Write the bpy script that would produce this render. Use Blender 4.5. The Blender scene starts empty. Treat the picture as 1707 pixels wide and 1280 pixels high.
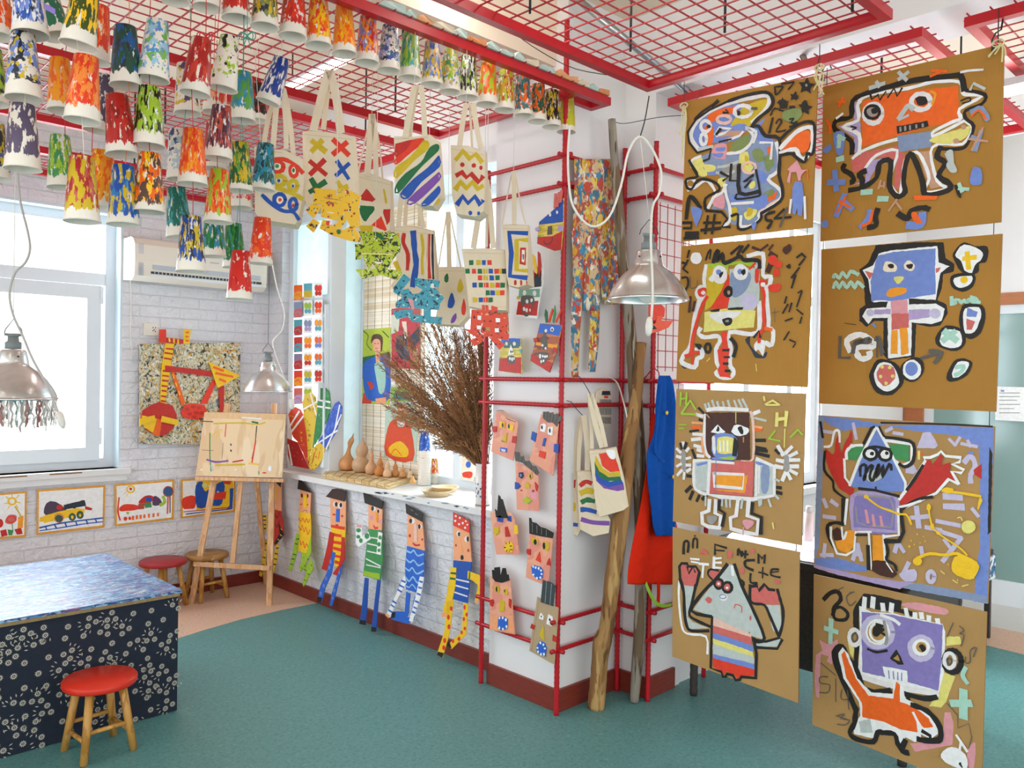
import bpy, math, random
from mathutils import Vector as V, Matrix
SC=bpy.context.scene; COL=SC.collection
# ---------------------------------------------------------------- camera
F=1356.8; YAW,PIT,ROL=0.8004,-0.006055,0.015394
_f=V((math.cos(PIT)*math.cos(YAW),math.cos(PIT)*math.sin(YAW),math.sin(PIT)))
_r=V((math.sin(YAW),-math.cos(YAW),0)); _u=_r.cross(_f)
RT=_r*math.cos(ROL)+_u*math.sin(ROL); UP=-_r*math.sin(ROL)+_u*math.cos(ROL); FW=_f
CP=V((0,0,1.5))
cd=bpy.data.cameras.new('camera'); cam=bpy.data.objects.new('camera',cd); COL.objects.link(cam)
cd.sensor_width=36; cd.lens=F/1707*36; cd.clip_start=.05; cd.clip_end=200
m=Matrix.Identity(4)
for i in range(3): m[i][0]=RT[i]; m[i][1]=UP[i]; m[i][2]=-FW[i]; m[i][3]=CP[i]
cam.matrix_world=m; SC.camera=cam
# ---------------------------------------------------------------- world, lights, exposure
w=bpy.data.worlds.new('sky'); SC.world=w; w.use_nodes=True
nt=w.node_tree; nt.nodes.clear()
bg=nt.nodes.new('ShaderNodeBackground'); wo=nt.nodes.new('ShaderNodeOutputWorld')
bg.inputs[0].default_value=(.93,.96,1,1); bg.inputs[1].default_value=1.25
nt.links.new(bg.outputs[0],wo.inputs[0])
SC.view_settings.view_transform='Standard'; SC.view_settings.look='None'
SC.view_settings.exposure=.79; SC.view_settings.gamma=1
def area(name,loc,rot,sx,sy,power,col):
    l=bpy.data.lights.new(name,'AREA'); l.shape='RECTANGLE'; l.size=sx; l.size_y=sy; l.energy=power; l.color=col
    o=bpy.data.objects.new(name,l); COL.objects.link(o); o.location=loc; o.rotation_euler=rot; return o
# daylight entering through the three window openings (just outside the panes, pointing in)
area('window_daylight',(1.0,5.75,1.7),(math.radians(-90),0,0),1.6,1.6,46,(.86,.94,1))
area('window_daylight',(3.42,4.1,1.7),(0,math.radians(90),0),1.7,2.1,58,(.86,.94,1))
area('window_daylight',(4.6,2.6,1.7),(math.radians(-90),0,0),2.4,1.6,120,(.84,.93,1))
# ---------------------------------------------------------------- pixel -> place helpers
def ray(x,y): return RT*((x-853.5)/F)-UP*((y-640)/F)+FW
def on(x,y,ax,val):
    d=ray(x,y); return CP+d*((val-CP[ax])/d[ax])
def onp(x,y,P,N):
    d=ray(x,y); return CP+d*((P-CP).dot(N)/d.dot(N))
def far(x,y,Z): return CP+ray(x,y)*Z
def dep(p): return (V(p)-CP).dot(FW)
# ---------------------------------------------------------------- materials
MATS={}
def lin(h):
    h=h.lstrip('#'); o=[]
    for i in (0,2,4):
        c=int(h[i:i+2],16)/255; o.append(c/12.92 if c<=.04045 else ((c+.055)/1.055)**2.4)
    return (*o,1)
def N(t,k,**kw):
    n=t.nodes.new(k)
    for a,b in kw.items(): setattr(n,a,b)
    return n
def base(name):
    mt=bpy.data.materials.new(name); mt.use_nodes=True; t=mt.node_tree
    return mt,t,t.nodes['Principled BSDF']
def pm(col,rough=.55,var=.12,scale=30,bump=.0,metal=0,spec=.4,stretch=(1,1,1),name=None):
    key=(col,rough,var,scale,bump,metal,spec,stretch)
    if key in MATS: return MATS[key]
    mt,t,b=base(name or 'paint_'+col.lstrip('#')); c=lin(col)
    b.inputs['Roughness'].default_value=rough; b.inputs['Metallic'].default_value=metal
    b.inputs['Specular IOR Level'].default_value=spec
    tc=N(t,'ShaderNodeTexCoord'); mp=N(t,'ShaderNodeMapping'); mp.inputs['Scale'].default_value=stretch
    no=N(t,'ShaderNodeTexNoise'); no.inputs['Scale'].default_value=scale; no.inputs['Detail'].default_value=4
    t.links.new(tc.outputs['Object'],mp.inputs[0]); t.links.new(mp.outputs[0],no.inputs['Vector'])
    mx=N(t,'ShaderNodeMix',data_type='RGBA'); mx.inputs[6].default_value=tuple(x*(1-var) for x in c[:3])+(1,)
    mx.inputs[7].default_value=tuple(min(1,x*(1+var)+.25*var*var) for x in c[:3])+(1,)
    t.links.new(no.outputs[0],mx.inputs[0]); t.links.new(mx.outputs[2],b.inputs['Base Color'])
    if bump:
        bm=N(t,'ShaderNodeBump'); bm.inputs['Strength'].default_value=bump; bm.inputs['Distance'].default_value=.004
        t.links.new(no.outputs[0],bm.inputs['Height']); t.links.new(bm.outputs[0],b.inputs['Normal'])
    MATS[key]=mt; return mt
def speck(name,basecol,cols,scale,thr=.6,stretch=(1,1,1),rough=.5,bump=.1,coord='Object',dist=0):
    """base colour overlaid by blotches of several colours, each its own noise field"""
    mt,t,b=base(name); b.inputs['Roughness'].default_value=rough
    tc=N(t,'ShaderNodeTexCoord'); prev=None; last=None
    for i,c in enumerate(cols):
        mp=N(t,'ShaderNodeMapping'); mp.inputs['Scale'].default_value=stretch; mp.inputs['Location'].default_value=(i*3.7,i*5.1+random.random()*9,i*2.3)
        no=N(t,'ShaderNodeTexNoise'); no.inputs['Scale'].default_value=scale*(1+.15*i); no.inputs['Detail'].default_value=3; no.inputs['Distortion'].default_value=dist
        t.links.new(tc.outputs[coord],mp.inputs[0]); t.links.new(mp.outputs[0],no.inputs['Vector'])
        mr=N(t,'ShaderNodeMapRange'); th=thr[i] if isinstance(thr,(list,tuple)) else thr
        mr.inputs[1].default_value=th; mr.inputs[2].default_value=th+.03
        t.links.new(no.outputs[0],mr.inputs[0])
        mx=N(t,'ShaderNodeMix',data_type='RGBA'); mx.inputs[7].default_value=lin(c)
        if prev is None: mx.inputs[6].default_value=lin(basecol)
        else: t.links.new(prev.outputs[2],mx.inputs[6])
        t.links.new(mr.outputs[0],mx.inputs[0]); prev=mx; last=no
    t.links.new(prev.outputs[2],b.inputs['Base Color'])
    if bump:
        bm=N(t,'ShaderNodeBump'); bm.inputs['Strength'].default_value=bump; bm.inputs['Distance'].default_value=.003
        t.links.new(last.outputs[0],bm.inputs['Height']); t.links.new(bm.outputs[0],b.inputs['Normal'])
    return mt
def glassmat(name,tint=(1,1,1),gl=.06,frost=None):
    mt,t,b=base(name); out=t.nodes['Material Output']; t.nodes.remove(b)
    tr=N(t,'ShaderNodeBsdfTransparent'); tr.inputs[0].default_value=(*tint,1)
    if frost:
        g=N(t,'ShaderNodeBsdfTranslucent'); g.inputs[0].default_value=lin(frost)
        d=N(t,'ShaderNodeBsdfDiffuse'); d.inputs[0].default_value=lin(frost)
        a=N(t,'ShaderNodeMixShader'); a.inputs[0].default_value=.35; t.links.new(g.outputs[0],a.inputs[1]); t.links.new(d.outputs[0],a.inputs[2])
        tc=N(t,'ShaderNodeTexCoord'); no=N(t,'ShaderNodeTexNoise'); no.inputs['Scale'].default_value=14; no.inputs['Detail'].default_value=6
        t.links.new(tc.outputs['Object'],no.inputs['Vector'])
        mr=N(t,'ShaderNodeMapRange'); mr.inputs[1].default_value=.35; mr.inputs[2].default_value=.62; mr.inputs[3].default_value=.93; mr.inputs[4].default_value=.995
        t.links.new(no.outputs[0],mr.inputs[0]); s=N(t,'ShaderNodeMixShader'); t.links.new(mr.outputs[0],s.inputs[0])
        t.links.new(tr.outputs[0],s.inputs[1]); t.links.new(a.outputs[0],s.inputs[2])
    else:
        g=N(t,'ShaderNodeBsdfGlossy'); g.inputs['Roughness'].default_value=.02
        s=N(t,'ShaderNodeMixShader'); s.inputs[0].default_value=gl; t.links.new(tr.outputs[0],s.inputs[1]); t.links.new(g.outputs[0],s.inputs[2])
    t.links.new(s.outputs[0],out.inputs[0]); return mt
def emit(name,col,st):
    mt,t,b=base(name); b.inputs['Emission Color'].default_value=(*col,1); b.inputs['Emission Strength'].default_value=st; return mt
def brickmat(name,ax):
    mt,t,b=base(name); b.inputs['Roughness'].default_value=.6
    b.inputs['Base Color'].default_value=lin('e4e4e8')
    tc=N(t,'ShaderNodeTexCoord'); sp=N(t,'ShaderNodeSeparateXYZ'); cb=N(t,'ShaderNodeCombineXYZ')
    t.links.new(tc.outputs['Object'],sp.inputs[0]); t.links.new(sp.outputs[ax],cb.inputs[0]); t.links.new(sp.outputs[2],cb.inputs[1])
    br=N(t,'ShaderNodeTexBrick'); br.inputs['Scale'].default_value=1; br.inputs['Mortar Size'].default_value=.004
    br.inputs['Mortar Smooth'].default_value=.6; br.inputs['Brick Width'].default_value=.26; br.inputs['Row Height'].default_value=.072
    br.inputs['Color1'].default_value=(1,1,1,1); br.inputs['Color2'].default_value=(.92,.92,.92,1); br.inputs['Mortar'].default_value=(0,0,0,1)
    t.links.new(cb.outputs[0],br.inputs['Vector'])
    no=N(t,'ShaderNodeTexNoise'); no.inputs['Scale'].default_value=26; no.inputs['Detail'].default_value=5; no.inputs['Distortion'].default_value=.8; t.links.new(tc.outputs['Object'],no.inputs['Vector'])
    n2=N(t,'ShaderNodeTexNoise'); n2.inputs['Scale'].default_value=1.7; t.links.new(tc.outputs['Object'],n2.inputs['Vector'])
    mu=N(t,'ShaderNodeMath',operation='MULTIPLY_ADD'); mu.inputs[1].default_value=2.6
    t.links.new(no.outputs[0],mu.inputs[0]); t.links.new(br.outputs[0],mu.inputs[2])
    bm=N(t,'ShaderNodeBump'); bm.inputs['Strength'].default_value=.75; bm.inputs['Distance'].default_value=.009
    t.links.new(mu.outputs[0],bm.inputs['Height']); t.links.new(bm.outputs[0],b.inputs['Normal'])
    mx=N(t,'ShaderNodeMix',data_type='RGBA'); mx.inputs[6].default_value=lin('d6d6dc'); mx.inputs[7].default_value=lin('ecebee')
    t.links.new(n2.outputs[0],mx.inputs[0]); t.links.new(mx.outputs[2],b.inputs['Base Color'])
    return mt
# ---------------------------------------------------------------- mesh builder
class MB:
    def __init__(s): s.v=[]; s.f=[]; s.mi=[]; s.sm=[]; s.mats=[]
    def idx(s,m):
        if m not in s.mats: s.mats.append(m)
        return s.mats.index(m)
    def add(s,vs,fs,m,smooth=False):
        n=len(s.v); s.v+= [V(p) for p in vs]; i=s.idx(m)
        for f in fs: s.f.append([n+k for k in f]); s.mi.append(i); s.sm.append(smooth)
    def box(s,a,b,m,M=None):
        x0,y0,z0=a; x1,y1,z1=b
        vs=[V(p) for p in [(x0,y0,z0),(x1,y0,z0),(x1,y1,z0),(x0,y1,z0),(x0,y0,z1),(x1,y0,z1),(x1,y1,z1),(x0,y1,z1)]]
        if M: vs=[M@p for p in vs]
        s.add(vs,[(0,3,2,1),(4,5,6,7),(0,1,5,4),(1,2,6,5),(2,3,7,6),(3,0,4,7)],m)
    def prism(s,poly,d,m,m2=None):
        """polygon poly (points), extruded by vector d; front face is poly"""
        n=len(poly); a=[V(p) for p in poly]; b=[p+V(d) for p in a]
        s.add(a+b,[list(range(n))],m); k=len(s.v)-2*n; i=s.idx(m2 or m)
        s.f.append([k+n+j for j in reversed(range(n))]); s.mi.append(i); s.sm.append(False)
        for j in range(n):
            s.f.append([k+j,k+n+j,k+n+(j+1)%n,k+(j+1)%n]); s.mi.append(i); s.sm.append(False)
    def tube(s,pts,r,m,seg=8,caps=True,smooth=True):
        pts=[V(p) for p in pts]; n=len(pts); rs=r if isinstance(r,(list,tuple)) else [r]*n
        t0=(pts[1]-pts[0]).normalized(); a=t0.orthogonal().normalized(); vs=[]; fs=[]
        for i,p in enumerate(pts):
            t=(pts[min(i+1,n-1)]-pts[max(i-1,0)]).normalized()
            a=(a-t*a.dot(t)).normalized(); b=t.cross(a)
            for k in range(seg):
                th=2*math.pi*k/seg; vs.append(p+(a*math.cos(th)+b*math.sin(th))*rs[i])
        for i in range(n-1):
            for k in range(seg):
                fs.append((i*seg+k,i*seg+(k+1)%seg,(i+1)*seg+(k+1)%seg,(i+1)*seg+k))
        if caps: fs+=[tuple(reversed(range(seg))),tuple(range((n-1)*seg,n*seg))]
        s.add(vs,fs,m,smooth)
    def lathe(s,prof,m,c=(0,0,0),seg=24,M=None,smooth=True,jit=0):
        vs=[];fs=[];n=len(prof)
        for r,z in prof:
            for k in range(seg):
                th=2*math.pi*k/seg; p=V((r*math.cos(th),r*math.sin(th),z)); vs.append((M@p if M else p)+V(c))
        for i in range(n-1):
            for k in range(seg): fs.append((i*seg+k,i*seg+(k+1)%seg,(i+1)*seg+(k+1)%seg,(i+1)*seg+k))
        s.add(vs,fs,m,smooth)
    def ribbon(s,pts,wv,m,th=0):
        """band along pts, half-width vector(s) wv, optional thickness vector th"""
        pts=[V(p) for p in pts]; n=len(pts); ws=wv if isinstance(wv,list) else [V(wv)]*n
        vs=[];fs=[]
        for p,w_ in zip(pts,ws): vs+=[p-w_,p+w_]
        for i in range(n-1): fs.append((2*i,2*i+1,2*i+3,2*i+2))
        if th:
            k=len(vs); vs+=[p+V(th) for p in vs]
            for i in range(n-1):
                fs.append((k+2*i,k+2*i+2,k+2*i+3,k+2*i+1)); fs.append((2*i,2*i+2,k+2*i+2,k+2*i)); fs.append((2*i+1,k+2*i+1,k+2*i+3,2*i+3))
            fs.append((0,k,k+1,1)); fs.append((2*n-2,2*n-1,k+2*n-1,k+2*n-2))
        s.add(vs,fs,m)
    def build(s,name,parent=None,o=None):
        o=V(o) if o is not None else V((0,0,0))
        if parent is not None and 'o' in parent: o=V(parent['o'])
        me=bpy.data.meshes.new(name); me.from_pydata([tuple(p-o) for p in s.v],[],s.f)
        for mt in s.mats: me.materials.append(mt)
        me.polygons.foreach_set('material_index',s.mi); me.polygons.foreach_set('use_smooth',s.sm); me.update()
        ob=bpy.data.objects.new(name,me); COL.objects.link(ob)
        if parent is not None: ob.parent=parent
        else: ob.location=o
        return ob
def tag(o,label=None,cat=None,group=None,kind=None):
    if label: o['label']=label
    if cat: o['category']=cat
    if group: o['group']=group
    if kind: o['kind']=kind
    return o
def thing(name,o,label,cat,group=None):
    e=bpy.data.objects.new(name,None); COL.objects.link(e); e.location=V(o); e['o']=tuple(o); e.empty_display_size=.05
    return tag(e,label,cat,group)
def struct(name,mb,o=None):
    ob=mb.build(name,o=o); ob['kind']='structure'; return ob
def centre_low(mb):
    xs=[p.x for p in mb.v]; ys=[p.y for p in mb.v]; zs=[p.z for p in mb.v]
    return V(((min(xs)+max(xs))/2,(min(ys)+max(ys))/2,min(zs)))
def solo(name,mb,label,cat,group=None):
    return tag(mb.build(name,o=centre_low(mb)),label,cat,group)
def cat_rom(pts,k=4,closed=False):
    n=len(pts); out=[]
    if n<3: return pts
    g=(lambda i:pts[i%n]) if closed else (lambda i:pts[max(0,min(n-1,i))])
    for i in range(n if closed else n-1):
        p0,p1,p2,p3=g(i-1),g(i),g(i+1),g(i+2)
        for j in range(k):
            t=j/k; out.append(tuple(.5*((2*b)+(-a+c)*t+(2*a-5*b+4*c-d)*t*t+(-a+3*b-3*c+d)*t**3) for a,b,c,d in zip(p0,p1,p2,p3)))
    if not closed: out.append(pts[-1])
    return out
CC=dict(K='1e1b18',W='e6e3e2',G='bcc4c0',b='7189cc',O='ee6414',Y='cdb020',y='e2d878',r='c02a22',s='cf6660',p='dd98a0',v='b09cc8',u='8679b8',
  t='a8d2c0',n='47241a',g='3f8f52',o='7c8c50',a='8494b4',k='5c5650',B='1d50a8',l='9dc030',T='c4957a',L='c4bcd8',R='e03a20',A='f09a20',P='eeaa88',
  D='1f6a3c',E='efe0c8',Z='7a4aa0',q='5aa8b8',C='b58a4a',M='f4c21c',H='9a9590',f='f3a472',i='2a64c8',x='eef0ee',j='e8bfae',d='26303c')
def ink(c): return pm(CC[c] if len(c)==1 else c,rough=.5,var=.16,scale=55,bump=.25,spec=.35)
class Canvas:
    def __init__(s,mb,P,Nn,crop=(0,0,1),lay=.00006,jit=.5,seed=1):
        s.mb=mb; s.P=V(P); s.N=V(Nn).normalized(); s.c=crop; s.k=3; s.l=lay; s.jit=jit; s.ws=1; s.rnd=random.Random(seed); s.fn=None
        if (CP-s.P).dot(s.N)<0: s.N=-s.N
    def pt(s,x,y,h=0):
        return onp(s.c[0]+x/s.c[2],s.c[1]+y/s.c[2],s.P,s.N)+s.N*(h+s.k*s.l)
    def poly(s,c,pts,sm=0):
        s.k+=1; J=s.jit*s.c[2]; q=[]
        if sm: pts=cat_rom(pts,sm,True)
        n=len(pts)
        for i in range(n):
            a,b=pts[i],pts[(i+1)%n]; L=math.hypot(b[0]-a[0],b[1]-a[1]); k=max(1,int(L/(5*s.c[2])))
            for j in range(k):
                t=j/k; q.append((a[0]+(b[0]-a[0])*t+s.rnd.uniform(-J,J),a[1]+(b[1]-a[1])*t+s.rnd.uniform(-J,J)))
        s.mb.add([s.pt(*p) for p in q],[list(range(len(q)))],ink(c))
    def line(s,c,wd,pts,closed=False,sm=3):
        s.k+=1; wd=wd*s.ws
        if closed: pts=pts+[pts[0]]
        if sm and len(pts)>2: pts=cat_rom(pts,sm)
        P=[s.pt(*p) for p in pts]; n=len(P); ws=[]
        for i in range(n):
            t=(P[min(i+1,n-1)]-P[max(i-1,0)])
            if t.length<1e-7: t=V((0,0,1))
            h=wd/s.c[2]*dep(P[i])/F/2*s.rnd.uniform(.82,1.12)
            ws.append(s.N.cross(t.normalized())*h)
        for e,sg in ((0,-1),(n-1,1)):
            t=(P[min(e+1,n-1)]-P[max(e-1,0)]).normalized(); P[e]=P[e]+t*sg*ws[e].length*.5
        s.mb.ribbon(P,ws,ink(c))
    def draw(s,txt):
        for ln in txt.strip().split('\n'):
            t=ln.split()
            if not t: continue
            k=t[0]; c=t[1]
            if k in('p','q'): s.poly(c,[tuple(map(float,a.split(','))) for a in t[2:]],3 if k=='q' else 0)
            elif k in('l','z','c'): s.line(c,float(t[2]),[tuple(map(float,a.split(','))) for a in t[3:]],k=='c',0 if k=='z' else 3)
            elif k in('e','o'):
                o=3 if k=='o' else 2
                for a,b2 in zip(t[o::2],t[o+1::2]):
                    cx,cy=map(float,a.split(',')); rx,ry=map(float,b2.split(','))
                    pts=[(cx+rx*math.cos(i*math.pi/7),cy+ry*math.sin(i*math.pi/7)) for i in range(14)]
                    if k=='e': s.poly(c,pts)
                    else: s.line(c,float(t[2]),pts,True)
            elif k=='*':
                for a,b2 in zip(t[2::2],t[3::2]):
                    cx,cy=map(float,a.split(',')); r,ph=map(float,b2.split(','))
                    s.poly(c,[(cx+r*(1 if i%2==0 else .48)*math.sin(ph+i*math.pi/5),cy-r*(1 if i%2==0 else .48)*math.cos(ph+i*math.pi/5)) for i in range(10)])
            elif k=='w': # several short strokes: w col width x,y x,y x,y x,y ...
                q=[tuple(map(float,a.split(','))) for a in t[3:]]
                for a,b2 in zip(q[::2],q[1::2]): s.line(c,float(t[2]),[a,b2])
def slab(mb,P,Nn,crop,pts,th,mf,me=None):
    """solid sheet whose front outline is traced on plane (P,Nn); returns Canvas to paint on it"""
    cv=Canvas(mb,P,Nn,crop); cv.k=0
    mb.prism([cv.pt(*p) for p in pts],-cv.N*th,mf,me); return cv
# ================================================================= the room
wallm=pm('e6e4e4',.7,.04,4,.05,name='white_wall_paint'); ceilm=pm('eadbc6',.8,.03,3,.05,name='ceiling_paint')
brA=brickmat('white_brick_panels_back',0); brB=brickmat('white_brick_panels_side',1)
winm=pm('dfe6ea',.35,.03,6,name='window_plastic'); silm=pm('e2e2e0',.4,.05,9,.05,name='sill_paint')
redm=pm('b41420',.35,.12,20,.05,name='red_steel_paint'); maroon=pm('7c2a1c',.4,.25,14,.1,stretch=(1,1,8),name='maroon_skirting')
clear=glassmat('clear_glass'); frost=glassmat('frosted_glass',frost='d0dcdc')
XB=2.85; YA=5.5; XP=2.725; YP0=2.48; YP1=2.94; XR=3.15; YR=2.30; HC=3.25
fl=speck('teal_vinyl','5c9290',['528686','689c9a','4e7e7e'],60,[.55,.6,.64],rough=.42,bump=.03)
mb=MB(); mb.box((-3,-2.6,-.05),(9,YA+.3,0),fl); struct('floor',mb)
pk=speck('pink_vinyl','d9b49c',['cfa98f','e0bda6'],60,[.55,.62],rough=.5,bump=.03)
mb=MB(); c=[on(x,y,2,0) for x,y in [(533,1004),(470,1017),(400,1033),(345,1049),(290,1066),(200,1092)]]
poly=[V((XB+.02,4.726,0))]+[V((p.x,p.y,0)) for p in c]+[V((-1.5,4.35,0)),V((-1.5,YA,0)),V((XB,YA,0))]
mb.prism([p+V((0,0,.0015)) for p in poly],V((0,0,-.0014)),pk); struct('floor_pink_corner',mb)
mb=MB(); mb.prism([V(p) for p in [(5.2,-2,.0015),(5.7,-2,.0015),(5.7,2.3,.0015),(5.35,2.3,.0015),(5.27,1.5,.0015),(5.2,.8,.0015)]],V((0,0,-.0014)),pk); struct('floor_pink_far_strip',mb)
mb=MB(); mb.box((5.7,-2,.0001),(6.9,2.3,.0015),pm('d2d0cc',.5,.04,8,name='grey_tile')); struct('floor_grey_far_strip',mb)
mb=MB(); mb.box((-3,-2.6,HC),(9,YA+.3,HC+.1),ceilm); struct('ceiling',mb)
mb=MB(); mb.box((-3,2.55,2.93),(XP,2.9,HC),ceilm); struct('ceiling_beam',mb)
mb=MB(); mb.box((XR,-2.6,2.86),(XR+.3,YR,HC),wallm); mb.box((4.9,-2.6,2.9),(5.15,YR,HC),wallm); struct('ceiling_beam',mb)
# wall A (back, with the large window)
WX0,WX1,WZ0,WZ1=.1,1.84,.89,2.52
mb=MB(); Y=YA
mb.box((-3,Y,0),(WX0,Y+.25,HC),brA); mb.box((WX1,Y,0),(XB+.3,Y+.25,HC),brA)
mb.box((WX0,Y,0),(WX1,Y+.25,WZ0),brA); mb.box((WX0,Y,WZ1),(WX1,Y+.25,HC),brA); struct('wall_back',mb)
mb=MB(); y0=Y+.10
rv=pm('cfe0e8',.5,.03,5,name='reveal_paint')
mb.box((WX1-.012,Y+.002,WZ0),(WX1,Y+.25,WZ1),rv); mb.box((WX0,Y+.002,WZ1-.012),(WX1,Y+.25,WZ1),rv); struct('trim_1',mb)
def frame(mb,a0,a1,z0,z1,t,d0,d1,ax,m):
    """rectangular frame in plane of constant y (ax=1) or constant x (ax=0)"""
    for (p,q,r,s_) in ((a0,a0+t,z0,z1),(a1-t,a1,z0,z1),(a0+t,a1-t,z0,z0+t),(a0+t,a1-t,z1-t,z1)):
        if ax==1: mb.box((p,d0,r),(q,d1,s_),m)
        else: mb.box((d0,p,r),(d1,q,s_),m)
wn=thing('window_1',(1.0,y0,WZ0),None,None); wn['kind']='structure'
mb=MB(); frame(mb,WX0,WX1-.012,WZ0,WZ1-.012,.06,y0,y0+.07,1,winm); mb.box((WX0+.06,y0,2.06),(WX1-.07,y0+.07,2.135),winm); mb.build('window_frame',wn)
mb=MB(); frame(mb,WX0+.05,WX1-.1,WZ0+.05,2.055,.085,y0-.02,y0+.05,1,winm); mb.build('sash',wn)
mb=MB(); mb.box((WX0+.06,y0+.03,WZ0+.1),(WX1-.12,y0+.036,2.06),clear); mb.box((WX0+.06,y0+.03,2.12),(WX1-.08,y0+.036,WZ1-.06),clear); mb.build('glass',wn)
for z in (1.98,1.08):
    mb=MB(); mb.box((WX1-.105,y0-.03,z-.04),(WX1-.09,y0-.018,z+.07),winm); mb.build('hinge',wn)
mb=MB(); mb.box((WX0-.05,Y-.05,WZ0-.035),(WX1+.05,Y+.1,WZ0),silm); mb.box((WX0-.05,Y-.035,WZ0-.075),(WX1+.03,Y+.0,WZ0-.035),silm)
rust=pm('8a6238',.8,.3,60,name='rust_stain')
for x0,x1 in ((.6,.95),(1.12,1.3),(1.42,1.6)): mb.box((x0,Y-.0515,WZ0-.012),(x1,Y-.0495,WZ0-.004),rust)
o=struct('trim_2',mb)
# wall B (with sill and tall windows)
SZ=.84; BT=2.62; BY0,BY1=3.03,5.30
mb=MB(); mb.box((XB,YP1-.3,0),(XB+.42,YA,SZ-.04),brB); mb.box((XB,YP1-.3,BT),(XB+.42,YA,HC),wallm); mb.box((XB,BY1,SZ-.04),(XB+.3,YA,BT),brB); mb.box((XB,YP1-.3,SZ-.04),(XB+.42,BY0,BT),wallm)
struct('wall_right',mb)
mb=MB(); mb.box((2.765,YP1+.002,SZ-.035),(XB+.42,5.46,SZ),silm)
chip=pm('9098a8',.7,.2,40,name='chipped_paint')
rnd=random.Random(4)
for i in range(16):
    yy=rnd.uniform(3.0,4.0); L=rnd.uniform(.02,.09); z=SZ-rnd.uniform(.003,.02); mb.prism([(2.7645,yy,z),(2.7645,yy+L*.4,z+.003),(2.7645,yy+L,z-.002),(2.7645,yy+L*.8,z-.008),(2.7645,yy+L*.3,z-.005)],(.0004,0,0),chip)
struct('trim_3',mb)
wb=thing('window_2',(XB+.1,4.2,SZ),None,None); wb['kind']='structure'
xf0,xf1=XB+.06,XB+.13
YM=4.74; xd0,xd1=3.20,3.27
mb=MB(); frame(mb,YM,BY1,SZ,BT,.05,xf0,xf1,0,winm); mb.box((xf0,YM+.05,1.98),(xf1,BY1-.05,2.05),winm)
mb.box((xf1,YM,SZ),(xf1+.04,YM+.05,BT),winm); mb.box((xd0-.04,YM,SZ),(xd1,YM+.05,BT),winm); mb.box((xf1+.04,YM,SZ),(xd0-.04,YM+.05,SZ+.05),winm); mb.box((xf1+.04,YM,BT-.05),(xd0-.04,YM+.05,BT),winm)
frame(mb,BY0,YM,SZ,BT,.05,xd0,xd1,0,winm); ym=on(762,700,0,xd0).y; mb.box((xd0,ym-.035,SZ+.05),(xd1,ym+.035,BT-.05),winm)
mb.box((xd0,BY0+.05,1.95),(xd1,ym-.035,2.02),winm); mb.build('window_frame',wb)
mb=MB(); frame(mb,4.76,5.25,SZ+.05,1.98,.07,xf0-.03,xf1-.02,0,winm); mb.build('sash',wb)
mb=MB(); mb.box((xf0-.055,4.775,1.42),(xf0-.03,4.80,1.46),winm); mb.box((xf0-.06,4.78,1.34),(xf0-.05,4.795,1.46),winm); mb.build('handle',wb)
mb=MB(); frame(mb,ym-.5,ym-.04,SZ+.05,1.95,.045,xd0-.02,xd1-.02,0,winm); mb.build('sash',wb)
for a,b,z0,z1,m_,xx in ((4.82,5.2,SZ+.1,1.95,clear,xf0+.03),(4.79,5.25,2.05,BT-.05,frost,xf0+.03),(ym+.04,4.69,SZ+.05,BT-.05,frost,xd0+.03),(ym-.45,ym-.08,SZ+.09,1.92,clear,xd0+.03),(BY0+.05,ym-.04,2.02,BT-.05,frost,xd0+.03)):
    mb=MB(); mb.box((xx,a,z0),(xx+.006,b,z1),m_); mb.build('glass',wb)
mb=MB(); mb.box((xf1+.04,YM+.02,SZ+.05),(xd0-.04,YM+.026,BT-.05),frost); mb.build('glass',wb)
mb=MB(); mb.box((xf1+.001,YM+.051,SZ-.03),(xd1+.12,YM+.10,BT),wallm); 
# pillar and recess
mb=MB(); mb.box((XP,YP0,0),(XB+.3,YP1,HC),wallm)
struct('wall_pillar',mb)
mb=MB(); mb.box((XR,YR,0),(3.42,YR+.3,HC),wallm); struct('wall_recess',mb)
# wall beyond with window, facing the camera
mb=MB(); mb.box((3.42,YR+.01,0),(6.3,YR+.25,.88),wallm); mb.box((3.42,YR+.01,2.5),(6.3,YR+.25,HC),wallm); mb.box((4.95,YR+.01,.88),(6.3,YR+.25,2.5),wallm); struct('wall_far',mb)
w3=thing('window_3',(4.2,YR+.05,.88),None,None); w3['kind']='structure'
mb=MB(); frame(mb,3.42,4.95,.88,2.5,.07,YR+.05,YR+.12,1,winm)
for x in (4.1,4.6): mb.box((x-.03,YR+.05,.95),(x+.03,YR+.12,2.43),winm)
mb.box((3.49,YR+.05,1.98),(4.88,YR+.12,2.04),winm); mb.build('window_frame',w3)
mb=MB(); mb.box((3.49,YR+.08,.95),(4.88,YR+.086,2.43),clear); mb.build('glass',w3)
mb=MB(); mb.box((3.40,YR-.06,.84),(4.97,YR+.05,.88),silm); struct('trim_4',mb)
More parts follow.
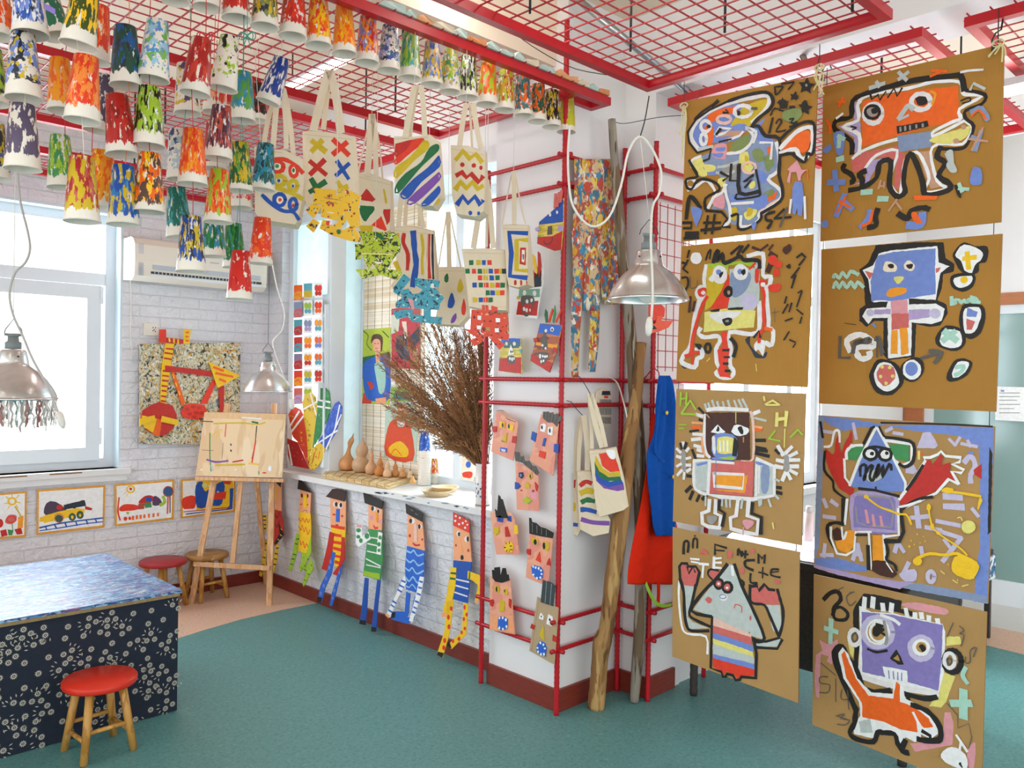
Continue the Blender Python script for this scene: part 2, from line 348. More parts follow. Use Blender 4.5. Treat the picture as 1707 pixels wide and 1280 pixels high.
# far right wall with glazed partition (wood framed)
wood=pm('b06a3c',.45,.2,12,.05,stretch=(1,1,6),name='orange_wood')
XG=6.3
mb=MB(); mb.box((XG,-2.6,2.14),(XG+.15,YR+.25,HC),wallm); mb.box((XG,-2.6,0),(XG+.15,-.8,2.14),wallm); mb.box((XG,2.3,0),(XG+.15,YR+.25,2.14),wallm); struct('wall_partition',mb)
dr=thing('door_1',(XG,.8,0),None,None); dr['kind']='structure'
mb=MB(); mb.box((XG-.02,-.8,2.06),(XG+.1,2.3,2.14),wood); mb.box((XG-.02,2.17,0),(XG+.1,2.3,2.06),wood); mb.build('door_frame',dr)
mb=MB(); frame(mb,.55,2.17,.002,2.06,.06,XG+.01,XG+.07,0,winm); mb.box((XG+.01,.61,.062),(XG+.07,2.11,.17),winm); mb.build('door_leaf',dr)
gg=pm('86a49e',.12,.06,3,spec=.6,name='green_glass'); mb=MB(); mb.box((XG+.03,.6,.17),(XG+.045,2.12,2.0),gg); mb.build('glass',dr)
mb=MB(); mb.box((XG+.2,-2.6,0),(XG+.35,2.3,.3),wallm); struct('wall_beyond_door',mb)
# skirting
mb=MB(); mb.box((XB-.02,YP1,.001),(XB-.001,YA-.001,.085),maroon); struct('baseboard_right',mb)
mb=MB(); mb.box((-3,YA-.02,.001),(XB-.021,YA-.001,.085),maroon); struct('baseboard_back',mb)
mb=MB(); mb.box((XP-.016,YP0-.016,.001),(XP-.001,YP1,.1),maroon); mb.box((XP-.001,YP0-.016,.001),(XR,YP0-.001,.1),maroon); struct('baseboard_pillar',mb)
mb=MB(); mb.box((XR-.016,YR-.016,.001),(XR-.001,YP0-.017,.1),maroon); mb.box((XR-.001,YR-.016,.001),(3.36,YR-.001,.1),maroon); struct('baseboard_recess',mb)
# ================================================================= eight painted cardboard sheets
CARD='b2813f'
def cardmat(col,ax='z'):
    mt,t,b=base('cardboard_'+col); b.inputs['Roughness'].default_value=.75; b.inputs['Specular IOR Level'].default_value=.2
    tc=N(t,'ShaderNodeTexCoord'); wv=N(t,'ShaderNodeTexWave'); wv.bands_direction='Y' ; wv.inputs['Scale'].default_value=55; wv.inputs['Distortion'].default_value=.6
    t.links.new(tc.outputs['Object'],wv.inputs[0]); no=N(t,'ShaderNodeTexNoise'); no.inputs['Scale'].default_value=5; no.inputs['Detail'].default_value=5
    t.links.new(tc.outputs['Object'],no.inputs['Vector']); c=lin(col)
    mx=N(t,'ShaderNodeMix',data_type='RGBA'); mx.inputs[6].default_value=tuple(x*.86 for x in c[:3])+(1,); mx.inputs[7].default_value=tuple(x*1.14 for x in c[:3])+(1,)
    t.links.new(no.outputs[0],mx.inputs[0]); t.links.new(mx.outputs[2],b.inputs['Base Color'])
    bm=N(t,'ShaderNodeBump'); bm.inputs['Strength'].default_value=.12; bm.inputs['Distance'].default_value=.002; t.links.new(wv.outputs[0],bm.inputs['Height']); t.links.new(bm.outputs[0],b.inputs['Normal'])
    return mt
cardA=cardmat('ac7c38'); cardB=cardmat('b08a56'); cardE=pm('8a6432',.8,.2,60,name='cardboard_edge')  # cardB: paler copy for the lower sheets, lighting difference put into the colour
def plane2(p,q):
    a=V((p[0],p[1],1)); d=V((q[0]-p[0],q[1]-p[1],0)); return a,d.cross(V((0,0,1))).normalized()
PL1=plane2((2.92,1.99),(2.97,1.44)); PL2=plane2((3.148,1.487),(3.10,.843))
ART={}
ART[1]=('''p a 290,590 430,600 560,500 600,400 650,480 780,520 795,640 780,740 715,800 800,870 790,950 700,1010 640,1040 660,1060 600,1110 500,1130 440,1120 390,1010 290,1010 330,900 400,840 340,750 210,770 150,690 210,620
p b 150,500 160,400 240,330 330,270 480,230 600,240 690,200 700,260 590,390 560,420 480,500 400,520 300,520 240,560 190,560
p b 600,400 700,330 650,400 680,460 780,520 650,520 600,470
q Y 470,330 540,250 690,200 720,240 640,350 560,400 500,380 430,400
q O 260,330 330,280 480,250 470,300 380,320 330,340 300,370
q O 240,400 300,400 310,440 290,540 250,520
q b 450,400 530,380 550,410 480,440
q T 340,440 500,430 540,440 440,490 330,480
q o 470,500 570,460 560,540 480,590 430,560
q b 470,460 380,490 340,480 440,470
q p 310,540 400,530 400,620 380,640 300,620
q b 330,560 390,555 385,580 330,585
q b 300,600 380,600 360,630 310,620
q o 590,580 660,570 680,640 620,660
q y 500,600 560,590 570,660 600,700 560,740 500,700
q Y 540,610 575,650 560,690 540,660
q o 680,640 730,600 750,680 700,730
q O 700,560 740,550 735,610 710,600
q b 640,720 700,760 680,820 620,780
q y 150,660 210,620 240,680 260,760 200,760 150,700
q b 230,700 300,720 330,760 280,750
q y 340,790 400,780 380,840 350,850
q y 240,680 320,690 310,730 250,730
q H 380,680 470,660 480,760 420,800 370,740
q b 430,910 560,900 520,960 440,950
q O 700,930 770,880 760,930 710,950
q o 680,890 740,860 750,900 690,920
q Y 430,1010 480,1000 470,1090 440,1080
q y 530,1040 620,1000 620,1050 560,1090
q Y 560,1000 600,990 590,1050 550,1060
q j 640,1020 790,930 790,960 660,1060
q b 600,940 700,900 700,980 640,1010 560,990
q p 300,940 380,900 390,1000 320,990
q a 420,840 480,830 480,900 420,890
q y 570,830 610,800 610,850 580,860
l W 26 200,570 150,500 150,430 220,330 340,260 500,210 600,190 700,175 715,230 660,310 590,370
l G 24 300,550 200,570
l W 20 410,600 500,590 570,540 600,470 560,420 545,415 620,440 600,520
l G 18 340,700 410,690 490,660
l G 16 330,740 410,755 460,730
o W 22 250,400 35,40
o W 22 235,495 22,40
o j 20 385,350 50,28
o W 24 525,290 62,42
o j 16 570,705 50,40
z W 16 320,460 350,410 440,420 390,450 330,470
z W 16 420,500 500,470 525,440
z W 16 650,520 740,520 730,640
l W 22 770,520 790,620 780,730 710,790 800,870 790,950 650,1040 650,1080 590,1130 510,1135 510,1060
z W 20 440,970 600,960
l W 20 390,830 400,900 430,1010 425,1100 380,1130
z W 20 270,1000 310,920 370,890 400,830
l W 18 150,700 150,650 215,620
o W 18 140,820 34,34
l W 18 120,870 170,850 250,800 300,840 330,900
z K 16 235,655 275,640 290,565 190,595 130,520 120,440 180,350 280,280 420,215
l K 22 420,215 560,170 690,150 740,190 735,260 640,340 590,400 640,400 690,470 790,490 795,640 790,760 815,860 800,950 660,1040
l K 16 660,1040 650,1090 560,1150 490,1150 490,1050 440,1060
l K 18 250,1010 250,930 350,870 330,820 250,790 190,800 150,860 115,850 110,790 190,770 150,690 130,650
z K 16 255,1020 370,1030 410,1080 370,1140 430,1140
l K 14 170,350 230,290 340,220
l K 22 300,250 340,215
l K 24 500,680 500,890 640,880
l K 14 620,720 650,880 630,915 480,935 480,900
z K 18 440,680 430,800 490,800 490,690
z K 16 360,740 420,770 380,800
z K 16 600,760 530,810 590,790 540,850
z K 20 330,460 360,420
l K 12 350,515 440,495
z K 14 380,300 420,300 400,280
e K 495,305 14,20 275,403 15,14
w k 16 590,270 625,270
* K 993,105 66,0.1 903,182 38,0.2 820,236 50,-0.1 985,266 58,0.15
e H 992,100 9,12
q K 915,145 925,175 935,200 905,200 880,190 895,170
q K 820,205 850,220 850,260 810,270 785,215
q K 985,210 1000,250 1005,310 975,290 955,240
l K 12 760,110 770,170 800,140 820,110 770,110
l K 12 810,90 880,80 900,80 860,130
l K 10 730,320 760,270 830,290 900,260
l K 12 870,260 905,260 905,320
l K 14 745,340 720,450
l K 12 770,380 790,350 810,370 770,440 840,430
l K 12 855,350 880,340 870,370 920,370 905,400 870,405
q o 830,290 940,270 960,320 900,370 820,350
l K 12 870,350 900,345 880,375 915,385 870,405
q O 800,580 850,520 920,450 1020,440 1010,560 960,600 900,560
l W 26 800,565 870,490 940,430 1030,410 1040,500 1030,570 980,640 940,620 910,570 800,600
l K 20 800,500 860,440 950,380 1030,370 1055,420 1050,560 1030,610 1000,600 980,665 920,630 880,600 800,615
p p 850,720 900,670 925,650 960,720 1000,720 960,750 950,800 930,800 920,740 880,740 870,820 850,810 870,730
l O 8 1000,715 1003,790
p b 890,860 910,805 960,810 975,900 960,1060 930,1060 925,1000 910,1055 890,1040
z W 14 880,940 870,1040
z W 14 980,920 985,1080
l K 24 110,1080 130,930 160,930 215,1000
q b 150,990 230,1020 200,1100 185,1140 160,1070
z K 18 85,1110 150,1110 145,1150 90,1150
z K 30 110,1195 195,1190
z K 18 95,1225 200,1220
w K 18 240,1110 360,1110 220,1165 360,1150 270,1060 250,1190 320,1050 300,1190
l K 18 760,1030 700,1050 700,1090 740,1100 710,1150
w K 14 830,1010 760,1080 760,1080 880,1068
w k 14 850,1000 800,1140
q b 590,1120 630,1110 610,1170''','grey, blue and yellow figure beside numbers 123')
ART[2]=('''q d 60,1000 110,950 130,970 80,1030 120,1070 110,1090 75,1070
q d 580,860 620,830 620,900 700,980 750,950 740,1000 660,1000 620,930
l W 34 255,520 215,560 180,700 150,900 90,990 80,1040 180,1075 200,1010 240,990 230,940 190,940
l W 30 225,770 210,810 260,840 360,830 380,870 350,930 355,1040 380,1090 350,1120 380,1150 460,1160 490,1110 460,1060 465,930 455,800 620,815 690,770 690,560
l W 30 600,200 720,180 720,350 780,360 770,430 745,470 765,700 760,760 800,790 790,900 740,880
l W 26 270,270 255,380 265,480
o W 24 235,490 40,50
q W 650,900 690,860 740,880 720,990 690,940 660,950
p Y 280,260 440,260 450,340 390,480 310,600 260,630 270,480
p l 280,260 650,230 640,290 560,260 450,270 440,300 300,290
p G 455,300 670,290 690,560 640,640 440,620 460,480
q a 470,330 620,330 600,450 520,520 470,500
q L 560,500 670,520 650,620 560,600
p y 260,640 440,610 660,630 650,760 250,800
p R 440,310 460,440 455,540 440,610 300,615 380,500 420,400
e W 380,345 60,75 545,325 60,65
q W 290,380 340,330 330,400
e b 370,325 22,22 540,320 22,22
q K 375,340 405,320 400,350 380,375
q K 545,320 575,300 585,325 565,350
q K 410,470 440,435 480,450 475,510 440,525 412,505
e T 450,485 12,16
p K 300,630 380,612 378,635 310,640
p K 440,610 565,600 560,622 445,625
q W 300,650 540,635 520,670 440,720 360,720
q K 400,700 470,685 475,730 430,750
e H 438,712 16,10
q G 640,240 690,250 690,560 670,520 660,300
q R 660,310 690,300 685,400 660,400
l R 16 615,300 660,255
q R 210,460 270,450 265,510 215,515
e W 250,488 18,16
l R 24 280,520 250,570 210,680 170,830 150,960 110,990
l R 22 160,960 215,960
l R 22 160,970 165,1050
q R 690,390 750,390 740,430 700,440
e W 723,425 20,20
l R 24 715,450 730,510 725,640 735,770 700,800 690,880
l O 24 740,770 790,780
z K 16 650,840 690,790 700,840
p R 395,800 440,795 435,920 460,930 430,1100 470,1160 380,1150 360,1100 380,1060 360,940 400,910
w K 16 405,942 450,942 415,997 455,997 410,1048 445,1048 425,1105 460,1105
l K 26 330,250 345,180 370,160 360,240 400,180 410,250 460,240 540,200 570,230 640,230 690,240 695,290
l K 12 270,230 290,170 310,150 300,220
w K 18 470,180 540,120 520,190 560,120 560,170 610,110
w n 16 640,130 690,150 700,155 760,110 770,150 800,110
e W 195,215 45,48
w K 14 140,155 125,210 85,250 120,260 130,230 90,300 90,300 130,330
l K 16 85,370 125,370 130,430 105,470
w n 18 150,520 140,640 185,560 170,630
q K 185,890 240,900 220,940
o K 20 287,925 22,34
l K 26 470,850 510,910 490,990
z n 34 780,180 820,200 790,250 760,320
e R 800,230 36,40 845,265 30,30 830,330 24,36
q R 770,430 860,420 850,470 780,480
q n 875,150 930,105 950,140 910,185
q K 905,280 940,260 935,300
w K 14 990,210 1030,180 1030,180 1060,210 1050,220 1010,270 1010,290 950,370 980,350 950,450
w K 12 1000,490 1030,470 1030,480 990,600 990,620 1040,660 1030,680 1015,730
w K 12 910,520 895,570 920,580 880,650 950,570 930,640 900,710 955,690
w K 10 930,795 890,860 935,860 980,880 980,890 960,920
l k 5 150,360 150,450 200,440 205,390
w k 4 790,650 855,635 815,610 820,720
w y 5 280,1030 305,1005 668,1050 675,1110''','square yellow and grey face with long red arms')
ART[3]=('''w G 16 320,205 310,160 350,200 335,150 385,190 365,130 420,190 405,140 460,185 450,140 505,185 490,130 560,185 540,130 600,180 575,125 640,185 605,120 670,235 740,215 670,260 790,290
w W 24 690,235 740,215 240,240 290,255 215,395 290,400 205,440 290,430 225,485 280,500 250,520 285,530 250,565 300,570
w K 16 260,190 300,230 190,375 260,365 265,280 290,290
w K 22 210,520 235,590 705,445 785,445 705,500 790,515 705,545 815,570 710,520 800,530 160,850 200,810 190,910 215,850 245,925 265,880 290,910 320,880 865,815 910,820 860,850 915,865 170,725 210,730
w O 22 210,340 270,345 700,360 755,360
w f 16 210,305 290,310 700,335 760,345
p n 310,225 660,225 670,600 360,600 310,540
l W 28 330,205 420,195 650,205
l f 18 290,420 295,530 350,580
l W 18 310,240 305,430 320,540 350,580
l j 18 670,220 690,300 690,590 600,610
p x 355,380 410,320 475,380 440,395
q x 525,360 560,320 650,350 650,390 590,410 530,390
q K 400,370 415,330 425,370
q K 570,350 600,335 615,390 595,395
w C 10 615,420 615,460
w y 6 555,225 555,310
q b 370,430 400,395 500,390 560,430 570,540 540,580 380,570
q W 365,430 390,420 395,540 375,540
q y 410,440 450,415 540,430 550,530 500,550 415,540
w x 10 430,450 432,530 460,450 460,530 490,450 490,530
q K 540,420 575,480 560,570 530,580
q b 370,580 550,570 540,600 400,605
q l 420,580 540,575 520,600
z K 10 370,605 540,610
p G 225,610 345,600 340,850 260,840 215,760
p b 240,630 330,610 330,630 250,650
p s 345,610 700,610 690,890 340,860
p G 705,600 860,640 860,880 700,910
q b 710,610 830,640 740,640
q a 760,660 820,650 810,840 760,850
w W 14 740,650 735,860 720,640 715,880
l W 22 225,605 225,780 250,840 320,870
z W 24 225,605 350,600 335,870 430,890 690,910 860,880 860,650 720,590
z W 16 350,610 540,625
p A 395,710 615,720 600,815 400,800
p A 400,830 600,840 620,720 650,720 630,860 400,840
z W 22 385,705 620,715 610,825 385,805 385,705
q H 115,545 160,540 165,690 130,690
w W 20 140,510 140,460 165,530 185,505 120,540 90,510 120,580 90,570 125,630 90,650 130,680 95,720 165,590 200,580 165,640 200,640 170,690 200,670 150,700 145,750
w K 20 120,470 130,510 165,465 150,510
q H 935,560 980,560 980,690 940,690
w W 26 890,490 930,560 950,545 1000,495 980,570 1040,540 985,600 1060,600 880,600 930,610 870,650 925,660 950,700 925,760 965,700 990,750 985,680 1040,710 990,650 1050,650
w K 22 870,520 900,550
w y 8 945,355 940,500
l b 5 400,600 398,870
w G 16 320,890 318,960 450,910 448,960 480,910 485,970 512,915 512,970 740,910 745,960 760,905 755,950 815,910 835,965 610,910 600,980 870,880 895,905 870,750 900,765
z W 28 350,915 345,1000 290,1020 295,1100 340,1125 430,1135 440,1040 395,1020 400,915
z K 24 430,920 425,990 470,1020 450,1120
q H 335,1040 410,1045 400,1080 370,1110 340,1090
z W 28 575,920 560,1040 515,1055 520,1140 620,1170 725,1185 735,1070 650,1040 660,920
z K 24 690,940 685,1020 760,1050 755,1180
q p 620,1070 690,1080 700,1110 650,1145 615,1110
w p 10 620,1130 615,1190
w l 14 125,70 120,170 170,70 165,160 120,120 170,110 200,130 240,200 200,130 130,230 130,235 240,240
w y 12 780,100 785,130 790,160 850,130 850,130 905,165 800,165 900,165
w y 22 885,230 880,330 960,220 950,330 880,280 960,270
w l 12 870,370 820,430 820,430 910,450 990,420 1050,360 1050,360 1085,400
w l 8 110,320 170,320 110,350 150,350
w y 10 850,1095 858,1140
z T 8 330,240 350,265''','brown square head, white spikes and red body')
ART[4]=('''l x 14 95,390 90,500 110,700 150,760 280,780 290,900
p s 100,280 190,280 230,320 210,430 120,420
p G 120,420 195,430 175,600 150,640 190,680 300,720 150,730 125,600
p G 700,560 800,560 810,700 790,760 750,740
p G 620,820 800,790 800,850 640,850
p s 595,420 780,450 790,560 600,545
z K 18 100,370 95,290 110,268 150,270 160,290 210,290 235,330 215,420
z K 14 150,290 160,340 190,290 205,330
l K 20 100,380 125,470 130,600 145,700 180,740 300,740
l K 18 210,420 180,560 165,630 220,670 310,710
l K 18 590,420 590,520 620,550 690,560 730,640 790,780
l K 18 780,450 800,520 820,600 815,700 790,780
z K 16 630,855 780,865 815,800 790,790 700,815 600,800
z K 18 590,430 640,425 650,460 690,415 720,450 760,455
q s 300,350 330,310 380,330 370,380 320,375
l K 12 370,320 310,310 295,345 325,380
q s 495,370 530,390 540,440 510,410
l K 14 500,370 545,400 535,440
p G 430,275 490,280 560,500 690,800 640,790 500,730 330,640 190,590
l K 20 430,275 350,380 260,470 180,600 320,640
l K 20 480,275 530,420 600,570 690,790 620,810 580,760
w x 16 465,290 470,350
o K 22 370,410 26,30 432,435 30,32
e s 370,410 20,22 430,435 22,24
e x 370,410 9,9 430,438 9,9
e W 405,505 30,24
o a 6 400,500 22,14
q s 275,520 300,500 325,525 305,550
l s 7 480,580 490,555 530,570 530,610
e s 593,650 6,20
p j 325,640 500,720 600,760 600,790 330,700
p s 325,700 600,785 605,840 330,750
p b 330,750 610,840 615,890 330,790
p y 330,790 610,885 615,930 330,830
p G 330,830 620,925 620,985 330,910
p b 330,900 620,970 620,1010 330,930
p R 330,930 620,1010 625,1050 560,1060 500,1080 490,1050 420,1020 400,1060 380,1020 330,990
z K 18 325,640 315,1000 390,1025 400,1060 420,1060 430,1040 470,1050 490,1085 520,1080 530,1060 630,1070 635,900 615,790
l K 16 125,200 130,120 160,120 155,190
l K 12 190,160 195,100 220,100 220,160
e K 205,75 6,6
z K 12 345,205 345,135 425,160
z K 8 345,175 410,180
l K 14 505,210 510,165 535,220 535,185
l K 12 530,200 575,205
z K 12 560,180 555,230
l K 16 620,245 560,250 560,290 610,315
z K 14 650,265 650,200 675,235 695,205 690,265
l K 14 595,340 595,400 640,405
l K 10 650,330 680,335 715,350
z K 10 680,295 678,370
l K 12 790,310 745,310 740,350 800,365
l K 8 740,330 790,325
z x 12 175,235 235,240
z x 12 180,255 235,265
z x 16 235,270 300,275
z x 14 265,275 258,365
z x 16 340,225 338,300
w x 12 340,235 390,230 340,262 390,262 340,295 390,300
p s 240,195 270,160 300,205
p s 435,180 468,180 465,230 435,230
e s 608,182 16,16 782,395 22,16 535,320 16,24
w O 4 232,200 300,205''','white triangle headed figure with raised red hands and striped skirt')
ART[5]=('''p v 260,380 290,370 300,560 290,700 250,690 260,600 160,530 260,490
p v 330,750 480,720 460,760 400,780 350,880 250,900 330,860
l x 20 300,370 280,400 285,490 190,530 290,580 290,700
p O 310,370 560,310 910,275 920,500 740,530 530,590 310,660
l x 18 290,370 360,330 600,290 760,250 920,250 940,310 960,330 1060,340 920,420 930,480 880,500 760,560 760,590 940,500
p s 240,740 330,690 530,650 560,700 560,740 400,720 330,790 250,820
p s 525,700 580,695 570,800 545,880 560,920 510,920 515,820
p T 665,690 745,680 740,780 770,850 820,900 740,920 700,830
l x 18 250,730 300,690 420,640 530,610
l x 16 330,790 400,710 530,680 490,830 490,900 540,960 560,880 580,740 650,690 700,760 730,860 700,940 840,920 780,870 740,690 800,640 940,640 1000,540 950,490
p a 530,590 740,560 745,660 540,690
q y 750,600 940,540 990,530 960,600 860,640 750,630
e T 945,535 16,16 900,620 20,16
l K 28 245,700 240,620 140,550 150,490 240,470 250,370 340,320 480,280 640,240 860,215 930,215 950,300
l K 18 950,300 1080,330 1060,390 960,430 960,480 1010,530 970,640 920,670 800,670
l K 28 800,660 780,720 830,760 790,840 860,890 850,930 740,960 700,950 690,880 650,760 610,700 580,780 570,880 580,940 530,970 480,900 490,750 420,760 400,850 320,910 230,930
z K 12 360,320 370,360 410,330 420,365 460,310 470,350 510,290 530,340 560,290
l K 26 200,770 190,800 240,830 260,870 240,880
l K 30 330,810 290,830 310,860 310,900
o W 26 380,450 55,60 680,375 60,50
o K 16 375,440 45,40
e H 375,440 34,30
q K 370,420 410,415 405,445 375,450
q K 650,350 710,345 715,385 680,400 655,385
l G 26 540,480 575,430 600,400 630,420
l G 14 540,490 600,460
l A 14 740,310 770,330 750,390
p K 525,530 720,495 730,530 530,575
w H 10 550,535 552,560 580,530 582,555 610,525 612,550 650,520 652,540 690,515 692,532
l K 8 930,370 980,350 990,370 940,385
l K 8 240,530 275,540 250,550
w G 20 540,190 590,240 600,190 540,235 360,290 450,260 400,250 420,280 840,700 860,740
w O 16 740,215 800,190 750,180 840,185 160,375 205,375 190,350 165,405
l W 12 930,190 990,180 1070,175
z G 16 990,300 1010,260 1080,295
w x 14 150,480 190,450
l O 16 90,490 110,530 110,570
q b 60,680 110,640 120,670 90,700
q b 130,580 200,570 190,700 150,700
w t 24 170,590 165,660 160,590 200,610
w t 30 155,740 190,730 310,945 370,940 415,985 470,985
w b 30 140,810 150,930 100,880 200,880 200,960 150,1090 180,990 250,1050
w O 14 210,970 155,1070 170,1000 240,1040 960,970 960,970
e b 78,1142 24,24
l b 30 300,1160 350,1110 360,1060
l O 16 310,1155 360,1130 380,1060
l K 28 410,1050 395,1100 400,1150 350,1165
l K 28 540,1080 600,1110 620,1060 690,1040 730,1050
l b 40 600,1150 680,1150 690,1080
q O 620,1080 650,1070 690,1140 640,1130
p O 635,965 785,965 780,990 640,995
w T 12 430,870 415,920 450,880 450,915 480,1060 530,990 520,1000 560,1050 425,905 450,905
l a 28 1000,440 1060,420 1100,490
l O 12 1000,465 1045,430 1090,485
w a 26 1020,680 1060,560 1000,600 1030,610
w T 12 980,610 1100,625 1070,540 1000,680
q b 990,890 1010,790 1060,800 1060,890
q G 840,690 880,680 890,760 910,810 870,820 840,780 855,740
q K 890,900 920,910 935,980 910,960
w t 20 920,890 940,940 920,920 980,925
z K 4 425,790 420,820''','orange rectangular face on legs with one white ringed eye raised')
ART[6]=('''p K 420,115 680,95 870,95 885,200 945,240 940,290 870,310 860,400 830,480 890,510 900,570 850,650 780,660 690,640 680,860 500,880 470,840 470,620 410,620 360,660 310,620 310,540 350,510 340,400 345,370 310,280 370,230
p x 440,170 520,150 830,120 840,230 910,255 850,300 820,480 640,470 640,510 820,505 880,540 860,620 790,640 660,630 655,850 500,870 500,600 400,600 370,640 330,590 360,535 490,530 500,490 400,495 380,420 370,340 330,280 400,250
p b 430,185 540,160 820,135 815,280 820,440 640,470 540,490 440,480 390,490 385,360
p s 345,285 405,300 380,345
p s 820,270 855,260 840,290 820,300
q E 475,240 500,220 560,250 550,290 475,290
q E 610,240 640,215 680,250 660,285 615,275
q K 500,245 535,240 540,265 510,265
q K 625,245 665,240 660,270 635,270
q y 540,330 605,325 590,360 560,370
q A 490,430 530,400 620,400 610,440 510,460
p p 520,485 630,475 635,570 525,570
p s 525,570 640,570 640,665 525,680
p v 410,545 520,540 520,575 410,575
p v 640,545 780,540 780,595 640,615
e L 385,565 26,24 815,570 40,32
p A 525,685 565,680 565,840 520,840
p A 580,665 630,665 640,835 590,850
q K 950,150 1010,95 1080,120 1165,125 1160,220 1110,240 1100,300 1000,300 935,190
q x 950,180 1010,110 1120,150 1130,200 1080,250 1060,300 1010,280 990,220
w M 26 1030,165 1040,270 1005,205 1085,195
q K 925,320 1000,300 1080,310 1070,390 1000,425 925,390
q x 945,335 1060,320 1050,375 990,400 950,380
e M 1010,345 26,24
w t 22 925,460 930,510
l t 18 930,505 955,500 945,480 975,480 990,500 1010,480 1030,500 1040,475 1075,500 1115,495
q t 1050,450 1090,460 1110,490 1060,500
q K 990,540 1020,505 1130,515 1150,600 1120,700 1050,740 1000,700 975,620
q x 1015,540 1110,530 1120,600 1080,690 1020,700 1005,620
p b 1030,530 1100,560 1090,595 1025,590
p s 1025,605 1085,625 1060,680 1025,680
q K 820,730 890,650 1000,680 1020,760 960,820 840,790
q x 850,740 880,680 980,690 990,780 920,800 860,780
w t 34 880,690 960,750 950,690 870,750
q K 890,1000 940,890 1010,870 1065,900 1030,980 940,1025
q x 930,970 970,895 1040,895 1020,960 950,1000
l t 24 955,930 1010,920 990,960 950,980
q K 385,960 430,880 520,885 590,940 605,1030 530,1110 430,1100 380,1010
q x 410,970 450,900 520,905 570,980 570,1050 500,1090 430,1050
q s 430,960 470,910 540,930 550,1000 490,1055 440,1020
e y 463,925 12,12 515,930 12,12 455,990 12,12 535,988 12,12 490,1035 12,12
q K 590,920 660,865 730,880 740,960 680,1025 600,1000
e x 663,945 62,68
e b 660,940 42,48
l t 20 140,330 150,310 180,335 200,295 230,330 255,290 305,310
l t 20 140,400 155,360 180,400 200,360 230,400 255,360 285,400 300,360 340,395
z k 18 185,725 180,865 250,865
l W 34 250,820 230,750 320,710 400,760 400,790 290,800 320,870 380,860 380,830
l k 28 270,830 290,760 370,760 380,740 290,770
z k 14 430,860 430,740 460,850
l k 22 420,750 440,730 470,830
z k 20 725,870 850,830
l k 22 780,820 860,830 815,900
w b 14 405,640 420,660
w K 3 215,635 290,645''','blue square face with a cross shaped body above two round wheels')
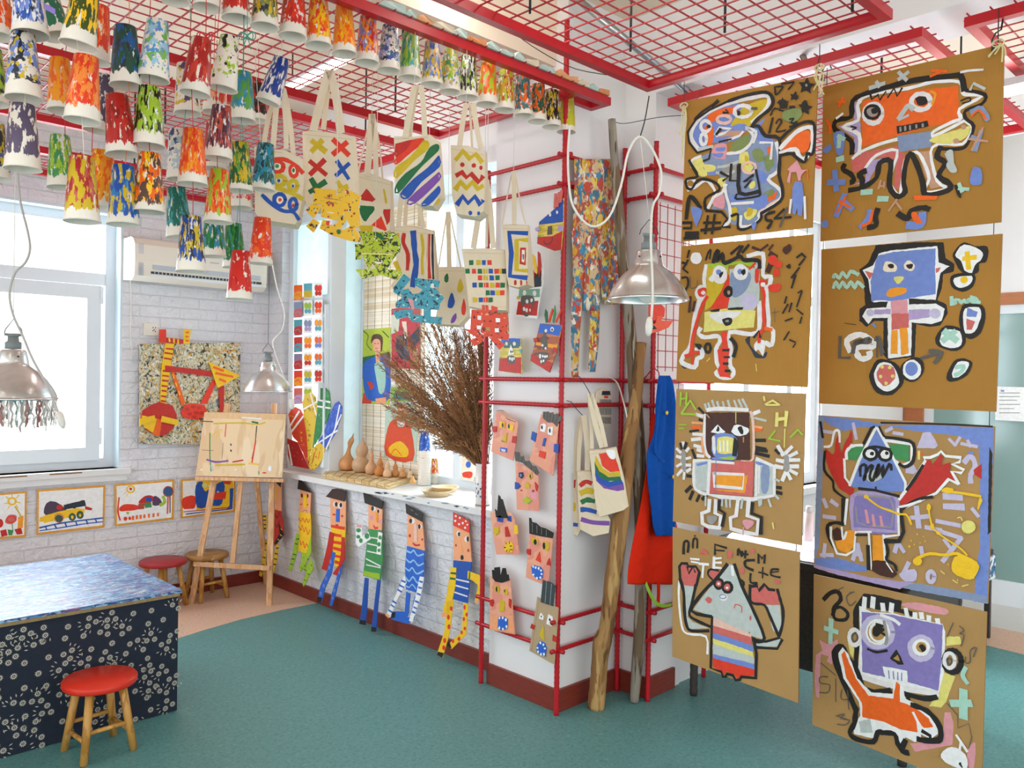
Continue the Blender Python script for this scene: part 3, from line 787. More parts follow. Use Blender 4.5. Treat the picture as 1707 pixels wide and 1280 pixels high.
ART[7]=('''p b 75,50 280,70 520,110 800,110 1210,130 1195,600 1165,1265 1080,1250 1100,1000 1120,900 1120,400 1110,250 980,180 700,150 480,110 460,130 350,120 240,150 150,110 90,60
p a 75,50 110,60 100,500 80,900 45,1000
p b 60,970 200,970 400,1030 380,1060 200,1050 50,1010
p v 45,1010 380,1090 600,1120 700,1130 600,1170 200,1080 45,1030
p a 700,1130 1090,1200 1165,1220 1165,1262 830,1205 600,1160
p K 1180,250 1200,300 1190,800 1170,820
l K 10 480,95 900,105 1200,120
w L 18 100,150 180,160 300,100 320,200 510,150 550,130 560,160 620,170 920,200 960,240 960,240 990,190 1000,230 1100,250 1040,210 1060,250
p L 750,160 800,155 850,240 830,260 710,260
p L 640,370 680,350 715,410 690,430 640,420
l L 26 1020,350 1060,310 1090,370 1060,430 1060,480
e b 1062,290 20,12
p r 1080,400 1130,360 1130,460 1085,430
l O 12 700,290 750,300
z y 12 725,280 725,330
w L 34 890,570 1000,580 890,635 1010,640
w L 26 710,640 725,770 670,710 790,700
w L 22 840,730 990,760 770,770 870,790 890,850 940,920 1000,840 880,990 870,800 1000,840 1070,650 1110,700 590,860 570,930 590,870 630,930 740,900 750,960 620,1080 660,1000 330,880 300,980 330,880 355,985 305,945 355,945 120,880 110,960 90,950 170,950 110,700 185,710 110,590 130,640 160,600 200,630
q L 600,1070 700,1040 710,1110 640,1120
o L 24 805,1090 22,34
l K 14 105,190 90,90
l x 16 300,250 275,230
p r 120,260 165,300 180,290 190,200 205,170 215,240 225,300 240,240 270,190 290,140 300,220 260,260 250,330 235,400 270,500 310,520 290,570 210,520 160,430 130,350
l x 14 115,250 160,240 180,155 210,150 215,220
l K 14 120,280 115,400 170,470 180,530 260,590
z x 14 245,330 250,450 280,490
p g 290,245 375,240 360,340 265,335 265,290
l x 16 260,330 260,280 300,245 360,240
p g 530,235 660,235 665,340 640,345 545,320
z x 16 510,210 560,215 680,235 680,345 620,370 550,330
l K 18 505,190 600,200 690,230 690,340 640,380 600,360
p b 450,130 500,200 520,240 640,480 640,540 460,545 300,510 280,490 370,270 400,200
z x 16 450,125 380,260 340,340 280,500
z x 16 460,130 510,220 560,320 640,480 640,550
z K 14 440,120 420,130 370,230
l K 12 470,120 500,180 530,190
o K 18 415,295 42,38 510,300 38,38
e x 415,295 32,28 510,300 30,30
e K 425,295 14,13 520,292 12,12
l K 16 400,260 450,250 540,270
q G 380,440 440,400 500,400 490,450 420,480
l K 16 350,440 350,380 385,370 380,450 370,460 400,390 430,370 410,440 430,470 460,380 470,370 450,450 500,370 490,450 540,360 550,400
p r 590,600 780,340 800,330 810,370 870,300 885,320 870,370 930,350 930,410 980,490 920,450 830,540 620,630
z x 16 600,590 690,470 770,340 760,320 800,320 850,300 870,280 900,310 1000,320 990,350 940,360 1020,400 1000,420 940,410 985,490
z x 16 980,490 920,460 840,550 640,640
z K 18 755,370 700,460 650,530
p u 320,540 560,560 600,620 600,800 500,820 290,790 280,600
z v 22 300,570 340,545 560,560 590,600 585,800 460,790 300,780 290,650 300,570
z H 10 330,560 540,580 565,650 550,770 400,760 330,740 320,640
p u 370,570 530,590 550,640 545,760 400,760 350,740
w p 16 385,660 400,740 430,690 440,760 480,700 490,760
z K 14 340,520 440,530 600,570
w K 10 450,510 450,530
l K 16 620,650 720,590 815,575
z x 14 600,640 650,630 740,600
z K 22 240,590 240,740
z x 16 265,590 250,750
l K 18 240,750 190,740 140,760 145,830 180,900
p A 260,790 320,790 310,890 270,940 200,910 190,860 230,850
p n 165,790 200,770 240,800 230,850 180,855
z x 14 160,770 160,840 200,940 260,950 310,920 320,800 420,800
l x 12 230,770 240,850 260,800
z K 10 320,820 400,820
p A 430,820 500,820 510,1000 430,990
z x 14 405,800 420,1040
z K 20 400,890 405,1040
z x 14 500,820 510,990 560,1060
z K 22 610,650 630,800 600,860 510,860
z x 16 595,650 600,820 510,830
l K 16 515,870 530,930 520,980 570,1010 585,1050
p n 430,985 510,985 590,1070 560,1100 480,1080 425,1050
z x 8 520,1000 560,1060
l M 12 380,565 420,600 480,640 550,665 600,685 650,690 680,750
e M 388,572 16,14
l M 14 880,530 930,540 1010,550 1130,570
q M 890,515 950,520 940,550 890,545
q M 1120,580 1140,600 1110,660
l M 10 790,630 800,700 820,770 870,820 990,900 1040,950
e M 793,640 14,22 815,765 14,20 855,805 14,12 668,893 8,8
e y 1050,768 46,44
l M 16 720,970 800,940 900,950 980,940 1100,1000
e M 720,990 30,26
q M 950,980 1000,950 1110,1000 1110,1060 1060,1110 950,1060
e M 680,855 5,5 720,815 5,5 760,830 4,4 700,880 5,5 740,870 4,4 770,860 4,4 920,1010 5,5 980,1110 5,5
l y 6 980,710 1000,705 1010,725
w y 6 870,1050 895,1070 950,1110 980,1130 1010,1150 1050,1140 1060,1090 1085,1100''','blue cone headed monster with red arms and blue painted borders')
ART[8]=('''q p 610,225 700,210 900,250 890,290 720,260
p p 80,450 130,480 200,450 200,520 160,610 130,590 140,560 90,540 80,830 60,820 50,700 60,550 100,520
p p 890,920 930,920 950,1000 940,1130 700,1175 665,1120 860,1110 880,1050
q p 1040,1160 1090,1120 1080,1280 1040,1260
p y 905,430 990,430 1000,480 900,490
p y 860,650 960,690 900,850 870,890 790,880 850,780
p y 265,470 310,480 300,570 280,540
l K 24 110,190 150,150 200,140 220,190 180,240 170,290
l K 18 170,290 190,320 250,320 265,280 220,240 180,250
p K 320,220 370,150 480,165 615,200 610,250 700,270 690,300 580,270 340,240 330,640 320,640 320,520 300,500 345,470 300,380 300,260
z K 24 320,520 315,640
p x 340,230 420,270 560,280 880,350 895,400 890,660 850,810 600,760 330,690 345,420
w x 24 375,180 370,240 430,180 425,240 490,220 495,260 550,220 545,270 640,250 650,300 700,280 700,310 740,280 745,310 790,300 790,330 845,320 850,345
p u 355,270 560,290 880,355 870,600 850,780 640,720 360,660 355,400
o L 30 460,400 95,95
e x 460,400 80,85
e C 460,400 66,72
o x 14 465,400 55,62
q K 430,370 480,350 490,390 460,430 430,420
l K 14 450,350 510,370 480,400 510,420
l H 16 500,330 520,430 510,480
l x 18 480,290 560,320 600,350
l K 14 395,510 450,530 520,520
o L 30 740,505 70,70
e x 740,500 58,56
e C 742,498 34,34
q K 725,490 750,480 775,510 750,530 735,510
p K 540,570 580,510 610,560 630,610 590,610
p C 560,570 590,545 605,590
p x 490,620 650,650 655,730 510,705
w u 6 530,650 535,700 560,655 565,705 590,660 590,710 615,665 615,715
o W 22 310,435 34,50
o k 10 312,435 18,26
o K 30 945,590 55,70
o W 20 925,585 34,48
o k 8 925,590 14,20
l W 30 330,680 450,720 560,750 600,760 850,800
l K 34 330,680 360,760 440,790 540,780
l K 28 640,800 760,830 840,820
z K 20 655,800 660,850
l K 36 320,900 300,860 240,720 190,590 190,520 230,495 260,560 330,660 360,760
p x 205,540 235,500 270,540 330,700 420,790 560,800 560,730 620,740 640,830 760,890 840,950 850,1060 800,1090 740,1060 740,1100 700,1110 640,1080 620,1160 600,1160 570,1050 460,1030 440,1090 310,1060 300,1000 350,940 340,850 240,700
p O 225,545 245,520 320,700 400,810 560,830 580,720 605,740 605,850 690,880 790,960 820,1015 760,1020 710,960 720,1050 610,1030 500,980 360,950 360,860 260,700
w x 16 690,920 745,1030
l K 28 320,900 310,990 280,1050 320,1090 430,1110 460,1050 500,1050 570,1060 590,1120 620,1170 655,1180
l K 28 640,1100 620,1140
l K 30 680,870 780,910 850,990 870,1060 850,1100 760,1100 720,1090
z K 20 750,1040 800,1070 800,1100
p G 340,980 410,960 430,1050 350,1050
w t 26 160,320 155,470 120,375 200,400
l t 26 1030,630 1010,680 1040,730
w t 40 1015,780 1015,950 940,860 1060,860
w k 5 200,130 240,110 290,140 260,170
l k 5 310,140 260,170 280,230 320,200
l k 5 140,690 90,690 90,730 150,740 140,790 85,790
w k 5 190,700 190,850 95,600 190,680 910,430 950,340 190,940 280,970
l k 5 230,770 225,830 270,830 265,770 275,900
l k 5 200,940 250,930 220,960 280,970 250,1000 200,995
l k 6 990,360 1020,390 990,410 1020,420 1000,490
l k 6 1030,560 1030,600 1060,590 1060,520 1100,500 1080,560
z k 5 910,860 980,940 980,1020 1050,990 1070,1080 1050,1150
l C 10 820,1195 860,1190
q x 870,1190 940,1140 1030,1190 1040,1280 960,1270 900,1240
l x 14 970,1065 1040,1170
l x 14 1000,1110 990,1170
q d 985,1250 1000,1240 1010,1280''','purple square face with orange body under a question mark')
BD={1:(PL1,(1120,120,4.412),[(108,215),(1075,25),(1032,1142),(68,1248)],0),
 2:(PL1,(1120,385,4.74),[(75,120),(1115,25),(1070,1235),(35,1185)],.01),
 3:(PL1,(1110,640,4.74),[(82,38),(1105,75),(1070,1275),(55,1085)],-.008),
 4:(PL1,(1110,875,4.196),[(48,15),(935,190),(925,1245),(45,920)],0),
 5:(PL2,(1355,70,3.764),[(65,280),(1200,10),(1180,1130),(47,1250)],0),
 6:(PL2,(1355,380,4.),[(57,143),(1262,38),(1220,1225),(40,1170)],.01),
 7:(PL2,(1345,680,3.879),[(75,47),(1215,120),(1170,1265),(45,1030)],-.008),
 8:(PL2,(1345,950,3.879),[(45,28),(1163,272),(1128,1440),(35,1000)],0)}
for k,(pl,cr,cs,off) in BD.items():
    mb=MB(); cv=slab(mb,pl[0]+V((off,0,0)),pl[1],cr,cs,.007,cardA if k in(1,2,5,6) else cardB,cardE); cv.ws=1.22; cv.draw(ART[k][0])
    solo('cardboard_painting',mb,'cardboard sheet painted with '+ART[k][1],'painting','cardboard paintings hung in two columns')
wirem=pm('2a2a2c',.4,.1,20,name='dark_wire')
def wire(name,pts,r,m,label,cat='wire',group=None,sm=4,seg=6):
    mb=MB(); P=cat_rom([tuple(p) for p in pts],sm) if sm else pts
    mb.tube([V(p) for p in P],r,m,seg); return solo(name,mb,label,cat,group)
for pl,xs,nm in ((PL1,((1147,1122),(1354,1327)),'left'),(PL2,((1378,1360),(1663,1642)),'right')):
    for j,(xt,xb) in enumerate(xs):
        t=onp(xt,[(190,145),(160,95)][nm=='right'][j],pl[0]+V((.024,0,0)),pl[1]); b=onp(xb,[(900,920),(965,1030)][nm=='right'][j],pl[0]+V((.024,0,0)),pl[1])
        wire('hanging_wire',[V((max(t.x,3.045),t.y,2.765)),t,b],.0015,wirem,'thin dark wire holding the %s edge of the %s column of cardboard paintings'%(('left','right')[j],nm),'wire','wires behind the cardboard paintings',0)
# ================================================================= ceiling mesh panels
meshm=pm('b02a30',.4,.1,20,name='red_wire_paint')
def panel(x0,x1,y0,y1,z,lab,bars=(),s=.072,fw=.035,x0c=None):
    t=thing('ceiling_mesh_panel',((x0+x1)/2,(y0+y1)/2,z),lab,'ceiling grid','red mesh panels under the ceiling')
    mb=MB()
    mb.box((x0,y0,z),(x1,y0+fw,z+fw),redm); mb.box((x0,y1-fw,z),(x1,y1,z+fw),redm)
    mb.box((x0,y0+fw,z),(x0+fw,y1-fw,z+fw),redm); mb.box((x1-fw,y0+fw,z),(x1,y1-fw,z+fw),redm); mb.build('frame',t)
    mb=MB(); r=.0022; a=x0+s/2
    while a<x1: mb.box((a-r,y0-.012,z+fw),(a+r,y1+.012,z+fw+2*r),meshm); a+=s
    a=y0+s/2
    while a<y1: mb.box((x0-.012,a-r,z+fw+2*r),(x1+.012,a+r,z+fw+4*r),meshm); a+=s
    mb.build('wire_grid',t)
    for (bx,by) in bars:
        mb=MB(); mb.tube([(bx,by,z+fw*.5),(bx,by,HC-.002)],.005,wirem,6); mb.build('hanging_rod',t)
    return t
ZF=2.75
panel(-.4,2.865,1.11,2.14,ZF,'nearest large red mesh panel at the top centre, its corner pointing at the pillar',[(2.5,1.95),(2.6,1.6),(2.75,1.2),(2.0,2.0),(2.2,1.3)])
panel(-.8,2.695,2.36,3.35,ZF,'red mesh panel above the long row of hanging paper cups',[(2.3,3.2),(1.9,2.6),(.9,3.2)])
panel(-.8,2.80,3.6,4.6,ZF,'red mesh panel behind the one holding the paper cup row',[(2.5,3.75),(1.6,4.2)])
panel(-.8,2.80,4.85,5.42,2.66,'farthest red mesh panel, along the top of the brick wall',[(1.8,5.2)])
c=c3_=on(1537,60,2,ZF); panel(c.x,c.x+1.5,c.y,YR-.12,ZF,'red mesh panel behind the left column of cardboard paintings',[(c.x+.4,c.y+.3)])
c5=on(1560,14,2,ZF+.03); panel(c.x-.3-.9,c.x-.33,c5.y-1.1,c5.y,ZF+.03,'red mesh panel cut by the top edge, right of centre',[])
c4=on(1607,46,2,ZF); panel(c4.x,c4.x+2.2,c4.y-1.2,c4.y,ZF,'red mesh panel at the top right corner beside the orange faced painting',[(c4.x+.6,c4.y-.2)])
mb=MB(); mb.box((2.696,2.36,ZF),(2.89,2.395,ZF+.035),redm); mb.box((2.855,2.395,ZF),(2.89,2.45,ZF+.035),redm); mb.box((2.72,2.45,ZF),(2.89,2.476,ZF+.035),redm)
solo('mesh_frame_end',mb,'short red steel frame end reaching the pillar behind the last cup','steel bracket')
# ================================================================= tube lights and pipes
tubem=emit('tube_glow',(1,.95,.87),14.); galv=pm('a8adb2',.3,.12,12,metal=.8,name='galvanised_pipe')
def tubelight(p,q,lab):
    p=V(p);q=V(q); t=thing('tube_light',(p+q)/2,lab,'lamp','tube lights under the ceiling')
    mb=MB(); mb.tube([p,q],.015,tubem,10); mb.build('tube',t)
    d=(q-p).normalized(); mb=MB(); sd=V((-d.y,d.x,0))*.03
    mb.prism([p-sd+V((0,0,.018)),p+sd+V((0,0,.018)),q+sd+V((0,0,.018)),q-sd+V((0,0,.018))],V((0,0,HC-.019-p.z if False else .03)),winm); mb.build('housing',t)
    for e in (p+d*.15,q-d*.15):
        mb=MB(); mb.tube([e+V((0,0,.04)),V((e.x,e.y,HC-.001))],.004,wirem,6); mb.build('hanger',t)
tubelight(on(466,160,2,3.05),on(596,90,2,3.05),'glowing white tube light seen through the mesh above the red and blue cross tote bag')
a=on(745,5,2,3.0); tubelight(a,a+V((0,-.9,0)),'tube light at the top edge above the nearest mesh panel')
a=on(1668,157,2,2.68); a=V((a.x,a.y,2.68)); tubelight(a+V((0,.3,0)),a+V((0,-.9,0)),'glowing tube light at the right edge behind the orange faced painting')
for x_,y_ in ((.3,.2),(1.5,-.6),(-.6,1.6),(5.5,.6),(5.6,-.9)): tubelight((x_,y_+.5,3.05),(x_,y_-.5,3.05),'tube light hanging out of view under the ceiling')  # unseen tubes added to brighten the ceiling and the far right floor
p=on(1168,170,2,2.80); q=on(955,-8,2,3.2)
wire('ceiling_brace',[q,p],.016,galv,'grey metal brace slanting above the nearest red mesh panel','pipe','ceiling braces',0,10)
p=on(1345,110,2,2.80); q=on(1301,-2,2,3.22)
wire('ceiling_brace',[q,p],.013,pm('7a7068',.4,.2,12,metal=.5),'brownish metal brace slanting above the left cardboard column','pipe','ceiling braces',0,10)
# ================================================================= red rebar cage round the pillar
def rebar(mb,p,q,r=.011):
    p=V(p);q=V(q); L=(q-p).length; n=max(2,int(L/.012)); pts=[p.lerp(q,i/n) for i in range(n+1)]
    mb.tube(pts,[r*(1.0 if i%2 else 1.16) for i in range(n+1)],redm,8)
cg=thing('rebar_frame',(2.7,2.45,0),'red painted rebar cage wrapped around the white pillar','steel frame')
A=V((2.695,2.965,0));B=V((2.69,2.455,0));C=V((3.12,2.455,0));D=V((3.125,2.275,0));E_=V((3.60,2.275,0))
for P,z1 in ((A,2.52),(B,3.1),(C,2.62),(D,2.62)):
    mb=MB(); rebar(mb,P,P+V((0,0,z1))); mb.build('vertical_bar',cg)
for z in (.42,.29,1.5,1.385,2.50,2.37):
    for P,Q in ((A,B),(B,C),(C,D),(D,E_)):
        if z>2.6: continue
        d=(Q-P).normalized()*.04; o=V((0,0,z)); mb=MB(); rebar(mb,P-d+o+V((0,0,.0)),Q+d+o,.0095); mb.build('horizontal_bar',cg)
for P,z0 in ((V((3.6,2.275,0)),.0),):
    mb=MB(); rebar(mb,P,P+V((0,0,2.55))); mb.build('vertical_bar',cg)
g0=on(1092,335,1,2.255); g1=on(1142,620,1,2.255)
t=thing('wire_grid_panel',(g0.x,2.255,g1.z),'red wire grid hooked on the cage beside the cardboard paintings','wire grid')
mb=MB(); k=0; x=g0.x+.035
while x<g0.x+.36: mb.tube([(x,2.25,g1.z),(x,2.25,g0.z)],.0022,meshm,5); x+=.06
mb.build('vertical_wires',t); mb=MB(); z=g1.z+.02
while z<g0.z: mb.tube([(g0.x+.02,2.247,z),(g0.x+.37,2.247,z)],.0022,meshm,5); z+=.075
mb.build('horizontal_wires',t)
# ================================================================= poles leaning on the pillar
def log(px,ds,label,col,seed,br):
    mt=speck('bark_'+col,col,br,22,[.52,.56,.6],stretch=(1,1,.12),rough=.8,bump=.6)
    rnd=random.Random(seed); P=cat_rom([(x,y,w_,d) for (x,y,w_),d in zip(px,ds)],5)
    pts=[far(x,y,d) for x,y,w_,d in P]; rs=[w_/2*d/F*rnd.uniform(.97,1.03) for x,y,w_,d in P]
    pts[-1]=V((pts[-1].x,pts[-1].y,.004)); mb=MB(); mb.tube(pts,rs,mt,12); return mb
b0=on(1057,1170,2,0); d0=dep(b0); d1=dep(on(1020,200,1,2.40))
px=[(1020,199,13),(1024,260,14),(1030,330,17),(1037,420,18),(1045,500,19),(1053,580,20),(1059,660,22),(1064,760,24),(1068,860,21),(1068,960,19),(1066,1060,20),(1061,1120,18),(1057,1168,16)]
ds=[d1+(d0-d1)*(y-199)/970 for _,y,_ in px]; mb=log(px,ds,'','6e5a44',3,['8c8478','4a3826','a09482'])
solo('driftwood_pole',mb,'tall grey bark covered pole leaning in the pillar recess','pole','wooden poles leaning by the pillar')
b0=on(994,1180,2,0); d0=dep(b0); d1=dep(on(1068,572,1,2.36))-.1
px=[(1068,572,20),(1066,600,17),(1062,650,19),(1052,720,24),(1042,800,27),(1033,880,28),(1022,960,27),(1012,1040,25),(1004,1070,31),(1000,1100,28),(997,1140,28),(994,1180,29)]
ds=[d1+(d0-d1)*(y-572)/608-.07*math.sin((y-572)/608*math.pi) for _,y,_ in px]; mb=log(px,ds,'','8a6236',5,['a27c4a','6a4826','b8945c'])
solo('driftwood_pole',mb,'shorter smooth brown pole with a knot near its foot, leaning by the pillar','pole','wooden poles leaning by the pillar')
# ================================================================= metal pendant lamps
alum=pm('dcdcdc',.24,.05,8,metal=.9,name='spun_aluminium'); sock=pm('7c8484',.5,.1,20,name='grey_plastic'); cord=pm('e2ddd2',.5,.06,30,name='cream_cord')
def lamp(x,y,wpx,lab,extra=0):
    Z=F*.30/wpx; c=far(x,y,Z); t=thing('pendant_lamp',c,lab,'lamp','metal pendant lamps')
    R=.15; mb=MB()
    pr=[(R,0),(R*.985,.012),(R*.9,.04),(R*.76,.072),(R*.58,.102),(R*.40,.122),(R*.36,.128),(R*.35,.14),(R*.30,.178),(R*.27,.184),(.0,.186)]
    mb.lathe(pr,alum,c,32); mb.lathe([(a*.985,b-.002) for a,b in pr],alum,c,32); mb.build('shade',t)
    mb=MB(); mb.lathe([(R*1.0,-.004),(R*1.02,0),(R*1.0,.006),(R*.98,0),(R*1.0,-.004)],alum,c,32); mb.build('rim',t)
    mb=MB(); mb.lathe([(.0,.186),(.028,.187),(.028,.212),(.02,.216),(.018,.235),(0,.236)],sock,c,14); mb.build('socket',t)
    mb=MB(); mb.tube([c+V((0,0,.234)),c+V((0,0,.245))],.02,sock,10); mb.box((c.x-.03,c.y-.006,c.z+.236),(c.x+.03,c.y+.006,c.z+.246),sock)
    mb.tube([c+RT*-.035+V((0,0,.244)),c+RT*-.03+V((0,0,.262)),c+V((0,0,.30)),c+RT*.03+V((0,0,.262)),c+RT*.035+V((0,0,.244))],.0018,wirem,5); mb.build('bracket',t)
    mb=MB(); mb.lathe([(0,-.014),(.022,-.008),(.035,.01),(.03,.05),(.015,.09),(0,.092)],pm('f0ede4',.25,.02),c,16); mb.build('bulb',t)
    for a in (-.9,.9):
        mb=MB(); q=c-FW*R*.33*math.cos(a)+RT*R*.33*math.sin(a)+V((0,0,.158)); mb.lathe([(0,-.004),(.005,0),(0,.004)],wirem,q,8); mb.build('screw',t)
    return t,c,Z
t1,c1,Z1=lamp(1080,500,134,'spun aluminium pendant lamp hanging in front of the pillar recess')
t2,c2,Z2=lamp(446,652,80,'small looking aluminium pendant lamp above the wooden easel')
t3,c3,Z3=lamp(21,664,132,'aluminium pendant lamp before the large window with a painted plastic fringe')
def cable(pts,Z,r,mat,lab,cat='cable',grp='lamp cables',name='lamp_cable'):
    return wire(name,[far(x,y,(Z(y) if callable(Z) else Z)) for x,y in pts],r,mat,lab,cat,grp,4,6)
cable([(950,212),(947,250),(948,300),(956,345),(985,377),(1015,362),(1035,310),(1047,255),(1065,228),(1085,245),(1102,285),(1099,322),(1088,345),(1085,400),(1088,480),(1086,530)],Z1-.17,.0045,cord,'thick cream cable looping beside the pillar and down over the aluminium lamp')
mb=MB(); a=far(1083,528,Z1-.17); b=far(1081,560,Z1-.17); mb.tube([a,a.lerp(b,.15),a.lerp(b,.5),a.lerp(b,.85),b],[.005,.011,.014,.011,.004],cord,10); solo('cord_switch',mb,'cream inline switch on the thick cable below the aluminium lamp','switch','inline cord switches')
hk=on(1085,165,2,ZF); cable([(1082,160),(1075,200),(1067,228)],Z1,.0025,wirem,'dark wire tied from the mesh panel corner to the cream cable loop')
mb=MB(); mb.tube([c1+V((0,0,.30)),far(1067,226,Z1)],.0012,cord,5); solo('lamp_cable',mb,'thin white wire holding up the lamp in front of the pillar','cable','lamp cables')
mb=MB(); q=far(449,425,Z2); mb.tube([c2+V((0,0,.30)),V((c2.x,c2.y,2.66))],.0015,wirem,5); solo('lamp_cable',mb,'thin dark wire holding up the lamp above the easel','cable','lamp cables')
cable([(452,430),(462,480),(474,520),(470,550),(455,568),(459,590),(470,620),(484,655),(486,672)],Z2-.02,.004,cord,'cream cord curving beside the lamp above the easel')
mb=MB(); a=far(486,663,Z2-.02); b=far(487,682,Z2-.02); mb.tube([a,a.lerp(b,.2),a.lerp(b,.8),b],[.006,.016,.016,.006],cord,10); solo('cord_switch',mb,'cream inline switch beside the lamp above the easel','switch','inline cord switches')
mb=MB(); mb.tube([c3+V((0,0,.30)),V((c3.x,c3.y,ZF))],.0015,cord,5); solo('lamp_cable',mb,'thin wire holding up the lamp before the large window','cable','lamp cables')
cable([(27,250),(33,330),(46,385),(50,415),(42,438),(25,455),(16,490),(22,525),(38,560),(55,600),(80,645),(98,690)],Z3-.16,.004,pm('b8b4ac',.5,.06),'pale cord curling before the large window down to a switch')
mb=MB(); a=far(98,686,Z3-.16); b=far(106,714,Z3-.16); mb.tube([a,a.lerp(b,.2),a.lerp(b,.75),b],[.006,.013,.012,.004],cord,10); solo('cord_switch',mb,'cream inline switch hanging right of the fringed lamp','switch','inline cord switches')
mb=MB(); rnd=random.Random(8); cols=[glassmat('clear_strip',(.85,.85,.85),.25),pm('a8a49a',.3,.3,60),pm('a07068',.3,.2,60),pm('c8c4bc',.3,.2,60),glassmat('clear_strip',(.9,.92,.9),.3),pm('d8d4cc',.2,.1,60)]
for i in range(90):
    th=i/90*2*math.pi; p=c3+V((math.cos(th)*.142,math.sin(th)*.142,0)); L=rnd.uniform(.08,.125); pts=[p+V((rnd.uniform(-.006,.006),rnd.uniform(-.006,.006),-L*k/6)) for k in range(7)]
    tg=V((-math.sin(th),math.cos(th),0)); mb.ribbon(pts,[tg*rnd.uniform(.002,.006) for _ in pts],rnd.choice(cols),tuple(V((math.cos(th),math.sin(th),0))*.001))
mb.build('plastic_fringe',t3)
# ================================================================= hanging painted paper cups
paper=pm('e6ded0',.6,.05,25,.05,name='cup_paper'); CR,CT,CH=.040,.0265,.153
def cupmat(name,cols,seed,style):
    mt,t,b=base(name); b.inputs['Roughness'].default_value=.38; rnd=random.Random(seed)
    tc=N(t,'ShaderNodeTexCoord'); prev=None
    st=(1,1,.28) if style=='s' else ((1,1,.8) if style=='d' else (1,1,.45)); sc={'s':80,'d':48,'m':66}[style]
    for i,c in enumerate(cols):
        mp=N(t,'ShaderNodeMapping'); mp.inputs['Scale'].default_value=st; mp.inputs['Location'].default_value=(rnd.uniform(0,9),rnd.uniform(0,9),rnd.uniform(0,9))
        mp.inputs['Rotation'].default_value=(rnd.uniform(-.35,.35),rnd.uniform(-.35,.35),0)
        no=N(t,'ShaderNodeTexNoise'); no.inputs['Scale'].default_value=sc*(1+.1*i); no.inputs['Detail'].default_value=3; no.inputs['Roughness'].default_value=.55
        t.links.new(tc.outputs['Object'],mp.inputs[0]); t.links.new(mp.outputs[0],no.inputs['Vector'])
        mr=N(t,'ShaderNodeMapRange'); th={'s':.43,'d':.51,'m':.42}[style]+.03*i; mr.inputs[1].default_value=th; mr.inputs[2].default_value=th+.02
        t.links.new(no.outputs[0],mr.inputs[0]); mx=N(t,'ShaderNodeMix',data_type='RGBA'); mx.inputs[7].default_value=lin(CC.get(c,c))
        if prev is None: mx.inputs[6].default_value=lin('e6ded0')
        else: t.links.new(prev.outputs[2],mx.inputs[6])
        t.links.new(mr.outputs[0],mx.inputs[0]); prev=mx; last=no
    sp=N(t,'ShaderNodeSeparateXYZ'); t.links.new(tc.outputs['Object'],sp.inputs[0])
    md=N(t,'ShaderNodeMath',operation='MULTIPLY_ADD'); md.inputs[1].default_value=.05; t.links.new(last.outputs[0],md.inputs[0]); t.links.new(sp.outputs[2],md.inputs[2])
    mr=N(t,'ShaderNodeMapRange'); z0=rnd.uniform(.042,.056); mr.inputs[1].default_value=z0; mr.inputs[2].default_value=z0+.002; t.links.new(md.outputs[0],mr.inputs[0])
    mx=N(t,'ShaderNodeMix',data_type='RGBA'); mx.inputs[6].default_value=lin('e6ded0'); t.links.new(prev.outputs[2],mx.inputs[7]); t.links.new(mr.outputs[0],mx.inputs[0])
    t.links.new(mx.outputs[2],b.inputs['Base Color'])
    bm=N(t,'ShaderNodeBump'); bm.inputs['Strength'].default_value=.5; bm.inputs['Distance'].default_value=.003; t.links.new(last.outputs[0],bm.inputs['Height']); t.links.new(bm.outputs[0],b.inputs['Normal'])
    return mt
cup0=None
def cup_at(p,rot,cols,seed,style,label,group,sc=1):
    global cup0
    mt=cupmat('cup_paint',cols,seed,style)
    if cup0 is None:
        e=thing('paper_cup',(0,0,0),'x','cup'); mb=MB()
        mb.lathe([(CR,.002),(CT,CH),(CT-.0015,CH),(CT-.002,CH-.006),(0,CH-.006)],mt,seg=28); mb.lathe([(CR-.0012,.002),(CT-.0014,CH-.008),(0,CH-.008)],paper,seg=28)
        b=mb.build('cup_body',e); mb=MB(); R=CR+.0006; mb.lathe([(R+.0016*math.cos(a*math.pi/4),.0016+.0016*math.sin(a*math.pi/4)) for a in range(9)],paper,seg=28); r=mb.build('rim',e)
        b.material_slots[0].link='OBJECT'; b.material_slots[0].material=mt; cup0=(e,b,r); E_=e
    else:
        E_=cup0[0].copy(); COL.objects.link(E_)
        for ch in cup0[1:]:
            c=ch.copy(); c.parent=E_; COL.objects.link(c)
            if ch is cup0[1]: c.material_slots[0].link='OBJECT'; c.material_slots[0].material=mt
    E_.location=p; E_.rotation_euler=rot; E_.scale=(sc,)*3; E_['label']=label; E_['category']='cup'; E_['group']=group
    return E_
def tilt(deg,seed):
    q=Matrix.Rotation(math.radians(deg),4,-FW); q=q@Matrix.Rotation(seed*1.3,4,'Z'); return q.to_euler()
strm={'r':pm('c8202a',.6,.1,20,name='red_string'),'t':pm('2f9a86',.6,.1,20,name='green_string'),'w':pm('e8dccb',.6,.1,20,name='white_string'),'o':pm('f0803a',.6,.1,20,name='orange_string')}
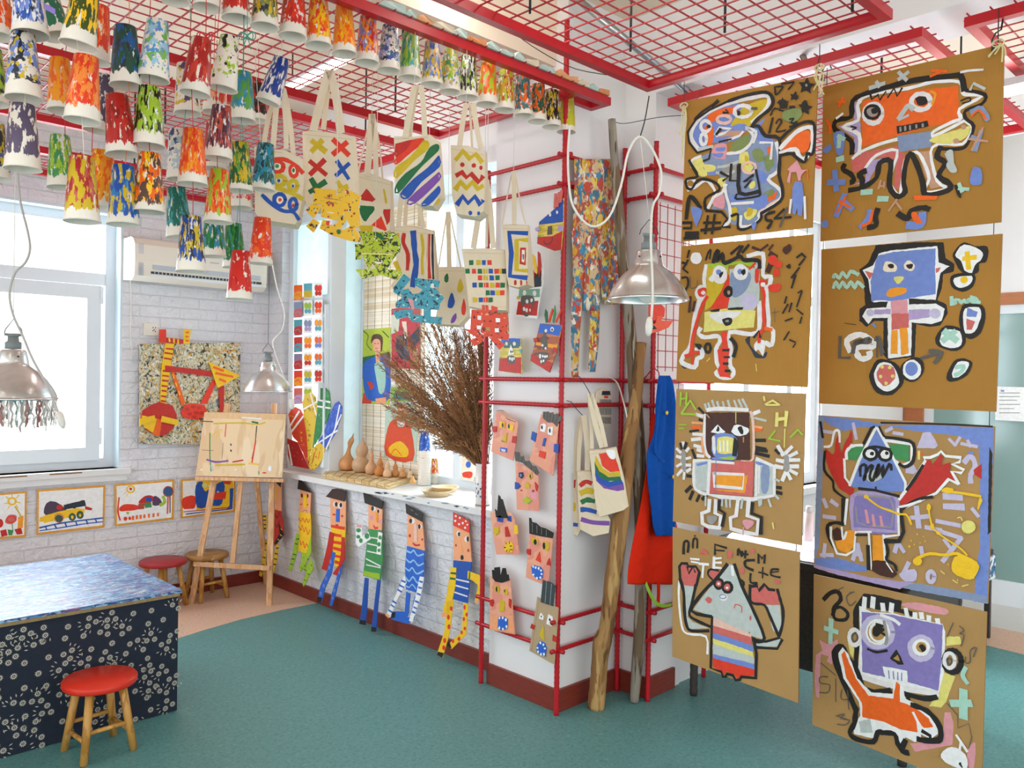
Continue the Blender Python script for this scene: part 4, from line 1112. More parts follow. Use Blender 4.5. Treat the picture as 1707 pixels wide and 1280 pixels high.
# chain: rim width px, string colour, where, cups top to bottom (x,y,tilt,style,colours,description)
CH_=[(56,'w','at the left edge, top cup level with the frame top',[(51,57,4,'s','dBbW','navy and blue streaks'),(40,163,2,'d','dbYbd','blue, navy and yellow dabs'),(38,281,1,'m',['e6ded0','5a5068'],'purple grey scrawl on white')]),
 (56,'w','second string from the left',[(130,74,-8,'s',['4a5418','M','3a4a18'],'olive green and yellow'),(137,200,-3,'m',['P','O','R','f08a3a'],'glossy orange strokes'),(137,368,1,'s',['c05a50','a82830','Y'],'dark red with a little yellow')]),
 (50,'r','just right of the olive cup string',[(157,102,-4,'s','fORR','orange red streaks'),(165,218,-6,'m',['e6ded0','584c64'],'grey purple lines on white'),(162,343,-6,'m',['M','O','A'],'yellow and orange')]),
 (45,'r','behind the olive cup string',[(96,60,14,'m',['1f6a4a','256e50'],'plain dark green'),(103,183,3,'s','fOA','orange brush strokes'),(103,311,3,'s','Wlg','bright green streaks on white')]),
 (50,'o','left one of the pair at the centre of the cluster',[(211,142,2,'s',['d','1f5a9a','1f4a3a'],'navy and sea blue streaks'),(204,256,6,'s',['b8302a','9a1c1c','r'],'deep red'),(206,373,1,'s',['2f7ab8','Y','Bb'[0]],'blue with yellow streaks')]),
 (51,'r','right one of the pair at the centre of the cluster',[(255,131,-4,'d',['9ac0d8','6fb04a','4a92c8','b'],'pale blue and green dabs'),(248,242,0,'s','WlKl','lime green and black streaks'),(248,352,0,'m',['e6ded0','M','O','584038'],'orange and black lines on white')]),
 (48,'r','hanging from the red bow',[(325,155,-6,'s',['c83a2a','a81c1c'],'solid red brown'),(321,306,0,'s','POARO','orange and red flames'),(319,451,1,'s',['W','d','Y','B'],'navy and mustard streaks')]),
 (45.5,'r','right of the red bow',[(371.5,147,-7,'d',['e6ded0','l','K'],'green and black dabs on white'),(364,263,-3,'s',['W','6a3040','c05038','4a2a40'],'maroon and white streaks'),(363,369,-1,'s',['f0a050','R','O','l'],'orange and red with a green patch')]),
 (43,'t','behind the red bow cups',[(313,188,3,'d',['e6ded0','584868','Y'],'purple and yellow specks'),(300,298,3,'d',['e6ded0','3a4a78','a8c0c8'],'navy spots on pale blue'),(300,394,5,'s',['2f9aa0','1f6a5a'],'teal and dark green')]),
 (40,'r','half hidden behind the cups right of the red bow',[(358,186,-2,'s','OPR','orange red brush strokes'),(357,280,0,'m',['r','b83020'],'plain brick red'),(356,426,1,'s',['W','2f8a3a','2f8aa8','1f6a3a'],'green and teal streaks')]),
 (42,'t','right edge of the left cluster',[(404,200,0,'m',['3a92b0','2f82a8','5a9a3a'],'turquoise with a green stripe'),(400,317,0,'s',['5aa040','Y','1f5a3a'],'green and yellow streaks'),(399,497,-1,'m',['c01a1a','d02a22'],'solid glossy red, lowest of all')]),
 (38,'t','behind the solid red cup',[(403,345,0,'m',['e6ded0','f0a0a0','R'],'red marks on white'),(391,444,2,'s',['2f9aa8','3a9a3a','1f6a3a'],'green with a turquoise side')]),
 (40,'w','beside the tote bag with eyes',[(447,169,-17,'s',['e6ded0','1d3c8a'],'dark blue figure on white'),(438,315,-3,'m',['a8d0d8','d','2a8aa8','1f5a4a'],'teal, navy and pale blue'),(434,438,-2,'m',['W','R','O','R'],'red and orange flames on white')]),
 (34,'r','behind the tilted blue and white cup',[(430,200,0,'m',['2f3a48','r','K'],'dark with red streaks')]),
 (46,'w','cut by the left edge of the photo',[(-3,60,2,'m',['e6ded0','R','O'],'red and white'),(-12,172,3,'s',['3a8a3a','d','l'],'green and navy streaks'),(-9,297,2,'m',['3a5a98','Y','d'],'blue and mustard')])]
n=0
for w_,sc_,where,cups in CH_:
    Z=F*.080/w_; pts=[]
    if 'left one of the pair' in where: Z-=.06
    if 'olive cup string' in where and 'right' in where: Z+=.05
    for i,(x,y,tl,st,cols,desc) in enumerate(cups):
        if Z*w_: p=far(x,y+2,Z-(.10 if 'cut by' in where else 0))
        n+=1; cup_at(p,tilt(tl,n),list(cols),n,st,'upside down paper cup painted '+desc+(', string '+where if 0 else ''),'painted paper cups hanging in the left cluster')
        pts.append((x,y,tl,p))
    x,y,tl,p=pts[0]; up=UP*math.cos(math.radians(tl))+RT*-math.sin(math.radians(tl))*-1
    top=p+V((0,0,CH-.004)); mb=MB(); mb.tube([V((p.x,p.y,ZF+.03)),top+RT*math.sin(math.radians(tl))*CH],.0011,strm[sc_],5)
    for a,b in zip(pts[:-1],pts[1:]): mb.tube([a[3]+V((0,0,CH-.009))+RT*math.sin(math.radians(a[2]))*CH,b[3]+V((0,0,CH-.005))+RT*math.sin(math.radians(b[2]))*CH],.0011,strm[sc_],5)
    solo('cup_string',mb,'string of hanging paper cups, '+where,'string','strings holding the paper cups')
ROW=[(293,1,45,'m','WW','plain white below'),(345,12,47,'m','WW','bare white below'),(394,30,47,'s','WRr','red drips on white'),(441,44,46,'m','WdYo','navy and olive patches on white'),(488,60,45.5,'m','WRRr','bold red'),(531,75,43,'m','WROM','red and yellow on white'),(574,89,41,'m',['M','O','A'],'golden orange'),(612,104,40.5,'m','WObrA','orange, blue and white'),(648,117,39,'d',['a8b0d0','4a5aa0','3a6a7a','d'],'blue violet swirls'),(683,129.5,39,'s','Wlqgl','lime and turquoise streaks'),(720,140,37,'s','WBMbY','royal blue and yellow bands'),(750,152,36,'d','lYgb','green and yellow dabs'),(780,161.5,36,'s','WWKlK','black and green on white'),(812,173,36,'m',['l','b0c030','O'],'lime green with orange'),(841.5,182.5,34.5,'s','WrYl','red and white with yellow'),(872.5,192,34,'m',['W','5a8a90','O','3a6a6a'],'grey teal and orange'),(896,201,32,'m',['W','D','1f4a3a','O'],'dark green'),(920,210,31.5,'s','WKYK','black and mustard'),(944,218.5,31,'m',['l','Y','c0c030'],'lime and yellow, last in the row')]
for i,(x,y,w_,st,cols,desc) in enumerate(ROW):
    p=on(x,y+2,2,2.612); p.z=2.612; n+=1
    cup_at(p,tilt(random.Random(i).uniform(-2,2),n),list(cols),n,st,'cup painted '+desc+', in the row under the red bar','painted paper cups in the long row',w_*dep(p)/(F*.08))
    mb=MB(); mb.tube([p+V((0,0,CH-.004)),V((p.x,p.y,ZF+.02))],.001,strm['w'],5); solo('cup_string',mb,'short white string holding a cup in the long row','string','short strings of the cup row')
# torn paint paper laid along the bar above the row
mb=MB(); rnd=random.Random(6); ps=[pm('d8c8b0',.7,.1,20,.1),pm('e0a070',.7,.2,30),pm('b8c8c0',.7,.1,30),pm('d88a5a',.7,.2,20)]
x=1.62
while x<2.85:
    L=rnd.uniform(.05,.13); mb.prism([(x,2.352,ZF+.037),(x+L,2.352,ZF+.037),(x+L*.9,2.345,ZF+.037+rnd.uniform(.01,.03)),(x+L*.4,2.35,ZF+.05+rnd.uniform(0,.02)),(x+L*.1,2.345,ZF+.05)],(0,.04,.0),rnd.choice(ps)); x+=L*.95
solo('painted_paper_strip',mb,'torn strips of painted paper lying along the red bar above the cup row','paper strip')
# ================================================================= cotton tote bags
def clothmat(name,col):
    mt=pm(col,.9,.05,9,0,spec=.1,name=name).copy(); t=mt.node_tree; b=t.nodes['Principled BSDF']; tc=N(t,'ShaderNodeTexCoord')
    no=N(t,'ShaderNodeTexNoise'); no.inputs['Scale'].default_value=9; no.inputs['Detail'].default_value=2; no.inputs['Distortion'].default_value=1.2
    t.links.new(tc.outputs['Object'],no.inputs['Vector']); bm=N(t,'ShaderNodeBump'); bm.inputs['Strength'].default_value=.5; bm.inputs['Distance'].default_value=.02
    t.links.new(no.outputs[0],bm.inputs['Height']); t.links.new(bm.outputs[0],b.inputs['Normal']); return mt
cot=clothmat('natural_cotton','e3d3b8'); hem=pm('cdbb9c',.9,.08,30,name='cotton_seam')
def bag(label,Z,ang,crop,body,straps,art,hook=None,th=.06,group='painted cotton tote bags hanging under the mesh',grav=None):
    full=[(crop[0]+x/crop[2],crop[1]+y/crop[2]) for x,y in body]
    cx=sum(p[0] for p in full)/len(full); cy=sum(p[1] for p in full)/len(full); P=far(cx,cy,Z)
    Nn=V((-FW.x,-FW.y,0)).normalized(); Nn=Matrix.Rotation(math.radians(ang),3,'Z')@Nn
    pts=[onp(x,y,P,Nn) for x,y in full]; zs=[p.z for p in pts]; z0,z1=min(zs),max(zs)
    t=thing('tote_bag',(P.x,P.y,z0),label,'bag',group); mb=MB()
    C=sum(pts,V((0,0,0)))/len(pts); Ns=Nn if (CP-P).dot(Nn)>0 else -Nn
    t_=lambda p:(z1-p.z)/(z1-z0); e=lambda p,k:C+(p-C)*k
    fr=[e(p,.97) for p in pts]; md=[p-Ns*(.012+.3*th*t_(p)) for p in pts]; bk=[p-Ns*(.02+th*t_(p)) +V((0,0,.0)) for p in pts]; n_=len(pts)
    vs=fr+md+bk; fs=[list(range(n_)),[2*n_+i for i in reversed(range(n_))]]
    for i in range(n_):
        j=(i+1)%n_; fs+=[[i,n_+i,n_+j,j],[n_+i,2*n_+i,2*n_+j,n_+j]]
    mb.add(vs,fs,cot); cv=Canvas(mb,fr[0],Nn,crop,jit=.35); cv.l=.00008; cv.ws=1.35
    tp=sorted(range(n_),key=lambda i:-pts[i].z)[:3]
    a=min(tp,key=lambda i:full[i][0]); b=max(tp,key=lambda i:full[i][0])
    hx=[(body[a][0]+(.04)*(body[b][0]-body[a][0]),body[a][1]+7*crop[2]),(body[b][0]-.04*(body[b][0]-body[a][0]),body[b][1]+7*crop[2])]
    mb.ribbon([cv.pt(*hx[0]),cv.pt(*hx[1])],V((0,0,.0012)),hem)
    cv.draw(art); mb.build('bag_body',t)
    for s in straps:
        w_,off,*pp=s; q=[onp(x,y,P+Ns*off,Nn) for x,y in cat_rom(pp,4)]; mb=MB(); ws=[]
        for i in range(len(q)):
            d=(q[min(i+1,len(q)-1)]-q[max(i-1,0)]).normalized(); ws.append(Ns.cross(d)*(w_*Z/F/2))
        mb.ribbon(q,ws,cot,tuple(-Ns*.0015)); mb.build('strap',t)
    ax,ay=straps[0][2]; a=onp(ax,ay,P,Nn)
    if hook is None: hook=ZF+.03
    if hook>a.z+.01:
        mb=MB(); mb.tube([a-V((0,0,.01)),V((a.x,a.y,hook))],.0012,cord,5); mb.build('hanging_cord',t)
    return t
bag('tote bag painted with red, yellow and blue looped eyes, left of the crosses bag',2.85,8,(420,230,6.4),[(20,80),(170,105),(340,115),(545,215),(560,400),(545,650),(500,880),(465,935),(160,890),(20,780)],
 [(9,.003,(469,144),(461,176),(455,247)),(8,-.02,(466,150),(449,190),(439,246)),(8,.003,(471,146),(476,200),(477,248)),(8,-.02,(473,148),(483,200),(489,258))],
 '''l R 34 100,170 190,230 330,225 450,280 540,370
o R 40 270,310 62,52
e E 268,305 44,38
e g 268,300 22,22
o R 32 445,350 36,62
e E 445,348 24,40
e D 443,345 14,24
o Y 36 290,455 64,52
e B 287,455 17,19
o Y 34 440,510 44,56
e B 438,513 12,18
l Y 36 215,510 350,560 470,610 535,650
l B 30 110,610 230,720 340,780 440,790 500,870
o B 34 295,660 56,60
e E 297,662 38,42
e R 300,660 18,20
o B 30 440,710 38,62
e r 440,720 12,20''')
bag('tote bag painted with six coloured crosses, behind the yellow cut-out',2.95,-6,(420,230,6.4),[(530,-85),(690,-90),(1085,-30),(1095,300),(1090,700),(980,760),(590,760),(545,640)],
 [(14,.004,(548,116),(536,160),(522,218)),(14,.004,(550,118),(560,160),(568,222)),(9,-.02,(549,120),(544,170),(539,216))],
 '''w Y 44 640,30 780,140 745,30 640,140
w R 42 870,20 1030,180 1010,50 870,170
w r 42 620,250 790,390 770,240 625,385
w B 34 910,250 1030,435 1035,275 900,400
w D 44 635,440 680,520 780,470 620,575
w Y 40 915,470 960,540 1015,520 960,540''')
bag('tote bag painted with red and green triangles',3.35,-5,(570,240,5.33),[(95,245),(240,250),(440,325),(435,560),(430,770),(395,790),(160,785),(100,760)],
 [(11,.003,(620,190),(617,230),(612,294)),(9,.003,(621,190),(625,230),(627,296)),(3,-.01,(619,192),(607,240),(597,288)),(3,-.01,(622,192),(632,240),(638,300))],
 '''p r 220,395 300,495 270,515 165,495 165,465
p D 140,545 285,555 290,585 210,690 190,680 140,580
p R 350,640 400,760 385,775 260,720
p r 370,580 430,580 425,690 400,720 365,610
p Y 365,400 380,400 405,525 385,530
p Y 150,725 280,725 270,780 170,775''')
bag('tote bag covered in diagonal rainbow stripes',2.95,-8,(400,0,3.97),[(1015,893),(1120,900),(1255,885),(1320,935),(1330,1295),(1280,1370),(1190,1360),(1040,1275),(1020,1200)],
 [(10,.004,(691,142),(684,180),(675,230)),(9,.004,(702,143),(706,180),(708,228)),(6,-.02,(697,141),(688,190),(684,228))],
 '''p r 1035,955 1140,930 1145,945 1035,1040
c r 9 1035,955 1140,930 1145,945 1035,1040
p R 1145,930 1210,920 1205,945 1130,1005 1035,1085 1035,1050 1100,1000
c R 9 1145,930 1210,920 1205,945 1130,1005 1035,1085 1035,1050 1100,1000
p Y 1215,935 1245,940 1240,985 1160,1050 1035,1175 1035,1110 1130,1040
c Y 9 1215,935 1245,940 1240,985 1160,1050 1035,1175 1035,1110 1130,1040
p D 1240,1010 1270,970 1310,960 1310,995 1260,1040 1180,1120 1045,1275 1035,1230 1100,1150 1200,1080
c D 9 1240,1010 1270,970 1310,960 1310,995 1260,1040 1180,1120 1045,1275 1035,1230 1100,1150 1200,1080
p B 1316,1035 1318,1100 1200,1200 1110,1310 1065,1285 1150,1190 1250,1110
c B 9 1316,1035 1318,1100 1200,1200 1110,1310 1065,1285 1150,1190 1250,1110
p Z 1316,1145 1318,1190 1160,1340 1115,1325
c Z 9 1316,1145 1318,1190 1160,1340 1115,1325
p B 1316,1235 1320,1275 1250,1350 1205,1350
c B 9 1316,1235 1320,1275 1250,1350 1205,1350
p Y 1315,1320 1322,1330 1300,1358
c Y 9 1315,1320 1322,1330 1300,1358''')
bag('narrow tote bag painted with yellow, red and blue zigzags',3.1,-12,(400,0,3.97),[(1390,955),(1500,958),(1625,1000),(1622,1200),(1615,1400),(1560,1440),(1430,1420),(1400,1300)],
 [(9,.003,(777,172),(771,205),(766,243)),(9,.003,(789,172),(794,210),(802,248)),(4,-.02,(783,170),(785,210),(787,245))],
 '''z Y 26 1430,1055 1475,1000 1520,1050 1560,1020 1600,1070
e r 1472,1090 15,15 1548,1095 15,15 1595,1110 11,15
z r 24 1435,1160 1470,1140 1500,1175 1530,1150 1580,1205 1605,1170
z Y 28 1430,1250 1460,1205 1500,1245 1540,1205 1575,1250 1605,1230
z B 26 1440,1350 1475,1300 1510,1345 1555,1300 1590,1355 1605,1330
e B 1525,1410 13,15 1580,1412 10,13''')
bag('tote bag painted with wavy red, blue and yellow vertical bands',3.75,-8,(640,340,5.118),[(65,190),(230,182),(425,222),(440,520),(440,760),(400,820),(130,790),(50,705),(120,600),(90,400)],
 [(8,.003,(673,290),(667,345),(664,378)),(7,-.02,(681,290),(677,345),(675,376)),(8,.003,(697,290),(700,350),(706,380)),(8,-.02,(694,290),(700,350),(700,378))],
 '''l r 26 172,255 165,330 205,430 200,560
l B 38 250,240 262,400 275,520 245,700
l Y 20 320,262 335,380 325,480 330,595
l r 22 385,262 380,440 390,630
l d 14 415,262 415,440 422,640
w Y 30 110,260 120,340 100,500 130,570''')
bag('narrow tote bag painted with coloured drops',3.85,-5,(640,340,5.118),[(435,535),(560,530),(688,536),(712,780),(718,960),(640,1040),(430,1030),(450,900),(465,700)],
 [(8,.003,(747,353),(748,395),(749,446)),(2.5,-.02,(745,357),(738,400),(731,445)),(2.5,-.02,(750,357),(759,400),(768,445))],
 '''q D 540,590 552,630 545,665 520,665 515,630
q Y 655,635 678,710 655,755 625,740 630,690
q B 580,755 605,830 585,885 545,880 550,820
q R 680,805 700,880 690,945 663,935 665,870
q Z 613,930 620,970 600,1010 572,1015 580,970''',th=.09)
bag('tote bag printed with rows of small coloured squares',3.45,-8,(640,340,5.118),[(660,380),(870,372),(1035,388),(1052,640),(1048,915),(870,912),(720,880),(690,600)],
 [(10,.003,(808,300),(800,345),(789,414)),(9,.003,(811,300),(817,345),(822,414)),(5,-.02,(810,302),(812,345),(811,412))],
 '\n'.join('p %s %d,%d %d,%d %d,%d %d,%d'%(c,x-19,y-21,x+18,y-20,x+19,y+20,x-18,y+21) for y,row in ((500,'D745 Y808 B855 R902'),(573,'D713 R768 D818 Y865 B912 R962 Y1000 d1025'),(630,'R820 Y868 B920 D970'),(692,'B775 D828 R875 Y925 R972 D1014'),(758,'D884 B928 Y975 R1010'),(818,'Y778 B828 R870 D912')) for c,x in ((s[0],int(s[1:])) for s in row.split())))
bag('narrow tote bag painted with a blue, yellow and red nested rectangle',3.4,-22,(820,310,4.),[(65,255),(150,252),(240,258),(243,450),(240,660),(170,682),(110,668),(95,600),(85,420)],
 [(8,.003,(856,285),(857,320),(857,374)),(2.5,-.015,(853,290),(843,340),(837,374)),(2.5,-.015,(859,290),(868,340),(876,374))],
 '''z B 26 235,315 115,310 130,450 120,600 230,612
z Y 24 235,360 165,360 165,560 235,565
p r 190,410 228,410 225,530 185,520
p E 200,425 220,425 216,510 198,505
p B 205,455 214,455 213,490 206,490
q r 150,630 162,628 165,655 148,658
q r 190,628 200,630 202,658 190,662
q r 228,630 236,640 232,662''')
Zs=dep(on(1005,760,1,2.36))
gs='tote bags hooked on the pillar cage'
bag('tote bag painted with a rainbow fan, in front of two others',Zs-.07,-12,(780,600,3.97),[(800,595),(890,590),(980,575),(1030,780),(1060,975),(1030,1000),(870,1045),(850,1000),(820,780)],
 [(9,.003,(983,656),(992,705),(1004,746)),(6,-.015,(981,656),(985,700),(987,748)),(7,.003,(985,656),(1000,700),(1010,745))],
 '''p Z 842,760 870,810 930,840 1030,820 1035,860 990,868 900,850 850,800
p B 840,710 880,780 940,805 1015,790 1030,820 930,842 870,815 842,765
p D 838,670 880,740 930,775 1010,770 1015,795 930,803 870,775 840,710
p Y 845,630 890,715 940,745 1005,735 1012,768 930,772 870,735 840,680
p R 865,620 965,605 1005,735 940,742 890,700
q x 915,598 970,600 975,650 940,650''',hook=0,group=gs,th=.025)
bag('tote bag painted with short rainbow bars, behind the rainbow fan bag',Zs-.01,-10,(780,600,3.97),[(720,735),(810,730),(850,900),(945,1060),(935,1150),(830,1172),(740,1125),(725,900)],
 [(9,.003,(973,692),(979,740),(979,784)),(7,-.015,(972,692),(966,740),(964,786))],
 '''l r 22 745,830 780,805 815,815
l Y 30 750,880 790,865 825,870
l D 24 755,940 790,925 835,935
l B 24 752,990 790,990 845,1005
l Z 24 755,1055 830,1075 930,1080''',hook=0,group=gs,th=.025)
bag('cotton tote bag mostly hidden behind the two rainbow bags',Zs+.045,-10,(780,600,3.97),[(665,740),(730,735),(745,900),(750,1120),(725,1172),(668,1140),(670,900)],
 [(6,.003,(969,694),(960,740),(957,788)),(4,-.01,(972,694),(966,740),(964,788))],
 '''p r 690,800 715,790 710,850 690,840
p Y 690,930 715,950 712,1000 688,1000
p B 690,1075 730,1080 728,1105 695,1100''',hook=0,group=gs,th=.025)
mb=MB()
for hx,hy,hz in ((984,652,1.5),(971,688,1.385)):
    a=on(hx,hy+4,1,2.36); mb.tube([V((a.x,2.455,hz+.022)),V((a.x,2.43,hz+.018)),V((a.x,2.40,hz-.01)),a],.0018,wirem,6)
solo('wire_hook',mb,'dark wire hooks holding the rainbow bags on the cage','hook')
# ================================================================= cut-out boards hung among the bags
def cutout(label,Z,ang,crop,pieces,mt,art='',apex=None):
    x0=sum(p[0] for p in pieces[0])/len(pieces[0])/crop[2]+crop[0]; y0=sum(p[1] for p in pieces[0])/len(pieces[0])/crop[2]+crop[1]
    P=far(x0,y0,Z); Nn=Matrix.Rotation(math.radians(ang),3,'Z')@V((-FW.x,-FW.y,0)).normalized(); mb=MB(); Ns=Nn
    edge=pm('e8e4da',.6,.05)
    for i,pc in enumerate(pieces):
        cv=Canvas(mb,P-Ns*i*.0005,Nn,crop); cv.k=0; mb.prism([cv.pt(*p) for p in pc],-Ns*.005,mt,edge)
    cv=Canvas(mb,P+Ns*.0003,Nn,crop); cv.draw(art)
    mb.tube([cv.pt(*apex)-V((0,0,.02)),V((cv.pt(*apex).x,cv.pt(*apex).y,ZF+.03))],.0012,cord,5)
    return solo('painted_cutout_board',mb,label,'cut-out','splattered cut-out boards hanging below the bags')
def PP(s): return [[tuple(map(float,a.split(','))) for a in l.split()] for l in s.strip().split('\n')]
sy=speck('yellow_splatter','e8b418',['a8281c','3a2a28','c8c8b8','5a7a70'],48,[.62,.64,.66,.67],rough=.4)
sg=speck('lime_splatter','b4c428',['28401c','16261c','e4e4c8','a83a28'],60,[.56,.58,.61,.65],rough=.4,dist=1)
sb=speck('teal_splatter','3f9cb0',['1a2e40','22384a','c8e0e0','d86a7a'],52,[.60,.615,.64,.69],rough=.4,dist=.6)
sr=speck('red_splatter','d8401c',['7a1410','3a1210','f0a070'],50,[.6,.63,.66],rough=.4)
cutout('yellow splattered cut-out board hanging below the crosses bag',2.80,-6,(420,230,6.4),PP('''660,530 905,560 905,545 960,535 1030,560 1060,562 1165,625 1135,740 1000,830 735,785 740,700 655,700
655,690 745,730 655,855 570,770
655,860 720,900 655,1010 575,940
735,780 900,790 1000,830 895,880 735,838
980,790 1140,740 1165,930 1100,960 1180,1120 1110,1060 1010,870 940,860
755,870 805,880 800,920 870,930 940,860 1010,870 940,975 985,980 1060,930 1130,1000 1180,1115 1050,1100 860,1040 720,965'''),sy,'''p C 765,625 920,655 915,668 765,640
p E 805,785 880,800 875,808 805,795
p R 795,885 835,885 820,935 790,930
e D 925,1000 22,26
e K 1047,768 10,12 850,1020 16,12 960,860 10,20''',(905,560))
cutout('lime green splattered cut-out board hanging below the triangles bag',3.2,-6,(570,240,5.33),PP('''150,775 470,785 525,870 520,960 120,965 115,890 190,888
120,960 175,965 175,1020 120,1030
175,960 450,965 520,945 470,1000 400,1115 350,1160 270,1060 240,1115 190,1020
120,1115 300,1105 400,1110 525,1125 540,1160 490,1210 340,1160 185,1200'''),sg,'''p y 175,965 450,975 450,988 175,980
p E 270,1040 370,1050 320,1070
p K 350,855 405,860 380,895
p D 290,790 350,800 390,850 350,855''',(300,780))
cutout('teal splattered cut-out board hanging below the banded bag',3.55,-6,(640,340,5.118),PP('''80,715 170,595 230,640 150,740 130,790 80,750
265,630 480,655 470,710 400,700 350,740 265,695
100,840 180,780 300,760 360,700 440,720 515,800 480,850 470,905 260,890 100,885
70,910 240,900 300,950 500,965 490,1025 240,1005 200,960 110,985
340,880 400,890 400,970 340,960
130,740 210,720 260,790 180,830'''),sb,'''p p 205,800 250,820 262,900 235,900
p s 245,900 310,900 305,945 245,940
e W 413,697 16,22''',(370,640))
cutout('red splattered cut-out board with white squares, below the squares bag',3.3,-8,(640,340,5.118),PP('''745,900 835,905 835,860 890,865 895,905 915,905 915,865 970,880 970,930 1055,940 1050,1090 1070,1120 1060,1165 880,1130 790,1140 740,1110 690,1065 735,1070
730,1160 860,1110 850,1170 770,1215
905,1150 950,1130 1030,1200 985,1245'''),sr,'''p x 800,950 830,955 828,990 798,985
p x 955,975 990,975 990,1010 955,1008
p x 793,1035 825,1040 825,1070 793,1068
p x 948,1060 983,1060 983,1095 948,1095
p C 870,1050 905,1055 905,1085 870,1080
l W 8 840,1020 820,1090 850,1110''',(865,870))

# bows, tassel, ribbon and hooks
def knot(x,y,Z,mt,lab,nm='string_bow',cat='bow'):
    c=far(x,y,Z); mb=MB(); rnd=random.Random(int(x))
    for sg in (-1,1):
        for s_ in (.018,.026): mb.tube([c+RT*sg*s_*math.sin(a)+V((0,0,.012*math.sin(2*a)+.004)) for a in [i*math.pi/8 for i in range(9)]],.0016,mt,5)
        mb.tube([c,c+RT*sg*.008+V((0,0,-.02)),c+RT*sg*.012+V((0,0,-.038))],.0014,mt,5)
    mb.tube([c,V((c.x,c.y,ZF+.03))],.0012,mt,5); solo(nm,mb,lab,cat)
knot(343,63,2.3,strm['r'],'red string bow tied above the pair of red and green cups')
knot(412,62,2.5,strm['t'],'green string tassel tied above the turquoise cup')
mb=MB(); c=[far(x,y,2.2) for x,y in cat_rom([(62,-4),(70,8),(82,14),(92,20)],4)]; mb.ribbon(c,UP*.008,pm('8a70c0',.5),tuple(FW*.0006)); mb.tube([c[0],V((c[0].x,c[0].y,ZF+.03))],.001,strm['w'],5); solo('purple_ribbon',mb,'short purple ribbon curling between the first cups at top left','ribbon')
# ================================================================= relief helper: layered card pieces that are parts of one thing
skin='f0a080'
def relief(name,label,cat,group,P,Nn,crop,lines,th=.004,matf=None,o=None):
    """lines: 'part colour layer x,y ...' makes a child sheet; '- <draw cmd>' paints on the sheet above it"""
    P=V(P); Nn=V(Nn).normalized(); Ns=Nn if (CP-P).dot(Nn)>0 else -Nn
    groups=[]
    for ln in lines.strip().split('\n'):
        t=ln.split()
        if not t: continue
        if t[0]=='-': groups[-1][3].append(' '.join(t[1:]))
        else: groups.append([t[0],t[1],float(t[2]),[],[tuple(map(float,a.split(','))) for a in t[3:]]])
    allp=[onp(crop[0]+x/crop[2],crop[1]+y/crop[2],P,Nn) for g in groups for x,y in g[4]]
    o=V((sum(p.x for p in allp)/len(allp),sum(p.y for p in allp)/len(allp),min(p.z for p in allp)))
    t_=thing(name,o,label,cat,group)
    for nm,col,lay,art,pts in groups:
        mb=MB(); cv=Canvas(mb,P+Ns*th*(lay+1),Nn,crop,jit=.25); cv.k=0
        mf=(matf or {}).get(col) or ink(col); mb.prism([cv.pt(*p) for p in pts],-Ns*th,mf)
        cv.k=2; cv.draw('\n'.join(art)); mb.build(nm,t_)
    return t_
peach=speck('peach_card_paint','e79c80',['eaa688','e08f7c','edb08c'],7,[.5,.56,.6],rough=.6,bump=.05)
kraft=pm('b39a78',.75,.1,30,.1,name='kraft_card')
MF={'peach':peach,'kraft':kraft}
CX=(1,0,0); FU=(815,670,5.565); FL=(815,860,5.12); gf='cardboard faces on the front of the pillar'; XF=2.672
relief('cardboard_portrait','peach cardboard face with yellow eyes and folded brown brow, top left on the pillar','face',gf,(XF,0,0),CX,FU,'''face_board peach 0 65,95 130,75 270,190 225,545 20,460
- l K 6 70,85 130,80 160,150 250,185
- p T 90,85 135,85 240,165 170,155
eye M 1 98,175 145,190 140,245 95,235
- e K 128,215 9,22
eye M 1 175,200 228,215 218,268 170,250
- e K 185,225 9,22
nose Y 1 165,285 155,380 108,365
- e K 125,362 6,6 140,368 6,6
mouth i 1 105,420 165,430 160,468 105,460
- w x 8 115,438 155,448 118,450 150,460
ear r 1 35,225 70,225 68,275 40,280 28,250
ear r 1 218,315 255,320 248,385 210,375''',matf=MF)
relief('cardboard_portrait','peach cardboard face with grey spiky hair and blue ears, top right on the pillar','face',gf,(XF,0,0),CX,FU,'''face_board peach 0 485,110 645,200 595,685 375,540
- q p 560,390 600,370 600,420 570,430
hair k 1 500,90 550,88 560,100 590,95 600,120 630,105 640,140 670,125 665,175 640,190 630,230 590,190 545,190 500,150
- w K 5 515,95 515,150 545,95 540,170 575,110 560,180 605,115 590,190 640,145 615,205
eye x 1 480,210 510,198 530,215 515,280 475,270
- e K 492,235 9,20
eye x 1 548,235 590,230 585,310 545,300
- e K 565,265 9,22
nose B 1 508,335 528,335 512,412 492,405
mouth R 1 468,450 525,465 515,528 460,505
ear B 1 400,272 440,290 428,370 388,345
ear B 1 605,388 645,392 638,475 600,462''',matf=MF)
